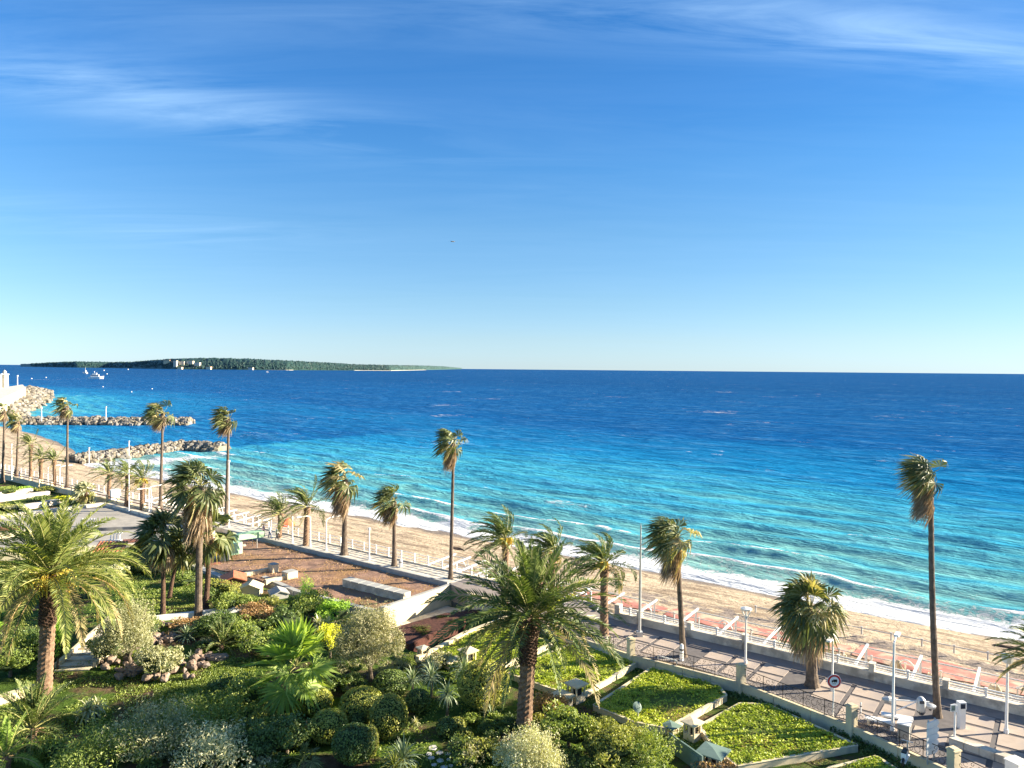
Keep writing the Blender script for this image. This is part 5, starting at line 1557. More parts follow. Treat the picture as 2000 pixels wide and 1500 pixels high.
# ================================================================ shrubs
def shrub_mesh(seed, kind, R, H, mat, leaf=0.13, dens=1.0, core=True, depth=None):
    """leafy mass of half width R and height H; kind: ball, loose, spiky, hedge"""
    rng = np.random.RandomState(seed)
    D = depth or R
    V_all, F_all, MI = [], [], []
    nv = 0
    area = 4 * math.pi * ((R * H * 0.5 + R * R + D * H * 0.5) / 3)
    if kind == 'ball': leaf *= 1.3; dens *= 2.2
    n = int(area / (leaf * leaf) * 1.7 * dens)
    n = min(max(n, 600), 15000 if kind == 'ball' else 11000)
    u_ = rng.normal(size=(n, 3)); u_ /= np.linalg.norm(u_, axis=1, keepdims=True)
    if kind == 'ball':
        rad = 1.02 - np.abs(rng.normal(0, 0.06, n)) + 0.05 * (fbm(u_[:, 0] * 4 + seed, u_[:, 1] * 4 + u_[:, 2] * 3, seed) - 0.5)
        pts = u_ * rad[:, None] * np.array((R, D, H / 2)) + np.array((0, 0, H / 2))
        nr = u_.copy()
    elif kind == 'hedge':
        p = rng.uniform(-1, 1, (n, 3)); face = rng.randint(0, 5, n)
        nr = np.zeros((n, 3))
        for q, (ax, sg) in enumerate(((0, 1), (0, -1), (1, 1), (1, -1), (2, 1))):
            mk = face == q; p[mk, ax] = sg * (1 - abs(rng.normal(0, 0.05, mk.sum()))); nr[mk, ax] = sg
        pts = p * np.array((R, D, H / 2)) + np.array((0, 0, H / 2)) + rng.normal(0, 0.04, (n, 3))
    else:
        nc = 30 if kind == 'loose' else 34
        cc = rng.normal(size=(nc, 3)); cc /= np.linalg.norm(cc, axis=1, keepdims=True)
        cc[:, 2] = np.abs(cc[:, 2]) * 0.9 - 0.25
        cc *= rng.uniform(0.30, 0.84, (nc, 1))
        cr_ = rng.uniform(0.14, 0.32, nc)
        ci = rng.randint(0, nc, n)
        rad = 1 - np.abs(rng.normal(0, 0.16, n))
        q = cc[ci] + u_ * (cr_[ci] * rad)[:, None]
        q[:, 2] = q[:, 2] * 0.5 + 0.42
        pts = q * np.array((R, D, H)) * 1.05
        nr = u_.copy()
        if kind == 'spiky':
            pts[:, 2] += np.abs(rng.normal(0, 0.10 * H, n)) * (u_[:, 2] > 0)
    pts[:, 2] = np.maximum(pts[:, 2], 0.02)
    nr = nr + rng.normal(0, 0.75, nr.shape); nr /= np.linalg.norm(nr, axis=1, keepdims=True) + 1e-9
    V, F = leaf_quads(pts, nr, leaf, rng, 0.55 if kind != 'spiky' else 0.3)
    V_all.append(V); F_all.append(F); nv = len(V)
    me_mats = [mat]
    Vc = np.concatenate(V_all); Fc = np.concatenate(F_all)
    return np_mesh('foliage', Vc, Fc, me_mats)


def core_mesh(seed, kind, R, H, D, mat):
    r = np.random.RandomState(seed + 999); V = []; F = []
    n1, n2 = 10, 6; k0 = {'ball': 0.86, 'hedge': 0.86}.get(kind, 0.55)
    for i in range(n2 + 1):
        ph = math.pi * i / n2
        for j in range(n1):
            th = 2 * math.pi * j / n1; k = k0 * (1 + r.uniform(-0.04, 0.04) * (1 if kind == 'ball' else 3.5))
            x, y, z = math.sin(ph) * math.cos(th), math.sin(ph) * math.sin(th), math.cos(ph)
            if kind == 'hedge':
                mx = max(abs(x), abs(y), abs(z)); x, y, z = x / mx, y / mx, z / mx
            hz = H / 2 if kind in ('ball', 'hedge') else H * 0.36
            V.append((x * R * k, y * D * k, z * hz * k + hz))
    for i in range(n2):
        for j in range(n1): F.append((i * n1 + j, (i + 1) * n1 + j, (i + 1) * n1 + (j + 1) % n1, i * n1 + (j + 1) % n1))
    return np_mesh('shade_core', V, F, mat)


def shrub(kind, px, py, rpx, hpx, mt, label, z=-0.5, leaf=0.14, dens=1.0, stem=0.0, name='shrub', depth=None, seed=None, group=None, rz=None, cat='shrub'):
    """px, py: place of the foot in the survey picture; rpx half width and hpx height there"""
    p = Pg(px, py); k_ = p.y / FPX
    R = rpx * k_ * 1.1; Dd = depth * k_ if depth else R
    # what is seen is the height together with part of the depth, the ground being seen from above
    hs = hpx * k_
    H = math.sqrt(max((hs / 2) ** 2 - (0.42 * Dd) ** 2, (0.28 * hs) ** 2)) / 0.45
    p = Pg(px, py - max(0.0, hs / 2 - 0.45 * H) / k_)
    seed = seed if seed is not None else int(px * 7 + py * 13) % 9973
    root = empty(name, p, label, cat, group, rz=rz if rz is not None else (seed % 7) * 0.3)
    D = (depth * k_) if depth else R
    foot = H * stem
    me = shrub_mesh(seed, kind, R, H * (1 - stem), MT[mt], leaf, dens, depth=D)
    o_ = link_mesh('foliage', me, root, (0, 0, foot))
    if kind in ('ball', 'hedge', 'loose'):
        link_mesh('shade_core', core_mesh(seed, kind, R, H * (1 - stem), D, MT['core']), root, (0, 0, foot))
    if stem > 0 or kind != 'ball':
        rng = random.Random(seed); mb = MB()
        hh = foot + H * 0.3
        mb.tube([(0, 0, -0.15), (0.03, 0, hh * 0.5), (0.0, 0.04, hh)], [0.07 + 0.03 * R, 0.05 + 0.02 * R, 0.04], 6)
        for q in range(3 if stem < 0.15 else 5):
            a = rng.uniform(0, 6.28); mb.tube([(0, 0, hh * 0.6), (math.cos(a) * R * 0.4, math.sin(a) * R * 0.4, hh + H * 0.2)], [0.04, 0.02], 5)
        mb.build('stem', MT['bark'], root)
    return root


SH = shrub
# clipped round bushes
SH('ball', 707, 1416, 41, 72, 'lf_topiary', 'large clipped round bush at the back left of the topiary group', leaf=0.10, name='round_bush')
SH('ball', 759, 1444, 34, 84, 'lf_gold', 'tall clipped egg shaped bush lit golden on its right side', leaf=0.10, name='round_bush')
SH('ball', 642, 1452, 34, 64, 'lf_topiary', 'clipped round bush left of the frontmost one', leaf=0.10, name='round_bush')
SH('ball', 690, 1493, 38, 76, 'lf_dark', 'frontmost dark clipped round bush with a paler patch on its face', leaf=0.10, name='round_bush')
SH('ball', 723, 1480, 15, 60, 'lf_gold', 'narrow lit bush tucked behind the right side of the frontmost round bush', leaf=0.10, name='round_bush')
SH('ball', 619, 1400, 28, 54, 'lf_topiary', 'smaller clipped round bush just right of the young fan palm trunk', leaf=0.10, name='round_bush')
SH('ball', 816, 1392, 23, 44, 'lf_dark', 'small dark clipped ball standing alone in the middle of the soil', leaf=0.10, name='round_bush')
SH('ball', 763, 1366, 32, 56, 'lf_dark', 'dark clipped dome under the right side of the olive tree', leaf=0.10, name='round_bush')
SH('ball', 944, 1385, 48, 92, 'lf_topiary', 'biggest rounded bush, left of the big date palm trunk', leaf=0.11, name='round_bush')
SH('ball', 872, 1440, 19, 38, 'lf_dark', 'small dark ball bush below the single yucca', leaf=0.10, name='round_bush')
SH('ball', 893, 1428, 16, 26, 'lf_gold', 'low yellowish bush just right of the small dark ball', leaf=0.10, name='round_bush')
SH('ball', 700, 1430, 18, 40, 'lf_dark', 'dark green clipped column between the large round bush and the egg shaped one', leaf=0.10, name='round_bush')
# trees
def small_tree(px, py, rpx, top_y, mt, label, leaf=0.11, dens=1.0, trunk_f=0.28, name='olive_tree', seed=3, kind='spiky', z=-0.5, cat='tree'):
    p = P(px, py, z); k_ = p.y / FPX; R = rpx * k_; H = (py - top_y) * k_
    root = empty(name, p, label, cat)
    rng = random.Random(seed); mb = MB()
    th = H * trunk_f
    mb.tube([(0, 0, -0.2), (0.08, 0.02, th * 0.5), (0.0, 0.0, th)], [0.2, 0.15, 0.13], 8)
    mb.build('trunk', MT['bark'], root)
    mb = MB()
    for q in range(7):
        a = q * 0.9 + rng.uniform(-.3, .3); e = Vector((math.cos(a) * R * 0.55, math.sin(a) * R * 0.55, H * rng.uniform(0.5, 0.8)))
        mb.tube([(0, 0, th * 0.9), e * 0.5 + Vector((0, 0, th * 0.4)), e], [0.09, 0.05, 0.02], 5)
    mb.build('limbs', MT['bark'], root)
    for q in range(5):
        a = q * 1.256 + 0.5; rr_q = 0.46 if q else 0.0
        me = shrub_mesh(seed * 10 + q, kind, R * 0.82, H * (0.68 if q else 0.78), MT[mt], leaf, dens * 0.8)
        link_mesh('crown', me, root, (math.cos(a) * R * rr_q, math.sin(a) * R * rr_q, th * 0.75 + (H * 0.0 if q else H * 0.12)))
    return root
small_tree(722, 1345, 72, 1180, 'lf_olive', 'broad grey olive tree in the middle of the garden', leaf=0.15, dens=2.4)
small_tree(252, 1300, 58, 1150, 'lf_grey', 'grey green bushy tree growing above the rockery beside the stairs', leaf=0.17, seed=6, trunk_f=0.12, dens=2.0)
small_tree(1040, 1525, 66, 1402, 'lf_pale', 'pale silver leaved shrub tree at the bottom edge before the big palm', leaf=0.13, seed=8, trunk_f=0.12, dens=2.0)
# big masses
rows = [
 ('loose', 1110, 1470, 62, 105, 'lf_mid', 'dense green bush right of the big date palm foot', 0.12),
 ('loose', 1190, 1505, 72, 108, 'lf_gold', 'large golden green bush below the tallest vent', 0.12),
 ('spiky', 1262, 1512, 60, 92, 'lf_mid', 'large green bush whose top touches the third lawn', 0.12),
 ('loose', 1120, 1530, 60, 70, 'lf_dark', 'dark bush at the bottom edge below the golden green one', 0.12),
 ('loose', 1240, 1540, 70, 70, 'lf_mid', 'mid green bush at the bottom edge beneath the large green bush by the lawn', 0.12),
 ('loose', 1075, 1410, 34, 62, 'lf_brown', 'small rusty leaved bush directly right of the big palm trunk', 0.11),
 ('loose', 995, 1435, 34, 44, 'lf_dark', 'low dark bush left of the big palm foot', 0.12),
 ('loose', 960, 1488, 36, 52, 'lf_gold', 'yellowish bush at the bottom left of the silver shrub tree', 0.11),
 ('loose', 905, 1500, 26, 44, 'lf_mid', 'green weeds beside the stepping stones', 0.12),
 ('spiky', 210, 1520, 85, 120, 'lf_mid', 'left part of the big feathery hedge at the bottom', 0.13),
 ('spiky', 300, 1500, 90, 130, 'lf_grey', 'middle part of the big feathery hedge at the bottom', 0.13),
 ('spiky', 395, 1475, 88, 118, 'lf_mid', 'right part of the big feathery hedge, its top lit yellow green', 0.13),
 ('spiky', 420, 1525, 75, 115, 'lf_pale', 'pale leaved bush in front of the feathery hedge', 0.14),
 ('loose', 500, 1500, 66, 100, 'lf_dark', 'dark bush mass between the feathery hedge and the topiary', 0.12),
 ('loose', 560, 1480, 50, 90, 'lf_dark', 'dark bush mass directly left of the topiary group', 0.12),
 ('loose', 545, 1408, 42, 44, 'lf_gold', 'yellow flowering low hedge left of the young fan palm trunk', 0.11),
 ('loose', 470, 1395, 52, 78, 'lf_mid', 'light green bush left of the young fan palm', 0.13),
 ('loose', 440, 1370, 34, 54, 'lf_dark', 'small dark bush beside the bright grass slope', 0.12),
 ('loose', 310, 1330, 44, 78, 'lf_grey', 'grey green shrub growing in the middle of the rockery', 0.12),
 ('loose', 205, 1295, 34, 60, 'lf_mid', 'leafy shrub between the stairs and the rockery', 0.13),
 ('loose', 360, 1245, 40, 42, 'lf_brown', 'brown dry shrub in shade above the rockery', 0.12),
 ('loose', 425, 1250, 46, 62, 'lf_dark', 'dark shrub beneath the tall garden fan palm', 0.12),
 ('loose', 480, 1260, 38, 60, 'lf_mid', 'green shrub right of the tall garden fan palm foot', 0.12),
 ('loose', 505, 1225, 38, 56, 'lf_brown', 'rusty shrub behind the white wall end', 0.12),
 ('loose', 560, 1245, 40, 66, 'lf_dark', 'deep green shrub right behind the young fan palm', 0.12),
 ('loose', 522, 1290, 44, 66, 'lf_mid', 'broad shrub left of the young fan palm crown', 0.13),
 ('loose', 600, 1215, 46, 70, 'lf_mid', 'large hedge bush against the brown roof near edge', 0.13),
 ('spiky', 598, 1200, 15, 72, 'lf_lime', 'thin pointed cypress-like shoot above the hedge bushes', 0.12),
 ('loose', 655, 1225, 38, 62, 'lf_lime', 'bright green hedge bush left of the olive tree', 0.13),
 ('loose', 645, 1288, 30, 76, 'lf_yellow', 'bright yellow flowering bush right of the young fan palm crown', 0.12),
 ('loose', 690, 1238, 30, 46, 'lf_gold', 'yellowish bush behind the olive tree top', 0.12),
 ('loose', 440, 1200, 30, 46, 'lf_mid', 'bush right of the tall garden fan palm trunk, behind the white wall', 0.13),
 ('loose', 402, 1180, 22, 44, 'lf_dark', 'dark bush directly at the tall garden fan palm trunk', 0.12),
 ('loose', 480, 1195, 28, 40, 'lf_mid', 'small bush under the cream gabled hut', 0.12),
 ('loose', 525, 1196, 28, 36, 'lf_gold', 'pale green bush under the grey gabled hut', 0.12),
 ('loose', 365, 1150, 34, 44, 'lf_mid', 'bush between the twin palms and the tall fan palm', 0.13),
 ('loose', 372, 1112, 28, 40, 'lf_gold', 'yellow green bush behind the twin palms', 0.13),
 ('loose', 350, 1085, 22, 34, 'lf_dark', 'small dark bush at the left corner of the brown roof', 0.13),
 ('loose', 245, 1235, 30, 44, 'lf_grey', 'low grey shrub left of the white garden wall', 0.12),
 ('loose', 228, 1135, 26, 42, 'lf_pale', 'silvery bush in front of the tiled canopy', 0.13),
 ('loose', 262, 1085, 34, 26, 'lf_gold', 'yellow green bush at the edge of the grey terrace', 0.13),
 ('loose', 20, 1330, 54, 100, 'lf_mid', 'shrub mass at the left edge behind the ochre wall', 0.13),
 ('loose', 60, 1290, 34, 70, 'lf_dark', 'dark shrub behind the left date palm trunk', 0.13),
 ('loose', 112, 1310, 22, 120, 'lf_lime', 'bright green climbing bush between the date palm trunk and the stairs', 0.13),
 ('loose', 30, 1160, 50, 70, 'lf_mid', 'shrub mass under the left date palm crown at the edge', 0.14),
 ('loose', 130, 1180, 44, 60, 'lf_dark', 'dark shrub at the top of the garden stairs', 0.14),
 ('loose', 12, 975, 34, 36, 'lf_mid', 'rounded bush at the left edge below the promenade', 0.2),
 ('loose', 40, 968, 24, 26, 'lf_lime', 'bright green bush beside the leftmost rounded one', 0.2),
 ('loose', 96, 965, 26, 22, 'lf_gold', 'sunlit bush along the inner promenade wall', 0.2),
 ('loose', 122, 986, 20, 26, 'lf_yellow', 'yellow bush above the grey terrace', 0.18),
 ('loose', 80, 982, 22, 20, 'lf_dark', 'dark shrub with white flowers among the terrace edgings', 0.18),
 ('loose', 40, 998, 30, 18, 'lf_grey', 'grey green shrub just above the terrace parapet', 0.18),
 ('loose', 150, 988, 22, 16, 'lf_dark', 'dark low shrub behind the terrace parapet', 0.18),
 ('loose', 178, 982, 16, 18, 'lf_pale', 'pale leaved shrub at the terrace far corner', 0.18),
 ('loose', 8, 998, 26, 20, 'lf_gold', 'yellow green shrub at the left end of the terrace parapet', 0.18),
 ('loose', 700, 1360, 26, 40, 'lf_dark', 'dark undergrowth bush below the olive tree', 0.12),
 ('loose', 660, 1350, 26, 40, 'lf_dark', 'dark undergrowth bush between fan palm and olive trunk', 0.12),
 ('loose', 860, 1310, 34, 40, 'lf_grey', 'grey bush directly under the low cream vent', 0.12),
 ('loose', 905, 1335, 38, 46, 'lf_mid', 'bush in front of the capped cream vent', 0.12),
 ('loose', 965, 1425, 24, 36, 'lf_mid', 'low plant left of the big palm foot, beside the biggest round bush', 0.12),
 ('loose', 1400, 1535, 40, 50, 'lf_brown', 'rusty bush at the bottom edge below the green capped vent', 0.12),
]
for i, (kd, x, y, r_, h_, mt, lab, lf) in enumerate(rows):
    big = 1.16 if y > 1180 else 1.0
    SH(kd, x, y, r_ * big, h_ * (1.12 if y > 1180 else 1), mt, lab, leaf=lf * 1.3, dens=1.35)
SH('hedge', 285, 1122, 50, 42, 'lf_mid', 'clipped box hedge behind the shaded lawn', leaf=0.13, depth=18, rz=-0.1, name='hedge', cat='hedge')
SH('hedge', 430, 1168, 36, 30, 'lf_topiary', 'short clipped hedge below the left part of the brown roof', leaf=0.13, depth=16, rz=-0.4, name='hedge', cat='hedge')

# blades
def rosette(px, py, rpx, mt, label, n=46, z=-0.5, stem_px=0, width=0.06, arch=0.5, up=0.3, name='yucca', seed=0, cat='plant'):
    p = P(px, py, z); k_ = p.y / FPX; R = rpx * k_; hs = stem_px * k_
    rng = np.random.RandomState(seed + int(px))
    root = empty(name, p, label, cat)
    V, F = [], []
    for i in range(n):
        f = (i + 0.5) / n; az = i * GA
        el = math.radians(85 - (85 + 35 * (1 - up)) * f * (1.15 - up * 0.5))
        d0 = np.array((math.cos(az) * math.cos(el), math.sin(az) * math.cos(el), math.sin(el)))
        P_, D_ = curve((0, 0, hs), d0, R * rng.uniform(0.75, 1.15), 4, arch * 2.0 * (0.5 + f), 0.1, rng)
        b = len(V)
        for q in range(5):
            w_ = width * (1.0, 1.1, 0.9, 0.6, 0.05)[q] / 2
            s = unit(np.cross(D_[q], (0, 0, 1.0))) if abs(D_[q][2]) < .99 else np.array((1, 0, 0))
            V += [P_[q] - s * w_, P_[q] + s * w_]
        for q in range(4): F.append((b + 2 * q, b + 2 * q + 1, b + 2 * q + 3, b + 2 * q + 2))
    link_mesh('blades', np_mesh('blades', V, F, MT[mt]), root)
    if hs > 0.1:
        mb = MB(); mb.tube([(0, 0, -0.2), (0.03, 0, hs * 0.5), (0, 0, hs)], [0.10, 0.08, 0.07], 6); mb.build('stem', MT['bark'], root)
    return root


rosette(873, 1400, 32, 'yucca', 'single blue green yucca standing over the small dark ball', 60, stem_px=44, arch=0.5)
rosette(905, 1352, 36, 'yucca', 'spiky yucca head in front of the biggest round bush', 64, stem_px=44, arch=0.45)
rosette(925, 1372, 30, 'yucca', 'lower drooping yucca head against the biggest round bush', 56, stem_px=36, arch=0.7)
rosette(842, 1358, 36, 'yucca', 'dark yucca clump between the dark dome and the lawn corner', 64, stem_px=34, arch=0.55)
rosette(805, 1350, 32, 'yucca', 'spiky grey yucca just right of the dark clipped dome', 60, stem_px=22, arch=0.5)
rosette(838, 1322, 30, 'yucca', 'pale tipped yucca near the small vent post', 60, stem_px=18, arch=0.5)
rosette(785, 1488, 52, 'yucca', 'big clump of long striped flax blades beside the stepping stones', 90, width=0.085, arch=0.45, up=0.75, name='flax')
rosette(770, 1500, 40, 'lf_gold', 'smaller yellowish flax clump in front of the big one', 60, width=0.07, arch=0.5, up=0.7, name='flax')
rosette(812, 1412, 14, 'variegated', 'tiny pale rosette plant on the bare soil right of the egg shaped bush', 24, arch=0.4, name='agave')
rosette(960, 1402, 30, 'yucca', 'low spiky yucca at the right foot of the biggest round bush', 50, arch=0.5)
rosette(172, 1405, 36, 'variegated', 'cream striped agave with drooping blades near the left date palm', 52, stem_px=14, width=0.13, arch=0.9, up=0.6, name='agave')
rosette(190, 1395, 26, 'variegated', 'second cream striped agave right behind the drooping one', 40, stem_px=12, width=0.11, arch=0.7, up=0.6, name='agave')
rosette(364, 1252, 32, 'yucca', 'dark spiky agave in the shade above the rockery', 44, stem_px=8, width=0.08, name='agave')
rosette(372, 1290, 22, 'yucca', 'spiky agave among the rockery boulders', 34, width=0.07, name='agave')
rosette(500, 1272, 26, 'variegated', 'pale starry yucca left of the young fan palm crown', 44, stem_px=16, name='yucca')
rosette(475, 1262, 18, 'yucca', 'small spiky yucca beside the pale starry one', 36, stem_px=14, name='yucca')
rosette(622, 1240, 22, 'variegated', 'white leaved plant behind the yellow flowering bush', 30, stem_px=20, width=0.16, name='agave')
rosette(640, 1236, 20, 'variegated', 'second white leaved plant right of the first, near the olive tree', 28, stem_px=18, width=0.16, name='agave')
rosette(300, 1240, 18, 'yucca', 'thin spiky plant at the left end of the white garden wall', 26, stem_px=10, name='yucca')
rosette(232, 1128, 20, 'variegated', 'pale spiky plant beside the tiled canopy wall', 34, width=0.1, name='agave')
rosette(182, 990, 14, 'variegated', 'pale spiky plant by the far corner of the grey terrace', 30, width=0.16, z=-0.2, name='agave')
rosette(1190, 1262, 26, 'yucca', 'spiky plant at the foot of the date palm right of the big one', 30, z=0.0, name='yucca')
rosette(600, 1436, 20, 'lf_brown', 'rusty dry plant between the young fan palm trunk and the round bushes', 40, stem_px=10, name='bromeliad')

# loose ground cover: grass tufts and low weeds nobody could count
rg = np.random.RandomState(21)
def cover(name, n, pxr, pyr, mt, label, size, dens_scale, thr, up=0.8, seed=1):
    X = []; 
    px_ = rg.uniform(*pxr, n); py_ = rg.uniform(*pyr, n)
    pts = np.array([tuple(P(a, b_, -0.5)) for a, b_ in zip(px_, py_)])
    k = fbm(pts[:, 0] * dens_scale, pts[:, 1] * dens_scale, seed, 3) > thr
    pts = pts[k]
    s = pts[:, 0] * SN[0] + pts[:, 1] * SN[1]; t = pts[:, 0] * TN[0] + pts[:, 1] * TN[1]
    ok = (s < 43.5)
    pts = pts[ok]; s = s[ok]; t = t[ok]
    pts[:, 2] = ground_h(s, t) + 0.02 + rg.uniform(0, size * 0.6, len(pts))
    nr = rg.normal(size=pts.shape); nr[:, 2] = abs(nr[:, 2]) * up; nr /= np.linalg.norm(nr, axis=1, keepdims=True)
    V, F = leaf_quads(pts, nr, size, rg, 0.45)
    tag(link_mesh(name, np_mesh(name, V, F, MT[mt])), label, kind='stuff')
cover('ground_cover', 15000, (300, 500), (1285, 1400), 'lf_mid', 'bright green grass slope between the rockery and the young fan palm', 0.13, 0.5, 0.36, 0.9, 13)
cover('ground_cover', 34000, (-60, 460), (1290, 1480), 'lf_mid', 'rough grass and weeds on the left garden slope', 0.14, 0.6, 0.40, 0.7, 3)
cover('ground_cover', 16000, (430, 1400), (1180, 1520), 'lf_mid', 'low dark weeds under the garden shrubs', 0.17, 0.5, 0.42, 0.8, 4)
cover('ground_cover', 12000, (225, 400), (1110, 1205), 'lf_mid', 'shaded lawn behind the white garden wall', 0.13, 0.6, 0.25, 0.7, 5)
cover('ground_cover', 9000, (1150, 1760), (1280, 1520), 'lf_olive', 'sparse weeds in the trench around the raised lawns', 0.14, 0.7, 0.5, 0.8, 6)
cover('ground_cover', 9000, (-60, 300), (1060, 1290), 'lf_mid', 'weeds under the left date palm', 0.17, 0.5, 0.42, 0.8, 7)

rg2 = np.random.RandomState(77)
m = 16000
tt = rg2.uniform(3, 40, m); ss = np.interp(tt, [f[1] for f in FS], [f[0] for f in FS]) - 0.25 - np.abs(rg2.normal(0, 0.45, m))
kk = fbm(tt * 0.5, ss, 88, 3) > 0.40
tt, ss = tt[kk], ss[kk]
zz = -0.6 + np.clip(0.45 - (np.interp(tt, [f[1] for f in FS], [f[0] for f in FS]) - 0.25 - ss), 0, 0.4) * rg2.uniform(0.2, 1.2, len(tt))
pts = np.stack([ss * SN[0] + tt * TN[0], ss * SN[1] + tt * TN[1], zz], 1)
nr = rg2.normal(size=pts.shape); nr[:, 2] = abs(nr[:, 2]); nr /= np.linalg.norm(nr, axis=1, keepdims=True)
V, F = leaf_quads(pts, nr, 0.15, rg2, 0.7)
tag(link_mesh('ivy', np_mesh('ivy', V, F, MT['lf_dark'])), 'dark ivy along the foot of the garden fence', kind='stuff')

# dense undergrowth of look-alike low bushes between the named ones
rf_ = random.Random(99)
protos = {}
def filler(zone, label, n, x0, x1, y0, y1, mats_):
    for q in range(n):
        px, py = rf_.uniform(x0, x1), rf_.uniform(y0, y1)
        mt = mats_[q % len(mats_)]; kd = ('loose', 'spiky')[q % 2]
        key = (mt, kd)
        if key not in protos: protos[key] = (shrub_mesh(hash_seed(key), kd, 0.8, 1.1, MT[mt], 0.15, 1.5), core_mesh(3, 'loose', 0.8, 1.1, 0.8, MT['core']))
        p = Pg(px, py); sc_ = rf_.uniform(0.7, 1.25)
        r = empty('low_bush', p, {'lf_mid': 'mid green ', 'lf_dark': 'dark green ', 'lf_grey': 'grey leaved ', 'lf_gold': 'golden ', 'lf_olive': 'olive green ', 'lf_lime': 'bright green '}[mt] + label, 'shrub', zone, rz=rf_.uniform(0, 6.28)); r.scale = (sc_, sc_, sc_ * rf_.uniform(0.8, 1.2))
        link_mesh('foliage', protos[key][0], r); link_mesh('shade_core', protos[key][1], r)
def hash_seed(k): return sum(ord(c) for c in k[0] + k[1])
filler('undergrowth bushes behind the young fan palm', 'low bush in the undergrowth between the white wall and young fan palm', 16, 420, 560, 1215, 1300, ['lf_mid', 'lf_dark', 'lf_grey', 'lf_gold'])
filler('undergrowth bushes around the olive tree', 'low bush in the undergrowth around the foot of the olive tree', 14, 610, 800, 1290, 1370, ['lf_dark', 'lf_mid', 'lf_olive'])
filler('undergrowth bushes left of the topiary', 'low bush in the undergrowth between the grass slope and round bushes', 14, 440, 610, 1380, 1470, ['lf_mid', 'lf_dark', 'lf_gold'])
filler('undergrowth bushes around the big palm foot', 'low bush in the undergrowth around the biggest date palm foot', 16, 880, 1100, 1400, 1500, ['lf_mid', 'lf_olive', 'lf_gold', 'lf_dark'])
filler('bushes over the rockery', 'low bush growing between the rockery boulders and white wall', 12, 230, 430, 1225, 1300, ['lf_dark', 'lf_mid', 'lf_grey'])
filler('bushes under the left date palm', 'low bush in the green mass around the left date palm trunk', 12, -20, 130, 1180, 1320, ['lf_mid', 'lf_lime', 'lf_dark'])
filler('bushes in the bottom left hedge', 'low bush filling the feathery hedge along the bottom edge', 18, 100, 600, 1440, 1540, ['lf_mid', 'lf_grey', 'lf_dark'])

m = 9000
tt = rg2.uniform(39.5, 46, m); ss = rg2.uniform(41, 49, m)
V_, F_ = leaf_quads(np.stack([ss * SN[0] + tt * TN[0], ss * SN[1] + tt * TN[1], -0.95 + rg2.uniform(0, 0.15, m)], 1)[fbm(tt * 0.6, ss * 0.6, 4) > 0.45], np.array([[0, 0.3, 0.95]] * m)[fbm(tt * 0.6, ss * 0.6, 4) > 0.45], 0.18, rg2, 0.6)
bq = [tuple(q) for q in poly_px([(800, 1222), (870, 1197), (938, 1190), (905, 1213), (830, 1245)], -1.0)]
okb = inside(bq, V_[::4, 0], V_[::4, 1]); kk = np.repeat(okb, 4)
V_ = V_[kk]; F_ = np.arange(len(V_)).reshape(-1, 4)
tag(link_mesh('weeds', np_mesh('weeds', V_, F_, MT['lf_lime'])), 'green weeds growing on the red bark bed', kind='stuff')
# ================================================================ lamps and posts
def lamp(px, py, top, label, kind='arm', side=1, z=0.0, name='street_lamp', arm=1.3):
    p = P(px, py, z); k_ = p.y / FPX; H = (py - top) * k_ * 0.985
    r = empty(name, p, label, 'street lamp', rz=ANG_S if kind != 'double' else ANG_S + math.pi / 2)
    mb = MB(); mb.tube([(0, 0, 0), (0, 0, 0.25), (0, 0, 0.26), (0, 0, H)], [0.13, 0.13, 0.085, 0.06], 8)
    mb.build('pole', MT['white'], r)
    if kind == 'arm':
        mb = MB(); mb.tube([(0, 0, H - 0.15), (side * 0.12, 0, H + 0.05), (side * 0.45, 0, H + 0.16), (side * arm, 0, H + 0.22)], 0.05, 6); mb.build('arm', MT['white'], r)
        mb = MB(); mb.box((side * (arm + 0.3), 0, H + 0.22), (0.75, 0.26, 0.12)); mb.build('lamp_head', MT['white'], r)
    elif kind == 'double':
        for sg in (-1, 1):
            mb = MB(); mb.tube([(0, 0, H - 0.75), (sg * 0.12, 0, H - 0.45), (sg * 0.3, 0, H - 0.1), (sg * 0.28, 0, H + 0.05)], 0.045, 6); mb.build('arm', MT['white'], r)
        mb = MB(); mb.tube([(0, 0, H + 0.02), (0, 0, H + 0.12), (0, 0, H + 0.2)], [0.38, 0.4, 0.12], 12); mb.build('lamp_head', MT['white'], r)
    elif kind == 'post':
        mb = MB(); mb.tube([(0, 0, H), (0, 0, H + 0.25)], [0.13, 0.16], 8); mb.build('lamp_head', MT['white'], r)
    elif kind == 'globe':
        mb = MB(); mb.tube([(0, 0, H), (0, 0, H + 0.1), (0, 0, H + 0.5), (0, 0, H + 0.62)], [0.1, 0.28, 0.34, 0.1], 10); mb.build('lamp_head', MT['white'], r)
    return r


lamp(1456, 1296, 1188, 'white lamp with two curved arms under a round head, behind the second fence pillar', 'double')
lamp(1743, 1428, 1250, 'tall white lamp with a long angled head left of the tallest palm', 'arm', 1, arm=0.7)
lamp(1965, 1432, 1292, 'white lamp with round head at the right edge in front of the date palm fronds', 'globe')
lamp(1625, 1350, 1246, 'thin white lamp pole just right of the stout fan palm trunk', 'arm', -1, arm=0.5)
lamp(637, 1075, 1014, 'white lamp with curved arm between the wind-blown date palm and the long-skirted palm', 'arm', 1)
lamp(606, 1068, 1008, 'white lamp right of the wind-blown date palm trunk', 'arm', -1)
lamp(571, 1060, 1004, 'thin white post lamp between the two wind-blown date palms', 'post')
lamp(721, 1094, 1034, 'white post lamp between the long-skirted palm and the smaller fan palm', 'post')
lamp(252, 1000, 898, 'tall white pole lamp among the three date palms', 'post')
lamp(291, 1002, 952, 'white lamp with arm right of the orange date palm', 'arm', 1)
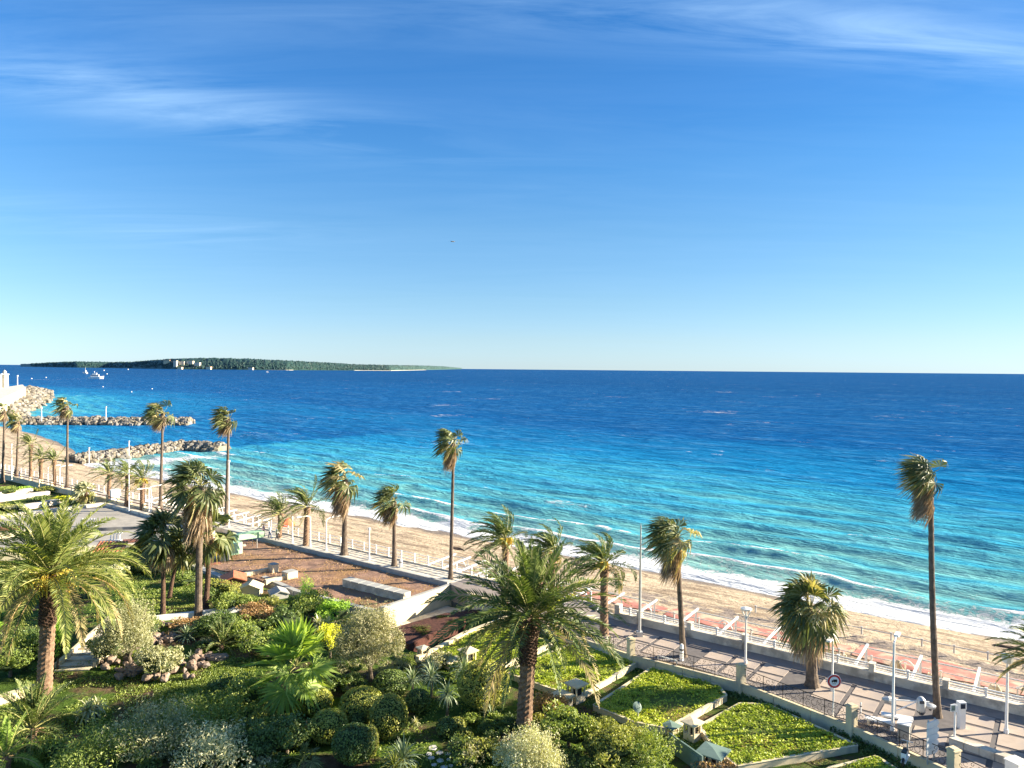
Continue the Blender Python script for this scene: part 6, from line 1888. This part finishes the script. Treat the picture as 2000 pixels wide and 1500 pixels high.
lamp(295, 1004, 954, 'second white lamp directly beside the one right of the orange date palm', 'arm', -1)
lamp(447, 1030, 900, 'tall white pole right beside the tall thin fan palm trunk', 'post')
lamp(94, 948, 912, 'small white lamp with arm left of the slender lone fan palm', 'arm', 1)
lamp(117, 950, 912, 'small white lamp at the foot of the slender lone fan palm', 'arm', 1)
lamp(23, 938, 868, 'white pole lamp between the two leftmost tall palms', 'post')
# tall steel mast
p = P(1249, 1243, 0); k_ = p.y / FPX; H = (1243 - 1020) * k_
r = empty('mast', p, 'tall bare grey steel mast with small brackets, right of the big date palm', 'mast')
mb = MB(); mb.tube([(0, 0, 0), (0, 0, H * 0.5), (0, 0, H * 0.5 + 0.01), (0, 0, H * 0.98)], [0.12, 0.1, 0.085, 0.045], 10); mb.build('pole', MT['metal'], r)
mb = MB(); mb.tube([(0, 0, H * 0.98), (0, 0, H)], 0.02, 5)
for q, (dx, dz) in enumerate(((0.35, 0.80), (-0.3, 0.72), (0.25, 0.76), (-0.2, 0.66))): mb.tube([(0, 0, H * dz), (dx, 0, H * dz + 0.35)], 0.02, 5)
mb.build('bracket', MT['metal'], r)
mb = MB(); mb.box((0, 0, 0.2), (0.45, 0.45, 0.4)); mb.build('base_plate', MT['metal'], r)
# bollards, post
def bollard(px, py, hpx, label, w=0.16):
    p = P(px, py, 0); k_ = p.y / FPX; H = hpx * k_
    r = empty('bollard', p, label, 'bollard')
    mb = MB(); mb.tube([(0, 0, 0), (0, 0, H * 0.9), (0, 0, H)], [w, w * 0.9, w * 0.4], 8); mb.build('body', MT['white'], r)
    mb = MB(); mb.tube([(0, 0, H * 0.62), (0, 0, H * 0.72)], w * 1.06, 8); mb.build('stripe', MT['band'], r)
bollard(1331, 1290, 33, 'white bollard with dark ring standing left of the fan palm foot by the fence')
bollard(1681, 1395, 24, 'thin white bollard right of the no-lorries sign', 0.06)
bollard(783, 1108, 16, 'short grey white bollard right of the smaller fan palm trunk', 0.2)
# no lorries sign
p = P(1627, 1400, 0); k_ = p.y / FPX
r = empty('road_sign', p, 'round no-lorries sign with red ring on a white pole', 'road sign')
Hs = (1400 - 1327) * k_ * 0.98
mb = MB(); mb.tube([(0, 0, 0), (0, 0, Hs + 0.3)], 0.05, 8); mb.build('pole', MT['white'], r)
def disc(mb, R, y, th, n=28, z=0):
    vs = [(R * math.cos(2 * math.pi * i / n), y, z + R * math.sin(2 * math.pi * i / n)) for i in range(n)] + [(R * math.cos(2 * math.pi * i / n), y + th, z + R * math.sin(2 * math.pi * i / n)) for i in range(n)]
    mb.add(vs, [tuple(range(n)), tuple(range(n, 2 * n))[::-1]] + [(i, n + i, n + (i + 1) % n, (i + 1) % n) for i in range(n)])
mb = MB(); disc(mb, 0.43, -0.08, 0.02, z=Hs); mb.build('rim', MT['signwhite'], r)
mb = MB(); disc(mb, 0.40, -0.09, 0.008, z=Hs); mb.build('red_ring', MT['red'], r)
mb = MB(); disc(mb, 0.29, -0.10, 0.008, z=Hs); mb.build('white_face', MT['signwhite'], r)
mb = MB(); z0 = Hs
mb.box((0.05, -0.108, z0 + 0.06), (0.24, 0.006, 0.13)); mb.box((-0.12, -0.108, z0 + 0.035), (0.08, 0.006, 0.09))
mb.box((0.0, -0.108, z0 - 0.02), (0.34, 0.006, 0.02))
for x in (-0.12, 0.02, 0.12):
    vs = [(x + 0.03 * math.cos(a), -0.111, z0 - 0.035 + 0.03 * math.sin(a)) for a in [i * math.pi / 4 for i in range(8)]]
    mb.add(vs, [tuple(range(8))])
for x in (-0.09, -0.03, 0.03, 0.09): mb.box((x, -0.108, z0 - 0.14), (0.03, 0.006, 0.05))
mb.build('lorry_symbol', MT['black'], r)
# camera arm on the tall lamp
p = P(1747, 1420, 0)
def LP(px, py): return PY(px, py, p.y) - p
r = empty('camera_bracket', p, 'white triangular bracket on the tall lamp carrying a bulky round camera housing', 'camera')
mb = MB(); mb.beam(LP(1748, 1367), LP(1815, 1371), 0.06, 0.06); mb.build('arm', MT['white'], r)
mb = MB(); mb.beam(LP(1750, 1388), LP(1792, 1370), 0.05, 0.05); mb.build('brace', MT['white'], r)
mb = MB(); mb.beam(LP(1748, 1364), LP(1748, 1396), 0.09, 0.09); mb.build('mount', MT['white'], r)
c0 = LP(1799, 1375)
mb = MB(); mb.tube([c0 + Vector((0, 0, -0.45)), c0 + Vector((0, 0, -0.35)), c0 + Vector((0, 0, 0.25)), c0 + Vector((0, 0, 0.42))], [0.2, 0.26, 0.25, 0.12], 12); mb.build('housing', MT['metal'], r, smooth=True)
mb = MB(); mb.tube([c0 + Vector((0, 0, -0.62)), c0 + Vector((0, 0, -0.45))], [0.15, 0.24], 12); mb.build('lens_dome', MT['glass'], r)
mb = MB(); mb.box(c0 + Vector((-0.08, -0.24, 0.2)), (0.26, 0.06, 0.16)); mb.build('window', MT['glass'], r)
c1 = LP(1817, 1378)
mb = MB(); mb.tube([c1 + Vector((0, 0, -0.12)), c1 + Vector((0, 0, 0.02)), c1 + Vector((0, 0, 0.1))], [0.26, 0.32, 0.1], 12); mb.build('hood', MT['metal'], r)
mb = MB(); mb.tube([c1 + Vector((0, 0, -0.28)), c1 + Vector((0, 0, -0.12))], [0.07, 0.14], 10); mb.build('lens_dome', MT['glass'], r)
c2 = LP(1733, 1366)
mb = MB(); mb.tube([c2 + Vector((-0.3, 0, 0.05)), c2 + Vector((0, 0, 0)), c2 + Vector((0.25, 0, -0.05))], [0.08, 0.2, 0.16], 8); mb.build('rear_lamp', MT['metal'], r)
# benches / boxes near the lamp
def bx_thing(nm, px, py, size, rz, mt, label, cat, z=0.0, legs=False, top=None):
    p = P(px, py, z); r = empty(nm, p, label, cat, rz=rz)
    if legs:
        mb = MB(); mb.box((0, 0, size[2] - 0.06), (size[0], size[1], 0.1)); mb.build('seat', MT[mt], r)
        for sx in (-1, 1):
            mb = MB(); mb.box((sx * size[0] * 0.38, 0, (size[2] - 0.11) / 2), (0.14, size[1] * 0.8, size[2] - 0.112)); mb.build('leg', MT['seawall'], r)
    else:
        mb = MB(); mb.box((0, 0, size[2] / 2), size); mb.build('body', MT[mt], r)
        mb = MB(); mb.box((0, 0, size[2] + 0.03), (size[0] + 0.08, size[1] + 0.08, 0.06)); mb.build('top', MT[top or mt], r)
    return r
bx_thing('bench', 1752, 1412, (1.7, 0.5, 0.45), ANG_S + math.pi / 2 + 0.2, 'white', 'low white bench right behind the tall lamp pole', 'bench', legs=True)
bx_thing('bench', 1718, 1418, (1.6, 0.5, 0.42), ANG_S + math.pi / 2 + 0.2, 'white', 'low white bench left of the tall lamp pole, partly behind the fence', 'bench', legs=True)
bx_thing('litter_bin', 1766, 1444, (0.7, 0.6, 0.95), ANG_S, 'grey', 'grey box bin with white lid beside the foot of the tall lamp', 'bin', top='white')
# pay post and small sign
p = P(1877, 1423, 0); r = empty('terminal', p, 'white standing terminal with a dark square screen on top', 'terminal', rz=0.1)
mb = MB(); mb.box((0, 0, 0.6), (0.34, 0.3, 1.2)); mb.build('body', MT['white'], r)
mb = MB(); mb.box((-0.03, -0.03, 1.42), (0.42, 0.34, 0.42)); mb.build('head', MT['white'], r)
mb = MB(); mb.box((-0.06, -0.215, 1.42), (0.28, 0.03, 0.28)); mb.build('screen', MT['glass'], r)
p = P(1864, 1453, 0); r = empty('small_sign', p, 'slim white post with small dark green framed sign at the low bench wall', 'sign', rz=0.2)
mb = MB(); mb.tube([(0, 0, 0), (0, 0, 2.15)], 0.055, 8); mb.build('pole', MT['white'], r)
mb = MB(); mb.box((-0.16, -0.05, 2.1), (0.36, 0.05, 0.40)); mb.build('frame', MT['white'], r)
mb = MB(); mb.box((-0.18, -0.085, 2.1), (0.24, 0.02, 0.28)); mb.build('panel', MT['darkgreen'], r)
mb = MB(); mb.box((0, 0, 2.05), (0.16, 0.2, 0.4)); mb.build('housing', MT['white'], r)
# long low bench wall
p = P(1915, 1478, 0); r = empty('bench_wall', p, 'long low cream bench wall running to the bottom right corner', 'wall')
aa, ab = P(1856, 1452, 0), P(2010, 1506, 0)
for i in range(5):
    q0 = aa + (ab - aa) * (i / 5 + 0.004); q1 = aa + (ab - aa) * ((i + 1) / 5 - 0.004)
    mb = MB(); mb.beam(q0 - p + Vector((0, 0, 0.19)), q1 - p + Vector((0, 0, 0.19)), 0.5, 0.38); mb.beam(q0 - p + Vector((0, 0, 0.41)), q1 - p + Vector((0, 0, 0.41)), 0.56, 0.05); mb.build('block', MT['seawall'], r)
bx_thing('bench_end', 1985, 1520, (0.8, 0.7, 0.9), 0.4, 'white', 'white block at the very bottom right corner', 'block')
# stack of arrow boards seen from behind
p = P(1822, 1492, 0); r = empty('direction_board', p, 'tall white board of stacked arrow panels seen from behind the garden fence', 'sign', rz=0.5)
for i in range(5):
    z = 0.55 + i * 0.36; w_ = 1.05
    mb = MB(); vs = [(-w_ / 2, 0, z), (w_ / 2 - 0.16, 0, z), (w_ / 2, 0, z + 0.16), (w_ / 2 - 0.16, 0, z + 0.33), (-w_ / 2, 0, z + 0.33)]
    vs += [(x, 0.05, zz) for x, _, zz in vs]
    mb.add(vs, [(0, 1, 2, 3, 4), (9, 8, 7, 6, 5)] + [(k, k + 5, (k + 1) % 5 + 5, (k + 1) % 5) for k in range(5)])
    mb.build('arrow_panel', MT['cream' if i == 9 else 'white'], r)
for x in (-0.32, 0.25):
    mb = MB(); mb.tube([(x, 0.1, 0), (x, 0.1, 2.4)], 0.045, 6); mb.build('post', MT['metal'], r)
# parked bicycle-like blue white clutter behind the fence: a rental scooter
p = P(1768, 1488, 0); r = empty('parked_scooter', p, 'pale blue scooter parked behind the garden fence near the bottom edge', 'scooter', rz=0.9)
mb = MB(); mb.box((0, 0, 0.18), (1.1, 0.24, 0.08)); mb.box((-0.25, 0, 0.5), (0.5, 0.26, 0.3)); mb.build('body', MT['signwhite'], r)
for x in (-0.55, 0.6):
    mb = MB(); mb.tube([(x, -0.05, 0.2), (x, 0.05, 0.2)], 0.22, 14); mb.build('wheel', MT['black'], r)
mb = MB(); mb.tube([(0.6, 0, 0.2), (0.48, 0, 0.95)], 0.04, 6); mb.tube([(0.48, -0.28, 0.95), (0.48, 0.28, 0.95)], 0.025, 6); mb.build('handlebar', MT['metal'], r)
mb = MB(); mb.box((-0.22, 0, 0.68), (0.5, 0.24, 0.08)); mb.build('seat', MT['black'], r)
# low white rail behind the fence, left bay
mb = MB(); a_, b_ = P(1285, 1292, 0), P(1322, 1302, 0); p = a_.copy()
mb.beam(Vector((0, 0, 0.42)), b_ - p + Vector((0, 0, 0.42)), 0.07, 0.07)
for q in (a_, b_): mb.beam(q - p, q - p + Vector((0, 0, 0.42)), 0.06, 0.06)
o_ = mb.build('low_rail', MT['white']); o_.location = p; tag(o_, 'short low white rail behind the fence bay left of the bollard', 'rail')

# ================================================================ people
def person(px, py, label, top, bottom, hair, face=0.0, stride=0.18, seed=0, h=1.70):
    p = P(px, py, 0.0)
    root = empty('person', p, label, 'person', rz=face)
    s = h / 1.75
    J = {'pelvis': (0, 0, .95), 'belly': (0, 0, 1.12), 'chest': (0, .01, 1.34), 'neck': (0, .0, 1.50), 'head': (0, -.02, 1.62), 'crown': (0, -.01, 1.72)}
    E = [('pelvis', 'belly'), ('belly', 'chest'), ('chest', 'neck'), ('neck', 'head'), ('head', 'crown')]
    R_ = {'pelvis': .15, 'belly': .135, 'chest': .155, 'neck': .06, 'head': .10, 'crown': .065}
    for sg, nm in ((-1, 'l'), (1, 'r')):
        f = sg * stride
        J.update({nm + 'hip': (sg * .09, 0, .90), nm + 'knee': (sg * .10, -f * .6 - 0.02, .50), nm + 'ank': (sg * .10, -f + 0.03, .09), nm + 'toe': (sg * .11, -f - .13, .04),
                  nm + 'sh': (sg * .18, 0, 1.42), nm + 'elb': (sg * .23, f * .5 + 0.02, 1.14), nm + 'wr': (sg * .22, f * .8 - .10, .92), nm + 'hand': (sg * .21, f * .85 - .13, .84)})
        E += [('pelvis', nm + 'hip'), (nm + 'hip', nm + 'knee'), (nm + 'knee', nm + 'ank'), (nm + 'ank', nm + 'toe'), ('chest', nm + 'sh'), (nm + 'sh', nm + 'elb'), (nm + 'elb', nm + 'wr'), (nm + 'wr', nm + 'hand')]
        R_.update({nm + 'hip': .10, nm + 'knee': .065, nm + 'ank': .045, nm + 'toe': .035, nm + 'sh': .065, nm + 'elb': .048, nm + 'wr': .035, nm + 'hand': .04})
    names = list(J); me = bpy.data.meshes.new('body')
    me.from_pydata([tuple(c * s for c in J[n_]) for n_ in names], [(names.index(a), names.index(b_)) for a, b_ in E], [])
    o = bpy.data.objects.new('body', me); COL.objects.link(o)
    sk = o.modifiers.new('skin', 'SKIN')
    for i, n_ in enumerate(names):
        me.skin_vertices[0].data[i].radius = (R_[n_] * s, R_[n_] * s * (0.72 if n_ in ('pelvis', 'belly', 'chest') else 1))
    me.skin_vertices[0].data[0].use_root = True
    o.modifiers.new('sub', 'SUBSURF').levels = 1
    dg = bpy.context.evaluated_depsgraph_get()
    me2 = bpy.data.meshes.new_from_object(o.evaluated_get(dg))
    bpy.data.objects.remove(o)
    for mm in (top, bottom, 'skin', hair): me2.materials.append(MT[mm])
    for pl in me2.polygons:
        z = pl.center.z / s; x = abs(pl.center.x) / s; y = pl.center.y / s
        if z > 1.66 or (z > 1.54 and y > 0.02): mi = 3
        elif z > 1.50: mi = 2
        elif z < 0.90 and x > 0.17 and z > 0.7: mi = 2
        elif z < 0.08: mi = 3
        elif z < 0.98 and x < 0.19: mi = 1
        else: mi = 0
        pl.material_index = mi; pl.use_smooth = True
    me2.name = 'body'
    link_mesh('body', me2, root)
    return root


MT['cl_dark'] = surf('dark cloth', (0.03, 0.03, 0.04), (0.05, 0.05, 0.06), 3, 0.9, 0)
MT['cl_pink'] = surf('pale pink cloth', (0.55, 0.36, 0.34), (0.62, 0.42, 0.40), 3, 0.9, 0)
MT['cl_white'] = surf('white cloth', (0.7, 0.7, 0.68), (0.76, 0.76, 0.74), 3, 0.9, 0)
MT['cl_blue'] = surf('blue cloth', (0.06, 0.09, 0.17), (0.09, 0.12, 0.22), 3, 0.9, 0)
person(515, 1050, 'person in pale pink top walking leftmost of the three beside the mint canopy end', 'cl_pink', 'cl_dark', 'cl_dark', 2.2)
person(527, 1053, 'middle one of the three people walking on the promenade, white top', 'cl_white', 'cl_blue', 'cl_dark', 2.3, -0.16)
person(541, 1056, 'person in dark trousers walking at the foot of the dark wind-blown date palm', 'cl_white', 'cl_dark', 'cl_dark', 2.1, 0.2)
person(29, 934, 'person in dark clothes at the foot of the palm just right of the leftmost one', 'cl_dark', 'cl_dark', 'cl_dark', 2.3)
person(38, 935, 'person standing just right of the second tall palm at the left edge', 'cl_dark', 'cl_blue', 'cl_dark', 2.0, 0.1)
# orange parasol, half closed
p = P(562, 1050, -1.4); r = empty('parasol', p, 'small orange red parasol on the beach behind the wind-blown date palms', 'parasol')
mb = MB(); mb.tube([(0, 0, 0), (0, 0, 2.6)], 0.03, 6); mb.build('pole', MT['white'], r)
mb = MB(); n_ = 10; vs = [(0, 0, 2.6)] + [(1.0 * math.cos(2 * math.pi * i / n_), 1.0 * math.sin(2 * math.pi * i / n_), 1.9 + 0.06 * (i % 2)) for i in range(n_)] + [(0.95 * math.cos(2 * math.pi * i / n_), 0.95 * math.sin(2 * math.pi * i / n_), 1.6) for i in range(n_)]
mb.add(vs, [(0, 1 + i, 1 + (i + 1) % n_) for i in range(n_)] + [(1 + i, 1 + n_ + i, 1 + n_ + (i + 1) % n_, 1 + (i + 1) % n_) for i in range(n_)]); mb.build('canopy', MT['orange'], r)

# ================================================================ beach club remains
MT['redmat'] = surf('red beach matting', (0.34, 0.12, 0.095), (0.48, 0.21, 0.165), 0.9, 0.95, 0.4, 6, c3=(0.52, 0.40, 0.28), scale2=0.6)
MT['canvas'] = surf('beige canvas', (0.60, 0.50, 0.34), (0.76, 0.66, 0.47), 1.5, 0.9, 0.3, 5)
def matstrip(s0, s1, ta, tb, label, seed):
    rr2 = np.random.RandomState(seed)
    xs_ = np.arange(s0, s1 + 0.01, 0.35); ys_ = np.arange(ta, tb, 0.6)
    edge0 = lambda B: s0 + (fbm(B / 3, B * 0 + 1, seed) - 0.5) * 1.3
    edge1 = lambda B: s1 + (fbm(B / 3, B * 0 + 5, seed + 2) - 0.5) * 1.3
    def fn(A, B):
        f = (A - s0) / (s1 - s0)
        S = edge0(B) * (1 - f) + edge1(B) * f
        z = beach_h(S, B) + 0.05
        return S * SN[0] + B * TN[0], S * SN[1] + B * TN[1], z
    me, _, _ = grid_mesh('beach_mat', xs_, ys_, fn, MT['redmat'])
    tag(link_mesh('beach_mat', me), label, 'mat', 'red beach mats')
matstrip(62.9, 67.0, -22, 13.5, 'long red mat on the sand behind the right-hand pergola and the tallest palm', 1)
matstrip(62.9, 65.6, 13.8, 29.8, 'red mat strip on the sand between the stout palm and the steel mast', 2)
matstrip(63.0, 65.4, 30.0, 51.0, 'narrow orange red mat on the sand behind the big date palm', 3)


def pergola(ta, n, step, label, s0=55.75, s1=60.4, z0=0.10, z1=0.42, thick=0.15, group='white beach pergolas'):
    c = W(58, ta + n * step / 2, -1.5)
    r = empty('pergola', c, label, 'pergola', group)
    for i in range(n):
        t = ta + i * step
        mb = MB(); mb.beam(lv(W(s0, t, z0), c), lv(W(s1 + 0.5, t, z1), c), thick, 0.12); mb.build('rafter', MT['white'], r)
        mb = MB(); mb.beam(lv(W(s1, t, -1.55), c), lv(W(s1, t, z1 - 0.07), c), 0.14, 0.14); mb.build('post', MT['white'], r)
        if i % 2 == 0:
            mb = MB()
            pts = [lv(W(s1 - 0.1, t + 0.1 + 1.3 * q / 6, z1 - 1.1 + 0.75 * math.sin(q / 6 * math.pi * 0.8)), c) for q in range(7)]
            mb.tube(pts, 0.06, 5); mb.build('arch', MT['white'], r)
    for i in range(n - 1):
        mb = MB(); mb.beam(lv(W(s1, ta + i * step + 0.08, z1 - 0.13), c), lv(W(s1, ta + (i + 1) * step - 0.08, z1 - 0.13), c), 0.09, 0.1); mb.build('beam', MT['metal'], r)
    return r


pergola(-14, 4, 3.6, 'white pergola frame at the right edge behind the round-headed lamp')
pergola(1.0, 4, 3.6, 'white pergola frame on the beach behind the tallest palm trunk')
pergola(14.8, 4, 3.5, 'white pergola frame on the beach left of the stout fan palm')
pergola(29.2, 4, 3.3, 'white pergola frame on the beach behind the steel mast')
pergola(44.0, 6, 2.2, 'white pergola frame on the beach right of the very tall slender palm', 58.3, 62.5, -0.2, 0.1, 0.2)
pergola(88, 5, 3.0, 'white pergola frame on the beach behind the tall garden fan palm', 58.3, 62.0, -0.2, 0.1, 0.2)
pergola(104, 5, 3.0, 'white pergola frame on the beach behind the orange date palm', 58.3, 62.0, -0.2, 0.1, 0.2)
# folded canvases and dumped bits of furniture on the beach
rc = np.random.RandomState(9)
def canvas(s, t, w, h, rz, label):
    s += 1.7; c = W(s, t, -1.5); r = empty('folded_canvas', c, label, 'canvas', 'folded beige canvases on the beach', rz=rz)
    V = []; F = []; n1 = 9; n2 = 6
    for i in range(n1):
        for j in range(n2):
            u_, v_ = i / (n1 - 1), j / (n2 - 1)
            ww = w * (1 - 0.65 * v_)
            V.append(((u_ - 0.5) * ww + rc.normal() * 0.03, 0.16 * math.sin(u_ * 9 + v_ * 2) + v_ * 0.25, v_ * h + rc.normal() * 0.03))
    for i in range(n1 - 1):
        for j in range(n2 - 1): F.append((i * n2 + j, (i + 1) * n2 + j, (i + 1) * n2 + j + 1, i * n2 + j + 1))
    me = np_mesh('cloth', V, F, MT['canvas'], smooth=True)
    o = link_mesh('cloth', me, r); sm = o.modifiers.new('th', 'SOLIDIFY'); sm.thickness = 0.06
    mb = MB(); mb.tube([(0, 0.3, 0), (0, 0.28, h + 0.25)], 0.035, 6); mb.build('pole', MT['white'], r)
for s, t, w, h, rz, lab in ((57.6, 17.9, 1.5, 1.3, 2.3, 'folded canvas behind the sea wall left of the double lamp'), (58.9, 15.4, 1.3, 1.1, 2.0, 'folded canvas just right of the double lamp'), (57.2, 13.0, 1.3, 1.5, 2.6, 'folded canvas leaning by the crown of the stout fan palm'),
                            (58.6, 9.6, 1.8, 1.5, 2.3, 'big folded canvas right of the stout fan palm'), (58.2, 7.3, 1.2, 1.2, 2.1, 'small folded canvas left of the tall lamp'), (58.4, 3.6, 1.5, 1.3, 2.5, 'folded canvas right of the tall lamp head'),
                            (57.7, 0.4, 1.5, 1.7, 2.2, 'tall folded canvas right behind the tallest palm trunk'), (58.5, -1.8, 1.9, 1.4, 2.4, 'wide folded canvas pair right of the tallest palm'), (57.8, -5.0, 1.4, 1.5, 2.3, 'folded canvas by the round-headed lamp at the right edge')):
    canvas(s, t, w, h, rz, lab)
# low wire fence farther out on the sand
rail_run('beach_fence', 61.3, -16, 30, 2.3, -1.5, 0.95, 'thin low rail fence on the sand behind the pergolas', 'fence', rails=(0.95,), mat='metal', plinth=False)
rail_run('beach_fence', 69.2, -16, 24, 2.3, -1.62, 0.6, 'second thin rail farther out on the dark strip of sand', 'fence', rails=(0.9,), mat='metal', plinth=False)
# stacked loungers
def lounger_stack(s, t, n, label):
    c = W(s, t, -1.5); r = empty('lounger_stack', c, label, 'sun loungers', 'white loungers stacked on the beach', rz=ANG_S + rc.uniform(-.3, .3))
    for k in range(n):
        mb = MB(); mb.box((0, 0, 0.22 + k * 0.12), (1.9, 0.62, 0.05)); mb.build('seat', MT['white'], r)
    for x in (-0.8, 0.8):
        for y in (-0.25, 0.25):
            mb = MB(); mb.box((x, y, 0.1), (0.06, 0.06, 0.2)); mb.build('leg', MT['white'], r)
for s, t, n, lab in ((60.5, 49.5, 3, 'white lounger stack right of the very tall slender palm'), (61.2, 53.5, 2, 'white lounger stack left of the very tall slender palm'), (59.8, 46.8, 4, 'lounger stack nearest the big date palm fronds'),
                     (60.2, 97, 4, 'lounger stack behind the tall garden fan palm crown'), (60.6, 101, 3, 'lounger stack between the tall garden palm and the orange date palm'), (59.9, 112, 3, 'lounger stack behind the middle date palm'), (60.4, 119, 4, 'lounger stack left of the three date palms'), (60.1, 92, 2, 'lounger stack below the tall thin fan palm')):
    lounger_stack(s, t, n, lab)
# dark seaweed heaps
for s, t, w, lab in ((72, 62.5, 1.5, 'dark seaweed heap on the pale sand right of the long-skirted palm'), (76.0, 3.5, 1.7, 'dark seaweed heap near the surf left of the tallest palm trunk'), (75.2, -1.5, 2.0, 'dark seaweed heap near the surf right of the tallest palm trunk'), (75.5, 46, 2.6, 'long dark seaweed line above the fronds of the leaning date palm')):
    z = float(beach_h(np.array([s]), np.array([t]))[0])
    o_ = link_mesh('seaweed_heap', rock_mesh(int(s + t), MT['soil'], 9, 5), None, W(s, t, z), math.atan2(TN[1], TN[0]), (w * 1.6, w * 0.6, 0.5)); tag(o_, lab, 'seaweed')
